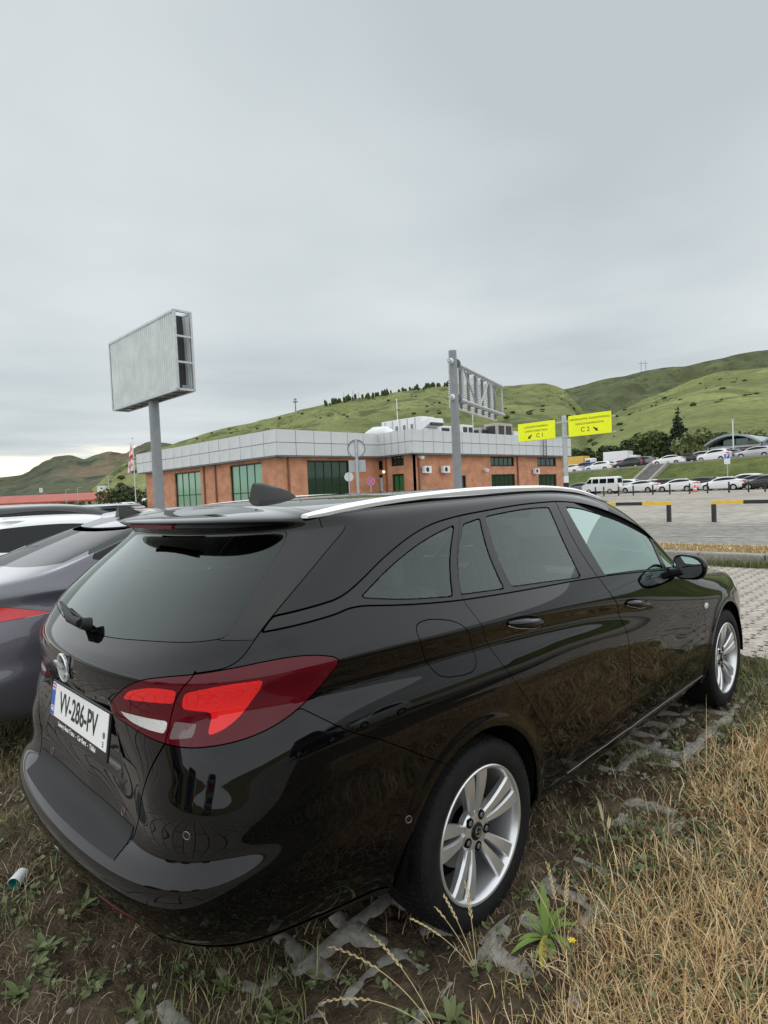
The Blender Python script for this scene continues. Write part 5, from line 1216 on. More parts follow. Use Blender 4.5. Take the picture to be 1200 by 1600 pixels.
def gantry():
    p=atg(718,25.5); x0,y0=p[0],p[1]; t=thing('gantry_sign','grey cantilever gantry sign seen from behind with its truss arm','sign',(x0,y0,0))
    top=atd(709,550,25.5)[2]; zt1=atd(722,567,25.5)[2]; zb1=atd(726,622,25.5)[2]
    m=MB(); m.tube([(0,0,-.1),(0,0,top)],[.19,.165],20); obj('pole',m,M_GREYP,t,smooth=True,angle=60)
    # arm direction by its far end
    e=atd(786,616,32.2); dv=np.array([e[0]-x0,e[1]-y0]); Ln=np.linalg.norm(dv); dv/=Ln; nv=np.array([dv[1],-dv[0]])   # nv to the far side
    Q=lambda s,o,z:(dv[0]*s+nv[0]*o,dv[1]*s+nv[1]*o,z)
    for z in (zt1,zb1):
        m=MB(); m.tube([Q(-.5,0,z),Q(Ln,0,z)],.085,12); obj('arm_tube',m,M_GALV,t,smooth=True,angle=60)
        m=MB(); m.tube([Q(.36,0,z),Q(.44,0,z)],.20,16); obj('flange',m,M_STEELD,t,smooth=True,angle=40)
        m=MB(); m.ico(Q(-.28,0,z),.13,2); obj('clamp_end',m,M_UNITW,t,smooth=True)
    ss=[1.2,3.3,5.4,Ln-.25]
    for s in ss:
        m=MB(); m.tube([Q(s,0,zb1),Q(s,0,zt1)],.045,8); obj('upright',m,M_GALV,t,smooth=True)
    for a_,b_,za,zb in ((1.3,3.1,zt1,zb1),(3.5,5.2,zb1,zt1),(5.5,Ln-.4,zt1,zb1)):
        m=MB(); m.tube([Q(a_,0,za),Q(b_,0,zb)],.045,8); obj('diagonal',m,M_GALV,t,smooth=True)
    # sign board on the far side: plank sections with stiffeners
    o=.42 if nv@np.array([.709,-.705])>-9 else -.42
    sgn=1 if (nv[0]*.7+nv[1]*.71)>0 else -1; o=.42*sgn
    n=19; H0,H1=zb1-.22,zt1+.12; h=(H1-H0)/n
    for k in range(n):
        m=MB(); m.box((0,0,0),(Ln-.75,.035,h*.56)); s=obj('sign_plank',m,mat('sign_back',(.78,.80,.80),rough=.5,metal=.1),t); s.location=Q((Ln+.35)/2,o,H0+h*(k+.5)); s.rotation_euler=(0,0,math.atan2(dv[1],dv[0]))
    for s in np.linspace(.8,Ln-.4,7):
        m=MB(); m.bar(Q(s,o-.07*sgn,H0),Q(s,o-.07*sgn,H1),.07,.10); obj('stiffener',m,M_STEELD,t)
        for z in (zt1,zb1):
            m=MB(); m.bar(Q(s,0,z),Q(s,o,z),.07); obj('bracket',m,M_STEELD,t)
    m=MB(); m.bar(Q(.6,o,H0-.03),Q(Ln-.1,o,H0-.03),.12,.06); obj('bottom_rail',m,M_UNITW,t)
gantry()
M_YEL=mat('fluorescent_yellow',(.84,.90,.0),rough=.5,var=.04,scale=2); M_SINK=mat('sign_black',(.01,.01,.01),rough=.6)
def yellow_signs():
    Dp=41.0; p=atg(886,Dp); x0,y0=p[0],p[1]; top=atd(881,650,Dp)[2]
    pole=thing('sign_pole','grey sign pole carrying two yellow direction boards','pole',(x0,y0,0))
    m=MB(); m.tube([(0,0,-.1),(0,0,top)],.16,16); obj('post',m,M_GALV,pole,smooth=True,angle=60)
    m=MB(); m.tube([(0,0,1.2),(0,0,1.55)],.168,16); obj('black_band',m,M_SINK,pole,smooth=True,angle=60)
    m=MB(); m.tube([(0,0,1.56),(0,0,2.0)],.168,16); obj('white_band',m,M_UNITW,pole,smooth=True,angle=60)
    yA=on_x(812,x0-.2); yD=on_x(958,x0-.2)
    for v in (660,683):
        z=atd(881,v,Dp)[2]; m=MB(); m.bar((-.14,yA-y0-.3,z),(-.14,yD-y0-.25,z),.08,.10); obj('crossbar',m,M_GALV,pole)
    def board(uL,uR,vt,vb,lines,arrow,lab):
        yl,yr=on_x(uL,x0-.25),on_x(uR,x0-.25); um=(uL+uR)/2; DD=(atg(um,Dp)-CAM)@_R[:,2]*-1
        pm=np.array([x0-.25,(yl+yr)/2,0]); dd=-((pm-CAM)@_R)[2]
        z1=atd(um,vt,dd)[2]; z0=atd(um,vb,dd)[2]; w=yl-yr; h=z1-z0
        t=thing('direction_board',lab,'sign',(x0-.25,(yl+yr)/2,(z0+z1)/2),-math.pi/2)   # local x to the viewer's right, faces -x
        m=MB(); m.box((0,0,0),(w,.04,h)); obj('panel',m,M_YEL,t,bevel=.01)
        for (txt,size,x,z,sx,bold) in lines:
            me=text_mesh(txt,size*h,.002,sx=sx,bold=bold); o=link('lettering',me,M_SINK,t); o.rotation_euler=(math.pi/2,0,0); o.location=(x*w,-.025,z*h)
        m=MB(); ax,az,dr=arrow;
        P=[(-.10,.028),(.02,.028),(.02,.075),(.13,0),(.02,-.075),(.02,-.028),(-.10,-.028)]; a=dr
        P=[(x*math.cos(a)-z*math.sin(a),x*math.sin(a)+z*math.cos(a)) for x,z in P]; m.prism([((x*1.7)+ax*w,(z*1.7)+az*h) for x,z in P],'y',-.026,-.022); obj('arrow',m,M_SINK,t)
        for xx in (-w*.3,w*.3):
            m=MB(); m.box((xx,.05,0),(.08,.05,h*.92)); obj('back_rail',m,M_GALV,t)
    board(813,870.5,660,688,[('ᲡᲐᲢᲕᲘᲠᲗᲝ ᲨᲔᲛᲝᲬᲛᲔᲑᲐ',.125,0,.26,1.0,.0),('CARGO INSPECTION',.135,0,.03,1.1,.0),('C 1',.32,.10,-.25,1.0,.0)],(-.17,-.27,math.radians(222)),'yellow board with a down left arrow and C1 left of the sign pole')
    board(891.5,958.5,646.5,679.5,[('ᲐᲕᲢᲝᲛᲝᲑᲘᲚᲘᲡ ᲓᲐᲗᲕᲐᲚᲘᲔᲠᲔᲑᲐ',.125,0,.28,.95,.0),('VEHICLE EXAMINATION',.125,0,.06,1.05,.0),('C 2',.31,-.10,-.22,1.0,.0)],(.14,-.24,math.radians(-40)),'yellow board with a down right arrow and C2 right of the sign pole')
yellow_signs()
def round_sign_back():
    p=atg(563,21.5); t=thing('round_sign','round traffic sign seen from the back with a square plate below','sign',(p[0],p[1],0)); rz=math.radians(-45)
    zc=atd(562,701,21.5)[2]; m=MB(); m.tube([(0,0,-.1),(0,0,zc+.33)],.05,12); obj('pole',m,M_GALV,t,smooth=True)
    dv=(math.cos(rz+math.pi/2)*-1,math.sin(rz+math.pi/2)*-1)
    f=Matrix.Rotation(-math.pi/4,4,'Z')
    def add(nm,mb,mm,z): o=obj(nm,mb,mm,t,smooth=True,angle=40); o.matrix_local=Matrix.Translation((0,0,z))@f; return o
    m=MB(); m.lathe([(.001,.075),(.29,.075),(.29,.09),(.001,.09)],(0,0,0),'y',36); add('disc',m,mat('sign_disc_back',(.60,.63,.64),rough=.4,metal=.3),zc)
    m=MB(); m.lathe([(.29,.02),(.325,.02),(.325,.10),(.29,.10)],(0,0,0),'y',36,close=True); add('rim',m,M_STEELD,zc)
    m=MB(); m.box((0,.06,0),(.07,.03,.52)); add('brace',m,M_STEELD,zc)
    zp=atd(562,728,21.5)[2]; m=MB(); m.box((0,.08,0),(.60,.02,.42)); add('plate',m,mat('plate_back',(.40,.43,.45),rough=.5,metal=.3),zp); m=MB(); m.box((0,.05,0),(.12,.06,.12)); add('clamp',m,M_STEELD,zp)
round_sign_back()
p=atg(548,40); t=thing('small_round_sign','small pale round sign on a thin post left of the round sign','sign',(p[0],p[1],0)); zc=atd(548,745,40)[2]
m=MB(); m.tube([(0,0,0),(0,0,zc+.3)],.04,8); obj('post',m,M_GALV,t,smooth=True); m=MB(); m.lathe([(.001,-.02),(.30,-.02),(.30,.02),(.001,.02)],(0,0,0),'y',28); o=obj('disc',m,mat('sign_disc_pale',(.55,.57,.57),rough=.5),t,smooth=True,angle=40); o.location=(0,0,zc); o.rotation_euler=(0,0,-math.pi/4)
p=atg(581.5,44); t=thing('no_stopping_sign','faded pink round no stopping sign in front of the brick building','sign',(p[0],p[1],0)); zc=atd(581.5,752,44)[2]
m=MB(); m.tube([(0,0,0),(0,0,zc+.2)],.035,8); obj('post',m,M_GALV,t,smooth=True)
def rs(nm,mb,mm): o=obj(nm,mb,mm,t,smooth=True,angle=40); o.location=(0,0,zc); o.rotation_euler=(0,0,-math.pi/4); return o
m=MB(); m.lathe([(.001,-.05),(.30,-.05),(.30,-.03)],(0,0,0),'y',28); rs('disc',m,mat('faded_violet',(.30,.13,.30),rough=.6)); m=MB(); m.lathe([(.25,-.06),(.31,-.06),(.31,-.04),(.25,-.04)],(0,0,0),'y',28,close=True); rs('ring',m,mat('faded_pink',(.62,.16,.26),rough=.6))
m=MB(); m.box((0,-.055,0),(.5,.012,.07),ry=.785); m.box((0,-.056,0),(.5,.012,.07),ry=-.785); rs('cross',m,MATS['faded_pink'])
# flag
p=atg(214,66); t=thing('flagpole','thin white flagpole left of the billboard pole','flagpole',(p[0],p[1],0)); ztop=atd(213,685,66)[2]; m=MB(); m.tube([(0,0,0),(0,0,ztop)],[.07,.04],8); obj('pole',m,M_UNITW,t,smooth=True); m=MB(); m.ico((0,0,ztop),.09,1); obj('finial',m,M_GALV,t)
def flag():
    zb=atd(210,739,66)[2]; zh=atd(210,688,66)[2]; H=zh-zb; nu,nv=14,26
    ex=np.array([-.709,.705])                                             # hangs to the viewer's left of the pole
    X=np.zeros((nv+1,nu+1));Y=X.copy();Z=X.copy();UV={}
    for i in range(nv+1):
        for j in range(nu+1):
            s=i/nv; c=j/nu; fold=.05*math.sin(c*9+s*3)*(.4+s); out=(.08+.62*c*(.35+.65*s))*1.0
            X[i,j]=ex[0]*out+ .7*fold; Y[i,j]=ex[1]*out+.7*fold; Z[i,j]=ztop-.35-H*.96*(s*.92+.10*c)
    me=grid_mesh('flag',X,Y,Z); uv=me.uv_layers.new(name='uv')
    # a white field with a red cross and four small crosses, drawn over the cloth's own coordinates
    idx=lambda k:(k//(nu+1)/nv,(k%(nu+1))/nu)
    for l in me.loops: uv.data[l.index].uv=idx(l.vertex_index)
    m=bpy.data.materials.new('flag_cloth'); m.use_nodes=True; nt=m.node_tree; b=nt.nodes['Principled BSDF']; b.inputs['Roughness'].default_value=.9
    u_=nt.nodes.new('ShaderNodeUVMap'); sp=nt.nodes.new('ShaderNodeSeparateXYZ'); nt.links.new(u_.outputs[0],sp.inputs[0])
    def M(op,a,bv):
        n=nt.nodes.new('ShaderNodeMath'); n.operation=op
        for k,v in enumerate((a,bv)):
            if isinstance(v,(int,float)): n.inputs[k].default_value=v
            else: nt.links.new(v,n.inputs[k])
        return n.outputs[0]
    band=lambda s_,c,w: M('LESS_THAN',M('ABSOLUTE',M('SUBTRACT',s_,c),0),w)
    U,V=sp.outputs[0],sp.outputs[1]; r=M('MAXIMUM',band(U,.5,.075),band(V,.5,.09))
    for cu in (.22,.78):
        for cv in (.22,.78):
            r=M('MAXIMUM',r,M('MAXIMUM',M('MULTIPLY',band(U,cu,.03),band(V,cv,.11)),M('MULTIPLY',band(U,cu,.09),band(V,cv,.035))))
    mx=nt.nodes.new('ShaderNodeMix'); mx.data_type='RGBA'; nt.links.new(r,mx.inputs[0]); mx.inputs[6].default_value=(.78,.78,.77,1); mx.inputs[7].default_value=(.62,.02,.03,1); nt.links.new(mx.outputs[2],b.inputs['Base Color'])
    o=link('flag',me,m); o.location=(p[0],p[1],0); tag(o,'limp white flag with red crosses hanging from the flagpole','flag'); md=o.modifiers.new('thick','SOLIDIFY'); md.thickness=.01
flag()
# barriers: black posts, yellow and black boxed rail
M_BYEL=mat('barrier_yellow',(.72,.47,.05),rough=.55,var=.1,scale=3); M_BBLK=mat('barrier_black',(.018,.018,.02),rough=.55)
def barrier(y0,y1,lab):
    t=thing('height_rail',lab,'barrier',(20.0,(y0+y1)/2,0),0,'yellow and black rails along the lot'); c=(y0+y1)/2
    for y in (y0,y1):
        m=MB(); m.box((0,y-c,.30),(.12,.12,.60)); obj('post',m,M_BBLK,t); m=MB(); m.box((0,y-c,.01),(.3,.3,.02)); obj('base_plate',m,M_STEELD,t)
    n=3 if y1-y0<3.5 else 5; w=(y1-y0+.14)/n
    for k in range(n):
        m=MB(); m.box((0,y0-.07-c+w*(k+.5),.66),(.13,w-.004,.115)); obj('rail_section',m,M_BYEL if k%2==0 else M_BBLK,t)
barrier(5.78,8.5,'yellow and black rail behind the wagon front window'); barrier(1.65,4.36,'yellow and black rail right of the door mirror')
barrier(10.0,12.7,'yellow and black rail hidden behind the wagon roof');
# bollards with chain line
for k,u in enumerate((930,943,966,989,1019.5,1046,1077,1105,1138.5,1169,1195)):
    D=56; p=atg(u,D);
    y=on_x(u,58.5); t=thing('bollard','thin black bollard number %s from the left in front of the parked cars'%(['one','two','three','four','five','six','seven','eight','nine','ten','eleven'][k]),'bollard',(58.5,y,0),0,'black bollards before the parked cars'); m=MB(); m.tube([(0,0,0),(0,0,.92)],.075,8); obj('post',m,M_BBLK,t); m=MB(); m.ico((0,0,.93),.085,1); obj('cap',m,M_BBLK,t)
# traffic cone
p=(66,on_x(1085.5,66),0.02); t=thing('traffic_cone','small orange and white traffic cone beside the parked white sedan','cone',p); m=MB(); m.lathe([(.24,.04),(.05,.75),(.001,.76)],(0,0,0),'z',14); obj('cone',m,mat('cone_orange',(.75,.12,.03),rough=.5),t,smooth=True); m=MB(); m.lathe([(.175,.28),(.115,.48)],(0,0,0),'z',14); o=obj('white_band',m,M_UNITW,t); o.scale=(1.04,1.04,1); m=MB(); m.box((0,0,.02),(.5,.5,.04)); obj('base',m,M_BBLK,t)
# parking sign
p=(74.5,on_x(1137,74.5),0); t=thing('parking_sign','small blue and white parking sign behind the lower parked cars','sign',p); m=MB(); m.tube([(0,0,0),(0,0,4.1)],.05,8); obj('post',m,M_GALV,t); zc=3.55
m=MB(); m.box((-.05,0,zc-.1),(.03,.62,1.15)); obj('panel',m,M_UNITW,t); m=MB(); m.box((-.07,0,zc+.22),(.012,.54,.50)); obj('blue_field',m,M_BLUE,t); m=MB();
me=text_mesh('P',.5,.004,bold=.01); o=link('lettering',me,M_WHITE,t); o.rotation_euler=(math.pi/2,0,-math.pi/2); o.location=(-.085,0,zc+.22)
# curved roof building on the terrace
def terminal():
    xb=99; yl=on_x(1112,xb); yr=on_x(1260,xb); zb=zt(22)+.35; t=thing('curved_roof_building','glass fronted building with a curved grey roof on the upper terrace','building',(xb,(yl+yr)/2,zb)); c=(yl+yr)/2
    y1=on_x(1192,xb)-c; y0=yl-c; H0,H1=2.2,3.35
    ym=(y0+y1)/2; hw=(y0-y1)/2
    arc=lambda y:H0+ (H1-H0)*(1-((y-ym)/hw)**2)
    for k,(mid_,h2) in enumerate(((ym,hw),(ym-2*hw-1,hw))):
        m=MB(); ys_=np.linspace(mid_-h2-.8,mid_+h2+1.2,25); f=lambda y:H0+(H1-H0)*(1-((y-mid_)/h2)**2)
        vs=[];fs=[]
        for y in ys_: z=f(y); vs+=[(-2.2,y,z),(-2.2,y,z+.3),(16,y,z+.3),(16,y,z)]
        for i in range(24): fs+=[(4*i+j,4*i+(j+1)%4,4*i+4+(j+1)%4,4*i+4+j) for j in range(4)]
        m.add(vs,fs+[(0,1,2,3),tuple(96+j for j in (3,2,1,0))]); obj('curved_roof',m,mat('roof_grey_blue',(.30,.34,.36),rough=.5,metal=.2),t,smooth=True,angle=30)
        n=4
        for i in range(n):
            a,b_=mid_-h2+2*h2*i/n,mid_-h2+2*h2*(i+1)/n
            m=MB(); m.box((0,(a+b_)/2,.85),(.1,abs(b_-a)-.12,1.5)); obj('window',m,mat('teal_glass',(.045,.085,.085),rough=.1,metal=.4,coat=.5),t)
            m=MB(); m.box((-.05,a,1.0),(.2,.14,2.0)); obj('mullion',m,M_PANEL,t)
            zt_=min(f(a),f(b_))-.12
            if zt_>2.05: m=MB(); m.box((0.02,(a+b_)/2,(2.0+zt_)/2),(.1,abs(b_-a)-.12,zt_-2.0)); obj('window',m,MATS['teal_glass'],t)
        m=MB(); m.box((-.35,mid_,1.78),(.8,2*h2,.26)); obj('canopy_band',m,M_PANEL,t)
    for yy in (y0+.6,y1-.3):
        m=MB(); m.tube([(-1.9,yy,0),(-1.2,yy-.5,2.05)],.12,8); m2=obj('strut',m,M_PANEL,t); m=MB(); m.tube([(-1.9,yy-1.0,0),(-1.2,yy-.5,2.05)],.12,8); obj('strut',m,M_PANEL,t)
    m=MB(); m.box((8,ym-hw,1.0),(14,4*hw,1.9)); obj('hall',m,M_DARK,t)
    p=(xb-4,on_x(1147,xb-4),zb-.4); q=thing('lamp_post','thin pale pole rising behind the curved roof building','pole',p); m=MB(); m.tube([(0,0,0),(0,0,5.9)],.08,8); obj('post',m,M_UNITW,q); m=MB(); m.box((0,0,5.9),(.3,.3,.2)); obj('head',m,M_GALV,q)
terminal()
# red roofed checkpoint canopy far left
def canopy():
    D=185; a=atg(-60,D); b_=atg(186,D); dx,dy=b_[0]-a[0],b_[1]-a[1]; Ln=math.hypot(dx,dy); t=thing('checkpoint_canopy','long low red roofed checkpoint canopy at the far left','canopy',(a[0],a[1],0),math.atan2(dy,dx))
    z1=atd(100,785,D)[2]; z2=atd(100,776,D)[2]
    m=MB(); m.prism([(-7,z1),(7,z1),(7,z1+.45),(0,z2+.9),(-7,z1+.45)],'x',0,Ln); obj('roof',m,mat('red_roof',(.36,.075,.05),rough=.6,var=.12,scale=.3),t)
    for k in range(9):
        x=Ln*(.04+.92*k/8); m=MB(); m.box((x,-3,z1/2),(.7,.7,z1)); obj('column',m,mat('buff_column',(.32,.24,.17),rough=.8),t); m=MB(); m.box((x,3.5,z1/2),(.6,.6,z1)); obj('column',m,MATS['buff_column'],t)
    for k in (1,3,5):
        x=Ln*(.1+.92*k/8); m=MB(); m.box((x,0,1.4),(3.4,2.2,2.8)); bo=obj('booth',m,M_UNITW,t); m=MB(); m.box((x,-1.12,1.7),(2.8,.03,1.1)); obj('booth_window',m,M_TINT,bo)
canopy()
# small far structures at the left foot of the hill
for u,v0,v1,w,lab,mm in ((161,757,764,18,'low pale shed on the far left slope',M_UNITW),(190,752,765,17,'brown two storey house on the far left slope',mat('house_brown',(.25,.19,.16),rough=.9)),(64,761,765,5,'tiny white house far up the left valley',M_UNITW)):
    D=330; p=atd(u,v1,D); h=(v1-v0)/946.57*D; t=thing('far_house',lab,'house',(p[0],p[1],p[2]-1)); W_=w/946.57*D; m=MB(); m.box((0,0,h/2),(W_*.7,W_*.7,h+1),rz=.78); obj('wall',m,mm,t); m=MB(); m.box((0,0,h+.7),(W_*.76,W_*.76,.5),rz=.78); obj('roof',m,M_STEELD,t)
    for k in (-1,1): m=MB(); m.box((-.35*W_*.72+k*.18*W_*.0-.02*W_,-.35*W_*.72+k*.12*W_,h*.55),(.2,W_*.14,h*.3),rz=.78); obj('window',m,M_DRK,t)
for k,(u,v,D,lab) in enumerate(((172,745,150,'thin pale lamp pole left of the flag near the far cars'),(105,765,170,'short pole behind the red canopy at its left'),(123,762,168,'short pole behind the red canopy at its middle'),(227,757,120,'thin pole close to the left of the billboard pole'))):
    p=atg(u,D); h=atd(u,v,D)[2]; t=thing('lamp_pole',lab,'pole',(p[0],p[1],0)); m=MB(); m.tube([(0,0,0),(0,0,h)],[.11,.07],6); obj('post',m,M_GALV,t); m=MB(); m.bar((0,0,h),(.9,-.9,h+.05),.1); obj('arm',m,M_GALV,t)
t=thing('edge_pole','pale pole cut by the left edge of the picture','pole',tuple(atg(-3,34))); z0,z1=atd(0,702,34)[2],atd(0,640,34)[2]
m=MB(); m.box((0,0,(z0+z1)/2),(.28,.28,z1-z0)); obj('lamp_box',m,M_UNITW,t); m=MB(); m.tube([(-.6,.6,0),(-.6,.6,z1)],.09,8); obj('post',m,M_GALV,t); m=MB(); m.bar((-.6,.6,z1-.2),(0,0,z1-.2),.08); obj('arm',m,M_GALV,t)
# ------------------------------------------------------------------ trees
def leaf_mat(name,c,var=.35,trans=.25):
    m=bpy.data.materials.new(name); m.use_nodes=True; nt=m.node_tree; b=nt.nodes['Principled BSDF']; b.inputs['Roughness'].default_value=.65; b.inputs['Specular IOR Level'].default_value=.25
    oi=nt.nodes.new('ShaderNodeNewGeometry'); hv=nt.nodes.new('ShaderNodeHueSaturation'); hv.inputs['Color'].default_value=tuple(c)+(1,)
    mr=nt.nodes.new('ShaderNodeMapRange'); mr.inputs[3].default_value=1-var; mr.inputs[4].default_value=1+var; nt.links.new(oi.outputs['Random Per Island'],mr.inputs[0]); nt.links.new(mr.outputs[0],hv.inputs['Value'])
    mh=nt.nodes.new('ShaderNodeMapRange'); mh.inputs[3].default_value=.475; mh.inputs[4].default_value=.525; nt.links.new(oi.outputs['Random Per Island'],mh.inputs[0]); nt.links.new(mh.outputs[0],hv.inputs['Hue'])
    nt.links.new(hv.outputs[0],b.inputs['Base Color']); return m
M_BARK=mat('bark',(.09,.065,.045),rough=.95,var=.3,scale=6)
def crown_mesh(name,clumps,n,leaf,seed,flat=1.0):
    rg=np.random.default_rng(seed); V=[];F=[]
    w=np.array([c[3]**3 for c in clumps]); w/=w.sum()
    k=rg.choice(len(clumps),n,p=w); d=rg.normal(size=(n,3)); d/=np.linalg.norm(d,axis=1,keepdims=True); r=rg.uniform(.55,1.05,n)
    cl=np.array(clumps)[k]; P=cl[:,:3]+d*(r*cl[:,3])[:,None]*[1,1,flat]
    a=rg.normal(size=(n,3)); a/=np.linalg.norm(a,axis=1,keepdims=True); b_=np.cross(a,d+rg.normal(size=(n,3))*.6); b_/=np.maximum(np.linalg.norm(b_,axis=1,keepdims=True),1e-6); s=leaf*rg.uniform(.6,1.4,n)[:,None]
    Q=np.stack([P-a*s-b_*s*.6,P+a*s-b_*s*.6,P+a*s*.9+b_*s*.7,P-a*s*.8+b_*s*.6],1).reshape(-1,3)
    me=bpy.data.meshes.new(name); me.from_pydata(Q.tolist(),[],np.arange(n*4).reshape(n,4).tolist()); return me
def tree(label,loc,h,w,seed,m,conif=False,n=1500,group=None,name='tree'):
    rg=random.Random(seed); t=thing(name,label,'tree',loc,rg.uniform(0,6),group)
    tr=MB(); tr.tube([(0,0,-.3),(.02*h,0,h*.3),(0,.01*h,h*.7 if not conif else h*.95)],[h*.035,h*.025,h*.008],8)
    cl=[]
    if conif:
        for k in range(16):
            f=k/15; r=w*.5*(1-f)*.55+.15;
            for q in range(3): a=rg.uniform(0,6.28); cl.append((math.cos(a)*r*.8,math.sin(a)*r*.8,h*(.10+.86*f),max(.30,r*.95)))
    else:
        for k in range(13):
            a=rg.uniform(0,6.28); rr=w*.34*math.sqrt(rg.random()); z=h*rg.uniform(.30,.86); sh=w*.17*(1.25-abs(z/h-.55))*rg.uniform(.8,1.35); c=(math.cos(a)*rr,math.sin(a)*rr,z,sh); cl.append(c)
            tr.tube([(0,0,h*.3),(c[0]*.5,c[1]*.5,h*.3+(z-h*.3)*.5),c[:3]],[h*.014,h*.009,h*.004],5)
    obj('trunk',tr,M_BARK,t,smooth=True)
    link('crown',crown_mesh('crown',cl,n,w*.030+.05,seed,.85 if not conif else .5),m,t); return t
LEAF_D=leaf_mat('leaf_dark',(.048,.068,.024)); LEAF_M=leaf_mat('leaf_mid',(.080,.105,.034)); LEAF_L=leaf_mat('leaf_light',(.14,.165,.062)); LEAF_C=leaf_mat('needle_dark',(.022,.036,.016))
def terr(u,x): y=on_x(u,x); return (x,y,zt(y) if x<=100 else zt(y)+.5*(x-100)/50)
G_T='trees on the upper terrace'
for args in (('round dark green tree on the terrace left of the conifer group',terr(947,100),5.6,5.0,1,LEAF_D),('small dark tree at the left end of the terrace trees',terr(912,100),4.6,4.4,2,LEAF_D),
  ('low dark tree right of the round tree on the terrace',terr(984,101),5.6,4.6,3,LEAF_D),('small tree between the low dark tree and the broad tree',terr(1002,102),4.2,3.8,4,LEAF_M),
  ('broad mid green tree left of the tall conifer',terr(1022,102),6.2,6.4,5,LEAF_M),('light green loose tree right of the tall conifer',terr(1086,98),5.8,6.2,7,LEAF_L),
  ('dark tree at the left side of the curved roof building',terr(1106,112),5.2,4.2,8,LEAF_D),('second dark tree behind the curved roof building',terr(1132,122),6.0,7,9,LEAF_D),('mid green tree behind the right part of the curved roof',terr(1170,150),7.5,10,10,LEAF_L),('pale green bush tree beyond the roof at the right edge',terr(1203,150),7.5,11,11,LEAF_L)):
    tree(*args,group=G_T,n=1500)
tree('tall narrow dark conifer standing above the parked cars',terr(1062,101),9.6,5.4,6,LEAF_C,True,5200,name='conifer')
for u,D,h,w,lab,lm in ((190,105,4.2,8,'dark bush at the far left beyond the parked cars',LEAF_D),(128,62,1.9,2.4,'small round bush before the far white car at left',LEAF_M),(178,70,1.6,2.0,'small bush in front of the far white cars',LEAF_M),(231,62,2.0,2.2,'small bush close to the billboard pole foot',LEAF_M),(243,112,5,6,'dark tree behind the billboard pole',LEAF_D)):
    tree(lab,tuple(atg(u,D)),h,w,int(u),lm,n=900,name='bush')
# ------------------------------------------------------------------ parked cars
GRAPH=paint('graphite',(.095,.095,.115),.45); WHITE=paint('white',(.72,.73,.73)); BLACK=paint('black',(.006,.006,.007)); SILV=paint('silver',(.42,.43,.44),.5); GREYP=paint('grey',(.13,.14,.15),.4); REDP=paint('red',(.30,.02,.02)); BLUEP=paint('blue',(.03,.06,.12),.3); CREAM=paint('cream',(.60,.56,.46)); YELP=paint('yellow',(.62,.36,.03))
M_GLS=glass_mat('parked_car_glass',(.25,.29,.28),1.0,ior=1.7)
sed=vehicle('sedan','dark grey sedan parked directly left of the wagon','sedan',GRAPH,(-.06,2.55,0),0,nu=14,nv=9,glass=M_TINT,scale=(1,1,.99))
def shark(par,x,z):
    sf=MB(); secs=[]
    for t in np.linspace(0,1,6): wd_=.035*(1-t)**.6+.004; secs.append([(x-.12+.01*t,-wd_,z+.085*t),(x-.12+.01*t,wd_,z+.085*t),(x+.11-.19*(.4*t+.6*t*t),0,z+.085*t)])
    sf.add([p for s in secs for p in s],[(i*3+j,i*3+(j+1)%3,i*3+3+(j+1)%3,i*3+3+j) for i in range(5) for j in range(3)]+[(15,16,17)]); obj('shark_fin_antenna',sf,M_SATIN,par,smooth=True,angle=50)
shark(sed,.34,1.405)
wh=vehicle('crossover','white car parked beyond the dark grey sedan','sedan',WHITE,(-.35,5.5,0),0,nu=10,nv=7,scale=(1,1,.96))
bk=vehicle('crossover','black car parked beyond the white car at left','hatch',BLACK,(.25,8.2,0),0,nu=10,nv=7,scale=(1,1,1.02))
vehicle('crossover','white roofed car at the left edge beyond the black car','suv',WHITE,(-2.0,12.2,0),0,scale=(1,1,.97))
gp=atg(172,19); vehicle('crossover','grey hatchback standing apart left of the billboard pole','hatch',GREYP,(gp[0],gp[1],0),math.radians(100),scale=(1,1,1.0))
def at_ud(u,D): p=atg(u,D); return (p[0],p[1],.02)
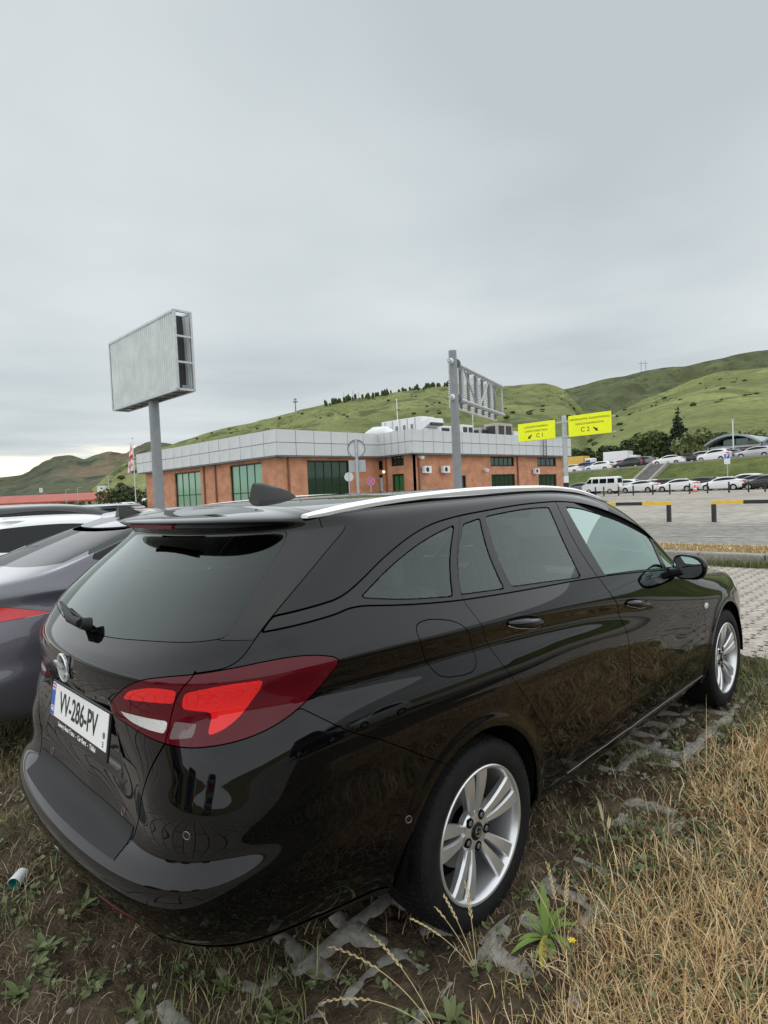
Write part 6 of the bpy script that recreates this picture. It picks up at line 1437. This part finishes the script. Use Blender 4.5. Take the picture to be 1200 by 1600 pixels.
def minibus(name,label,kind,pm,loc,rz,group=None,cat='van',nu=4,nv=3):
    t=thing(name,label,cat,loc,rz,group)
    prof=[(-.95,.35),(-.98,.9),(-.93,1.25),(-.86,2.0),(-.70,2.10),(2.35,2.10),(2.60,2.02),(3.20,1.25),(3.55,1.10),(3.62,.80),(3.62,.38)]
    m=MB(); n=len(prof); vs=[]
    for y,k in ((-.86,1),(-.80,0),(.80,0),(.86,1)):
        for x,z in prof: vs.append((x*(1 if k==0 else .985),y if z<1.3 else y*(1-.10*(z-1.3)/.8),z if k==0 else min(z,2.04)))
    fs=[tuple(range(n-1,-1,-1)),tuple(range(3*n,4*n))]
    for r in range(3):
        for i in range(n): fs.append((r*n+i,r*n+(i+1)%n,(r+1)*n+(i+1)%n,(r+1)*n+i))
    m.add(vs,fs); obj('body',m,pm,t,smooth=True,angle=40)
    for sg in (-1,1):
        for x0,x1,xt in ((-.6,.25,.25),(.4,1.25,1.25),(1.4,2.15,2.15),(2.3,3.02,2.55)):
            m=MB(); f=lambda z:sg*(.868-.086*(z-1.3)/.8); m.add([(x0,f(1.32),1.32),(x1,f(1.32),1.32),(xt,f(1.86),1.86),(x0,f(1.86),1.86)],[(0,1,2,3)]); obj('side_window',m,M_TINT,t)
    m=MB(); m.add([(3.16,-.72,1.32),(3.16,.72,1.32),(2.66,.66,1.96),(2.66,-.66,1.96)],[(0,1,2,3)]); o=obj('windscreen',m,M_TINT,t); o.location=(.03,0,.02)
    m=MB(); m.add([(-.94,-.65,1.3),(-.94,.65,1.3),(-.885,.60,1.85),(-.885,-.60,1.85)],[(0,1,2,3)]); obj('rear_window',m,M_TINT,t)
    for sg in (-1,1):
        m=MB(); m.box((3.60,.6*sg,.92),(.06,.36,.2)); obj('headlamp',m,M_LAMPW,t); m=MB(); m.box((-.97,.72*sg,.95),(.05,.16,.4)); obj('tail_lamp',m,M_LAMPR,t)
    tm,rm=simple_wheel_mesh()
    for x in (0,2.662):
        for sg in (-1,1):
            w=bpy.data.objects.new('wheel',tm); COL.objects.link(w); w.parent=t; w.location=(x,.875*sg,.312); w.rotation_euler=(0,0,0 if sg<0 else math.pi); link('rim',rm,None,w)
    return t
far_left=[(129,62,WHITE,'sedan',20,'white sedan before the red canopy at far left'),(160,80,WHITE,'sedan',200,'white sedan in the far left car park near the flag'),(186,72,WHITE,'hatch',15,'white hatchback below the flag'),(203,86,WHITE,'suv',190,'white crossover right of the flag pole far away'),(222,66,GREYP,'hatch',20,'grey hatchback near the foot of the billboard pole'),(236,90,WHITE,'van',10,'white van behind the billboard pole'),(212,58,GREYP,'sedan',95,'dark grey sedan below the flag pole'),(146,95,SILV,'hatch',10,'silver hatchback far left behind the white cars'),(172,98,WHITE,'suv',10,'white crossover deep in the far left car park'),(105,100,BLACK,'suv',0,'black crossover under the red canopy')]
for u,D,pm,k,rz,lab in far_left: (minibus if k=='van' else vehicle)('parked_car',lab,k,pm,at_ud(u,D),math.radians(rz),'cars in the far left car park',nu=4,nv=3)
low=[(903,71,GREYP,'hatch','grey hatchback at the left end of the lower row beside the sign pole'),(917,74.5,BLACK,'sedan','dark car just left of the white minibus'),(941,70.2,WHITE,'van','white minibus at the left of the lower row'),(972,73.0,WHITE,'suv','white crossover right of the minibus'),(999,70.5,WHITE,'sedan','white sedan left of the embankment stair'),(1018,74.5,WHITE,'hatch','white car half hidden at the stair foot'),(1030,73.5,BLACK,'hatch','dark car right below the embankment stair'),(1058,70.5,WHITE,'sedan','white sedan right of the embankment stair'),(1090,74,BLACK,'hatch','dark hatchback right of the traffic cone'),(1108,74.5,WHITE,'sedan','white car peeking over behind the long white sedan'),(1128,70.0,WHITE,'sedan','long white sedan under the blue parking sign'),(1159,73.2,WHITE,'suv','white crossover right of the parking sign'),(1176,72.2,GREYP,'hatch','dark grey hatchback near the right end of the lower row'),(1196,70.0,BLACK,'sedan','black sedan at the right end of the lower row'),(1232,70.5,SILV,'sedan','silver sedan beyond the right edge of the lower row')]
for u,x,pm,k,lab in low: (minibus if k=='van' else vehicle)('parked_car' if k!='van' else 'minibus',lab,k,pm,(x,on_x(u,x)-1.3,.02),math.radians(90),'cars parked in the lower row',nu=4,nv=3,cat='van' if k=='van' else 'car')
up=[(893,'sedan',WHITE,'white sedan at the left end of the upper row'),(914,'suv',BLUEP,'dark blue car left in the upper row'),(926,'sedan',WHITE,'white sedan right of the dark blue car on the terrace'),(938,'hatch',WHITE,'white hatchback under the round tree on the terrace'),(952,'sedan',WHITE,'white sedan right of the round tree on the terrace'),(971,'hatch',REDP,'dark red car left in the upper row'),(985,'suv',BLACK,'black crossover near the middle of the upper row'),(1003,'suv',GREYP,'grey crossover right of the black one on the terrace'),(1016,'sedan',SILV,'silver sedan left of the stair head'),(1047,'sedan',WHITE,'white sedan at the head of the embankment stair'),(1071,'sedan',BLACK,'low black car right of the stair head'),(1095,'suv',SILV,'silver crossover under the light green tree'),(1117,'suv',WHITE,'white crossover left before the curved roof building'),(1136,'hatch',GREYP,'grey car before the curved roof building'),(1157,'sedan',REDP,'red sedan before the curved roof building'),(1181,'hatch',SILV,'silver hatchback before the curved roof building'),(1203,'sedan',GREYP,'grey sedan at the right end of the upper row')]
for i,(u,k,pm,lab) in enumerate(up):
    x=89.5+(i%3)*.9; y=on_x(u,x); vehicle('parked_car',lab,k,pm,(x,y-1.2,zt(y)+.02),math.radians(90 if i%4 else 78),'cars parked in the upper row',nu=4,nv=3)
# lorry and box van on the terrace
t=thing('box_truck','small truck with a yellow body at the left of the upper terrace','truck',(93,on_x(902,93),zt(47))); m=MB(); m.box((0,0,1.9),(2.2,3.6,2.0)); obj('box_body',m,YELP,t); m=MB(); m.box((0,-2.5,1.5),(2.1,1.3,1.9),taper=.9); c_=obj('cab',m,WHITE,t,bevel=.08); m=MB(); m.box((-1.0,-2.5,1.8),(.06,.8,.6)); obj('cab_window',m,M_TINT,c_)
for yy in (-2.3,1.0):
    m=MB(); m.tube([(-1.05,yy,.45),(1.05,yy,.45)],.45,16); obj('wheel',m,M_RUB,t)
t=thing('box_truck','white box van behind the dark red car on the terrace','truck',(95,on_x(967,95),zt(40))); m=MB(); m.box((0,0,1.9),(2.2,4.0,2.4)); obj('box_body',m,WHITE,t,bevel=.04); m=MB(); m.box((0,-2.7,1.35),(2.1,1.4,1.9),taper=.88); c_=obj('cab',m,WHITE,t,bevel=.08); m=MB(); m.box((-1.0,-2.7,1.7),(.08,.8,.6)); obj('cab_window',m,M_TINT,c_)
for yy in (-2.4,1.0):
    m=MB(); m.tube([(-1.05,yy,.45),(1.05,yy,.45)],.45,16); obj('wheel',m,M_RUB,t)
# cars across the lane behind the viewer: they show in the wagon's paint
for x,y,rz,k,pm,lab in ((-1.5,-10.5,0,'suv',BLACK,'black car parked across from the wagon behind the viewer'),(2.2,-12,180,'sedan',SILV,'silver sedan parked across from the wagon behind the viewer'),(-12.5,-3.0,180,'suv',GREYP,'grey car across the block lane behind the viewer'),(-12.8,1.2,180,'hatch',BLUEP,'dark blue car across the block lane behind the viewer'),(-13,5.0,180,'suv',BLACK,'black car across the block lane beside the dark blue one'),(7.0,-12.5,180,'hatch',WHITE,'white hatchback parked across from the wagon far right')):
    vehicle('parked_car',lab,k,pm,(x,y,0),math.radians(rz),nu=5,nv=3)
# ------------------------------------------------------------------ grass and weeds
def blade_mat(name,stops,trans=.0):
    m=bpy.data.materials.new(name); m.use_nodes=True; nt=m.node_tree; b=nt.nodes['Principled BSDF']; b.inputs['Roughness'].default_value=.6; b.inputs['Specular IOR Level'].default_value=.3
    g=nt.nodes.new('ShaderNodeNewGeometry'); r=nt.nodes.new('ShaderNodeValToRGB'); nt.links.new(g.outputs['Random Per Island'],r.inputs[0]); e=r.color_ramp.elements
    while len(e)<len(stops): e.new(.5)
    for i,(p,c) in enumerate(stops): e[i].position=p; e[i].color=tuple(c)+(1,)
    nt.links.new(r.outputs[0],b.inputs['Base Color']); return m
M_STRAW=blade_mat('straw_blades',[(0,(.24,.15,.07)),(.22,(.50,.32,.145)),(.55,(.67,.46,.235)),(.8,(.78,.62,.38)),(.88,(.58,.49,.25)),(1,(.25,.28,.10))])
M_GREEN=blade_mat('green_blades',[(0,(.07,.09,.03)),(.5,(.14,.16,.055)),(.8,(.22,.23,.09)),(1,(.38,.32,.16))])
M_LITTER=blade_mat('dead_stalks',[(0,(.11,.078,.046)),(.5,(.23,.165,.10)),(.85,(.38,.29,.18)),(1,(.50,.43,.31))])
M_WEED=blade_mat('weed_leaves',[(0,(.06,.078,.032)),(.5,(.11,.14,.055)),(1,(.19,.215,.10))])
M_BROAD=blade_mat('broad_leaves',[(0,(.10,.17,.035)),(.6,(.17,.25,.06)),(1,(.24,.31,.09))])
def blades(name,P,h,lean,w,m,seed,seg=3,curl=.9,label=None,cat='grass',az=None,parent=None,kind='stuff'):
    rg=np.random.default_rng(seed); n=len(P); a=rg.uniform(0,2*math.pi,n) if az is None else az+rg.normal(size=n)*.5
    d=np.stack([np.cos(a),np.sin(a)],1); sd_=np.stack([-d[:,1],d[:,0]],1); tw=rg.normal(size=n)*.6
    V=[];k=0; x=np.zeros(n);z=np.zeros(n);ang=lean*.45; pos=np.array(P,float).copy(); side=np.zeros(n)
    bend=rg.normal(size=n)*.25
    for s in range(seg+1):
        t=s/seg; ww=w*(1-t)**.7*.5+.0004
        c=pos+np.stack([d[:,0]*x+sd_[:,0]*side,d[:,1]*x+sd_[:,1]*side,z],1)
        ca=np.cos(a+math.pi/2+tw);sa=np.sin(a+math.pi/2+tw)
        off=np.stack([ca*ww,sa*ww,np.zeros(n)],1)
        if s<seg: V+= [c-off,c+off]
        else: V+=[c]
        st=h/seg; aa=ang+(lean-ang)*0+lean*curl*t
        x=x+np.sin(aa)*st; z=z+np.cos(aa)*st; side=side+bend*st*t
    nv=2*seg+1; A=np.stack(V,1).reshape(-1,3); base=(np.arange(n)*nv)[:,None]
    # keep above the soil
    F=[]
    for s in range(seg-1): F.append(base+np.array([2*s,2*s+1,2*s+3,2*s+2]))
    q=np.concatenate(F); tri=base+np.array([2*seg-2,2*seg-1,2*seg])
    me=bpy.data.meshes.new(name); me.vertices.add(len(A)); me.vertices.foreach_set('co',A.ravel()); nl=q.size+tri.size; me.loops.add(nl); me.loops.foreach_set('vertex_index',np.concatenate([q.ravel(),tri.ravel()]).astype(np.int32))
    me.polygons.add(len(q)+len(tri)); me.polygons.foreach_set('loop_start',np.concatenate([np.arange(len(q))*4,q.size+np.arange(len(tri))*3]).astype(np.int32)); me.polygons.foreach_set('use_smooth',np.ones(len(q)+len(tri),bool)); me.update()
    o=link(name,me,m,parent)
    if kind: o['kind']=kind
    if label: o['label']=label
    if cat and parent is None: o['category']=cat
    return o
def scatter(n,x0,x1,y0,y1,dens,seed):
    rg=np.random.default_rng(seed); out=[]; tot=0
    while tot<n:
        x=rg.uniform(x0,x1,n);y=rg.uniform(y0,y1,n); k=rg.random(n)<dens(x,y); out.append(np.stack([x[k],y[k]],1)); tot+=k.sum()
        if len(out)>60: break
    P=np.concatenate(out)[:n]; return np.column_stack([P,soil_h(P[:,0],P[:,1])-.004])
def S(a,b,x): return sstep(a,b,x)
# straw thickens away from the car on the right; bare stones along the sill
d_straw=lambda x,y:(S(-1.02,-1.42,y)*.9+.10*S(-.93,-1.1,y))*(.25+.75*S(.36,.58,fbm(x*2.1,y*2.1,3,51)))*S(-.75,-.35,x+.25*(y+1.3))*(1-.75*S(1.7,2.6,x)*S(-1.6,-1.2,y))
P=scatter(56000,-.7,3.62,-3.4,-.93,d_straw,1); rg=np.random.default_rng(2); h=rg.gamma(4,.0145,len(P))+.022
near=np.hypot(P[:,0]-CAM[0],P[:,1]-CAM[1]); blades('dry_grass',P,h,rg.uniform(.55,1.75,len(P)),rg.uniform(.0016,.0036,len(P))*np.clip(near/2,1,2.0),M_STRAW,3,label='tangle of dry straw coloured grass beside the wagon')
P=scatter(3200,-.7,3.62,-3.4,-.95,d_straw,11); rg=np.random.default_rng(12); h=rg.gamma(5,.028,len(P))+.04; blades('tall_dry_grass',P,h,rg.uniform(.15,.8,len(P)),rg.uniform(.0014,.0026,len(P)),M_STRAW,13,seg=4,label='taller dry grass stalks rising from the straw')
d_all=lambda x,y:.35+.65*S(.45,.6,fbm(x*3,y*3,3,61))
P=scatter(46000,-1.28,3.6,-2.8,3.0,lambda x,y:d_all(x,y)*(1-.8*np.exp(-((x-1.3)/2.0)**6)*np.exp(-(y/.85)**6)),21); rg=np.random.default_rng(22); blades('dead_grass_litter',P,rg.uniform(.02,.10,len(P)),rg.uniform(1.0,1.62,len(P)),rg.uniform(.0014,.0032,len(P)),M_LITTER,23,label='dead stalks littering the soil round the wagon')
d_gr=lambda x,y:S(.42,.58,fbm(x*2.7+9,y*2.7,3,71))*(.9-.72*S(-1.2,-1.6,y)*S(-.4,0,x))
P=scatter(30000,-1.28,3.7,-2.9,3.2,lambda x,y:d_gr(x,y)*(1-.9*np.exp(-((x-1.3)/2.0)**6)*np.exp(-(y/.85)**6)),31); rg=np.random.default_rng(32); blades('green_grass',P,rg.gamma(3,.014,len(P))+.015,rg.uniform(.3,1.3,len(P)),rg.uniform(.0018,.004,len(P)),M_GREEN,33,label='short green grass patches on the soil')
P=scatter(9000,2.5,3.75,-2.6,1.2,lambda x,y:S(2.5,3.1,x)*.9,35); rg=np.random.default_rng(36); blades('green_grass',P,rg.gamma(3,.02,len(P))+.03,rg.uniform(.3,1.3,len(P)),rg.uniform(.003,.006,len(P)),M_GREEN,37,label='longer green grass at the edge of the paved bay')
P=np.column_stack([RNG.uniform(9.8,11.3,9000),RNG.uniform(-4,9,9000),np.full(9000,.16)]); rg=np.random.default_rng(38); blades('dry_grass',P,rg.uniform(.03,.10,9000),rg.uniform(.3,1.3,9000),rg.uniform(.006,.012,9000),M_STRAW,39,label='dry grass strip on the verge beyond the kerb')
P=np.column_stack([RNG.uniform(9.35,9.56,1500),RNG.normal(.55,.6,1500),np.full(1500,-.01)]); rg=np.random.default_rng(40); blades('green_grass',P,rg.uniform(.05,.20,1500),rg.uniform(.2,1.1,1500),rg.uniform(.006,.014,1500),M_GREEN,41,label='green weeds growing at the foot of the kerb')
# low leafy ground cover
def leaves(name,P,size,m,seed,label,up=.35):
    rg=np.random.default_rng(seed); n=len(P); a=rg.uniform(0,6.28,n); tl=rg.uniform(-.2,.9,n); L=size*rg.uniform(.6,1.5,n); d=np.stack([np.cos(a)*np.cos(tl),np.sin(a)*np.cos(tl),np.sin(tl)],1); s=np.stack([-np.sin(a),np.cos(a),rg.normal(size=n)*.3],1)
    P=P+np.stack([0*a,0*a,rg.uniform(.004,.03,n)],1); W_=L*rg.uniform(.28,.45,n)
    V=np.stack([P,P+d*(L*.45)[:,None]-s*W_[:,None]*.9+[0,0,.003],P+d*L[:,None],P+d*(L*.45)[:,None]+s*W_[:,None]*.9+[0,0,.003]],1).reshape(-1,3)
    me=bpy.data.meshes.new(name); i=(np.arange(n)*4)[:,None]; me.from_pydata(V.tolist(),[],np.concatenate([i+[0,1,2],i+[0,2,3]]).tolist()); o=link(name,me,m); tag(o,label,'ground cover',kind='stuff')
C_=scatter(1700,-1.27,3.3,-2.9,2.6,lambda x,y:(.25+.75*S(.45,.6,fbm(x*1.9+4,y*1.9,3,81)))*(1-.9*np.exp(-((x-1.3)/2.0)**6)*np.exp(-(y/.85)**6)),51); rg=np.random.default_rng(52); k=rg.integers(5,13,len(C_)); P=np.repeat(C_,k,0); P[:,:2]+=rg.normal(size=(len(P),2))*.022; P[:,2]=soil_h(P[:,0],P[:,1])
leaves('low_weeds',P,.024,M_WEED,53,'small leafy weeds spread over the soil')
# single plants that can be told apart
def leaf_strip(mb,base,az,length,width,lift,droop,fold=.25,n=7):
    p=np.array(base,float); a=lift; V=[]
    for i in range(n+1):
        t=i/n; w=width*math.sin(math.pi*min(1,(t*.92+.08)))**.7*.5; s=np.array([-math.sin(az),math.cos(az),0])
        V+=[p-s*w+np.array([0,0,w*fold]),p.copy(),p+s*w+np.array([0,0,w*fold])]
        st=length/n; p=p+np.array([math.cos(az)*math.cos(a),math.sin(az)*math.cos(a),math.sin(a)])*st; a-=droop/n
    mb.add(V,[(3*i+j,3*i+j+1,3*i+4+j,3*i+3+j) for i in range(n) for j in (0,1)])
def gz(x,y): return float(soil_h(np.array([x]),np.array([y]))[0])
def rosette(label,x,y,leaves_,m=None,name='weed_plant'):
    t=thing(name,label,'weed',(x,y,gz(x,y)))
    for (az,ln,w,lift,dr) in leaves_:
        mb=MB(); leaf_strip(mb,(0,0,0),math.radians(az),ln,w,lift,dr); obj('leaf',mb,m or M_BROAD,t,smooth=True)
    return t
rosette('broad leaved green weed right behind the rear wheel',.06,-1.075,[(40,.17,.026,1.45,.3),(-60,.13,.022,1.1,1.4),(-100,.12,.022,.9,1.7),(165,.16,.022,.45,.9),(195,.15,.020,.3,.8),(150,.11,.020,.6,1.1),(-20,.12,.022,1.2,1.0),(90,.11,.018,1.0,1.1),(-140,.12,.024,.7,1.8),(230,.10,.018,.6,1.2),(20,.12,.016,1.3,.8),(70,.13,.014,1.35,.6),(-40,.10,.014,1.2,1.2),(120,.09,.014,.9,1.0),(-80,.09,.018,.5,1.2),(10,.10,.012,1.0,.9)])
m_=mat('yellowing_leaf',(.42,.36,.05),rough=.6); t=[o for o in bpy.data.objects if o.get('label','').startswith('broad leaved green weed')][0]; mb=MB(); leaf_strip(mb,(0,0,.01),math.radians(205),.15,.028,.15,.35); o=obj('leaf',mb,m_,t,smooth=True); o['label']='yellowed lower leaf'
for k,(x,y,lab) in enumerate(((.30,-1.72,'leafy green weed in the straw at the bottom right'),(.55,-1.95,'green weed in the straw near the right edge'),(-.36,-1.02,'small green weed among the straw below the rear wheel'),(1.0,-1.25,'green weed tuft beside the sill'),(.18,-1.62,'green weed left of the bottom right weed'))):
    rosette(lab,x,y,[(RNG.uniform(0,360),RNG.uniform(.05,.11),RNG.uniform(.014,.026),RNG.uniform(.2,1.3),RNG.uniform(.3,1.2)) for _ in range(16)],M_WEED)
for k,(u,v,lab) in enumerate(((70,1480,'grey green weed rosette on the soil at the lower left'),(30,1545,'weed rosette near the lower left corner'),(215,1570,'weed rosette at the bottom left of the soil'),(430,1590,'weed rosette at the bottom edge below the bumper'),(130,1420,'weed rosette left of the bumper edge'),(360,1540,'weed rosette below the bumper corner'))):
    g=atz(u,v,0); rosette(lab,g[0],g[1],[(RNG.uniform(0,360),RNG.uniform(.035,.075),RNG.uniform(.014,.024),RNG.uniform(.1,.9),RNG.uniform(.2,.8)) for _ in range(14)],M_WEED)
# long seeding grass stems arching into the picture by the rear wheel
M_STEM=mat('pale_stem',(.46,.38,.19),rough=.6); M_SEED=mat('seed_head',(.52,.42,.22),rough=.7)
def seed_grass(label,x,y,stems):
    t=thing('seeding_grass',label,'grass',(x,y,gz(x,y)))
    for az,ln,lift,dr in stems:
        pts=[];p=np.zeros(3);a=lift;n=14
        for i in range(n+1):
            pts.append(tuple(p)); st=ln/n; p=p+np.array([math.cos(az)*math.cos(a),math.sin(az)*math.cos(a),math.sin(a)])*st; a-=dr/n
        m=MB(); m.tube(pts,[.0016*(1-.5*i/n) for i in range(n+1)],5); s=obj('stem',m,M_STEM,t,smooth=True)
        m=MB()
        for q in range(14):
            f=.62+.38*q/13; i=min(n-1,int(f*n)); b0=np.array(pts[i])*(1-(f*n-i))+np.array(pts[i+1])*(f*n-i); d=np.array(pts[i+1])-np.array(pts[i]); d/=np.linalg.norm(d); sd_=np.array([-math.sin(az),math.cos(az),.2])*(1 if q%2 else -1); e=b0+d*.016+sd_*.006
            m.tube([b0,(b0+e)/2+sd_*.001,e],[.0006,.0022,.0004],5)
        obj('seed_head',m,M_SEED,s,smooth=True)
seed_grass('long seeding grass stems arching left at the bottom centre',-.42,-1.02,[(2.2,.34,.75,1.1),(2.6,.30,.55,.9),(2.9,.27,.35,.8),(2.0,.38,1.0,1.0),(3.2,.24,.25,.5),(1.7,.30,1.1,.8),(2.4,.22,.2,.5)])
seed_grass('thin stems standing before the rear tyre',-.20,-.99,[(2.1,.30,1.2,.5),(1.8,.26,1.3,.4),(2.5,.28,1.05,.5),(.9,.24,1.35,.4)])
seed_grass('sparse seeding stems in front of the rear rim',.02,-1.16,[(1.2,.26,1.45,.25),(2.2,.24,1.35,.3),(.3,.22,1.3,.4)])
seed_grass('single upright stem beside the sill of the rear door',.66,-1.0,[(1.0,.15,1.4,.2),(.2,.10,1.2,.5)])
for k,(x,y) in enumerate(((.42,-1.70),(.5,-1.78),(.95,-1.9),(-.1,-1.25))):
    t=thing('wild_flower',['yellow flower low in the straw at bottom right','yellow flower just right of the first one','yellow flower farther back in the straw','small yellow flower near the rear wheel'][k],'flower',(x,y,gz(x,y))); m=MB(); m.tube([(0,0,0),(.01,.005,.10),(.015,0,.16)],.0014,5); obj('stem',m,M_GREEN,t); m=MB()
    for q in range(6): a=q*1.047; m.add([(.015,0,.16),(.015+.009*math.cos(a-.4),.009*math.sin(a-.4),.164),(.015+.013*math.cos(a),.013*math.sin(a),.162),(.015+.009*math.cos(a+.4),.009*math.sin(a+.4),.164)],[(0,1,2,3)])
    obj('petals',m,mat('yellow_petal',(.75,.58,.03),rough=.6),t)
# plastic cap lying in the weeds
g=atz(30,1378,.03); t=thing('plastic_cap','white plastic cup with a teal inside lying in the weeds','cup',(g[0],g[1],gz(g[0],g[1])+.026)); m=MB(); m.lathe([(.001,-.030),(.022,-.030),(.0245,-.026),(.026,.030),(.0245,.031)],(0,0,0),'z',32); w=obj('shell',m,mat('white_plastic',(.72,.74,.74),rough=.4),t,smooth=True,angle=40); m=MB(); m.lathe([(.0245,.0305),(.0235,.010),(.021,-.015),(.001,-.016)],(0,0,0),'z',32); obj('inside',m,mat('teal_plastic',(.02,.22,.20),rough=.35),t,smooth=True,angle=40)
d_=Vector((-.62,-.60,-.1)).normalized(); t.rotation_euler=d_.to_track_quat('Z','Y').to_euler()
# pebbles and paper scraps
m=MB()
for k in range(500):
    x,y=RNG.uniform(-1.2,2.5),RNG.uniform(-2.4,2.2); s=RNG.uniform(.003,.010); m.ico((x,y,gz(x,y)+s*.3),s,1,(1.2,1,.7),.3,k)
o=obj('pebbles',m,M_CONC); tag(o,'small pale pebbles scattered over the soil','pebbles',kind='stuff')
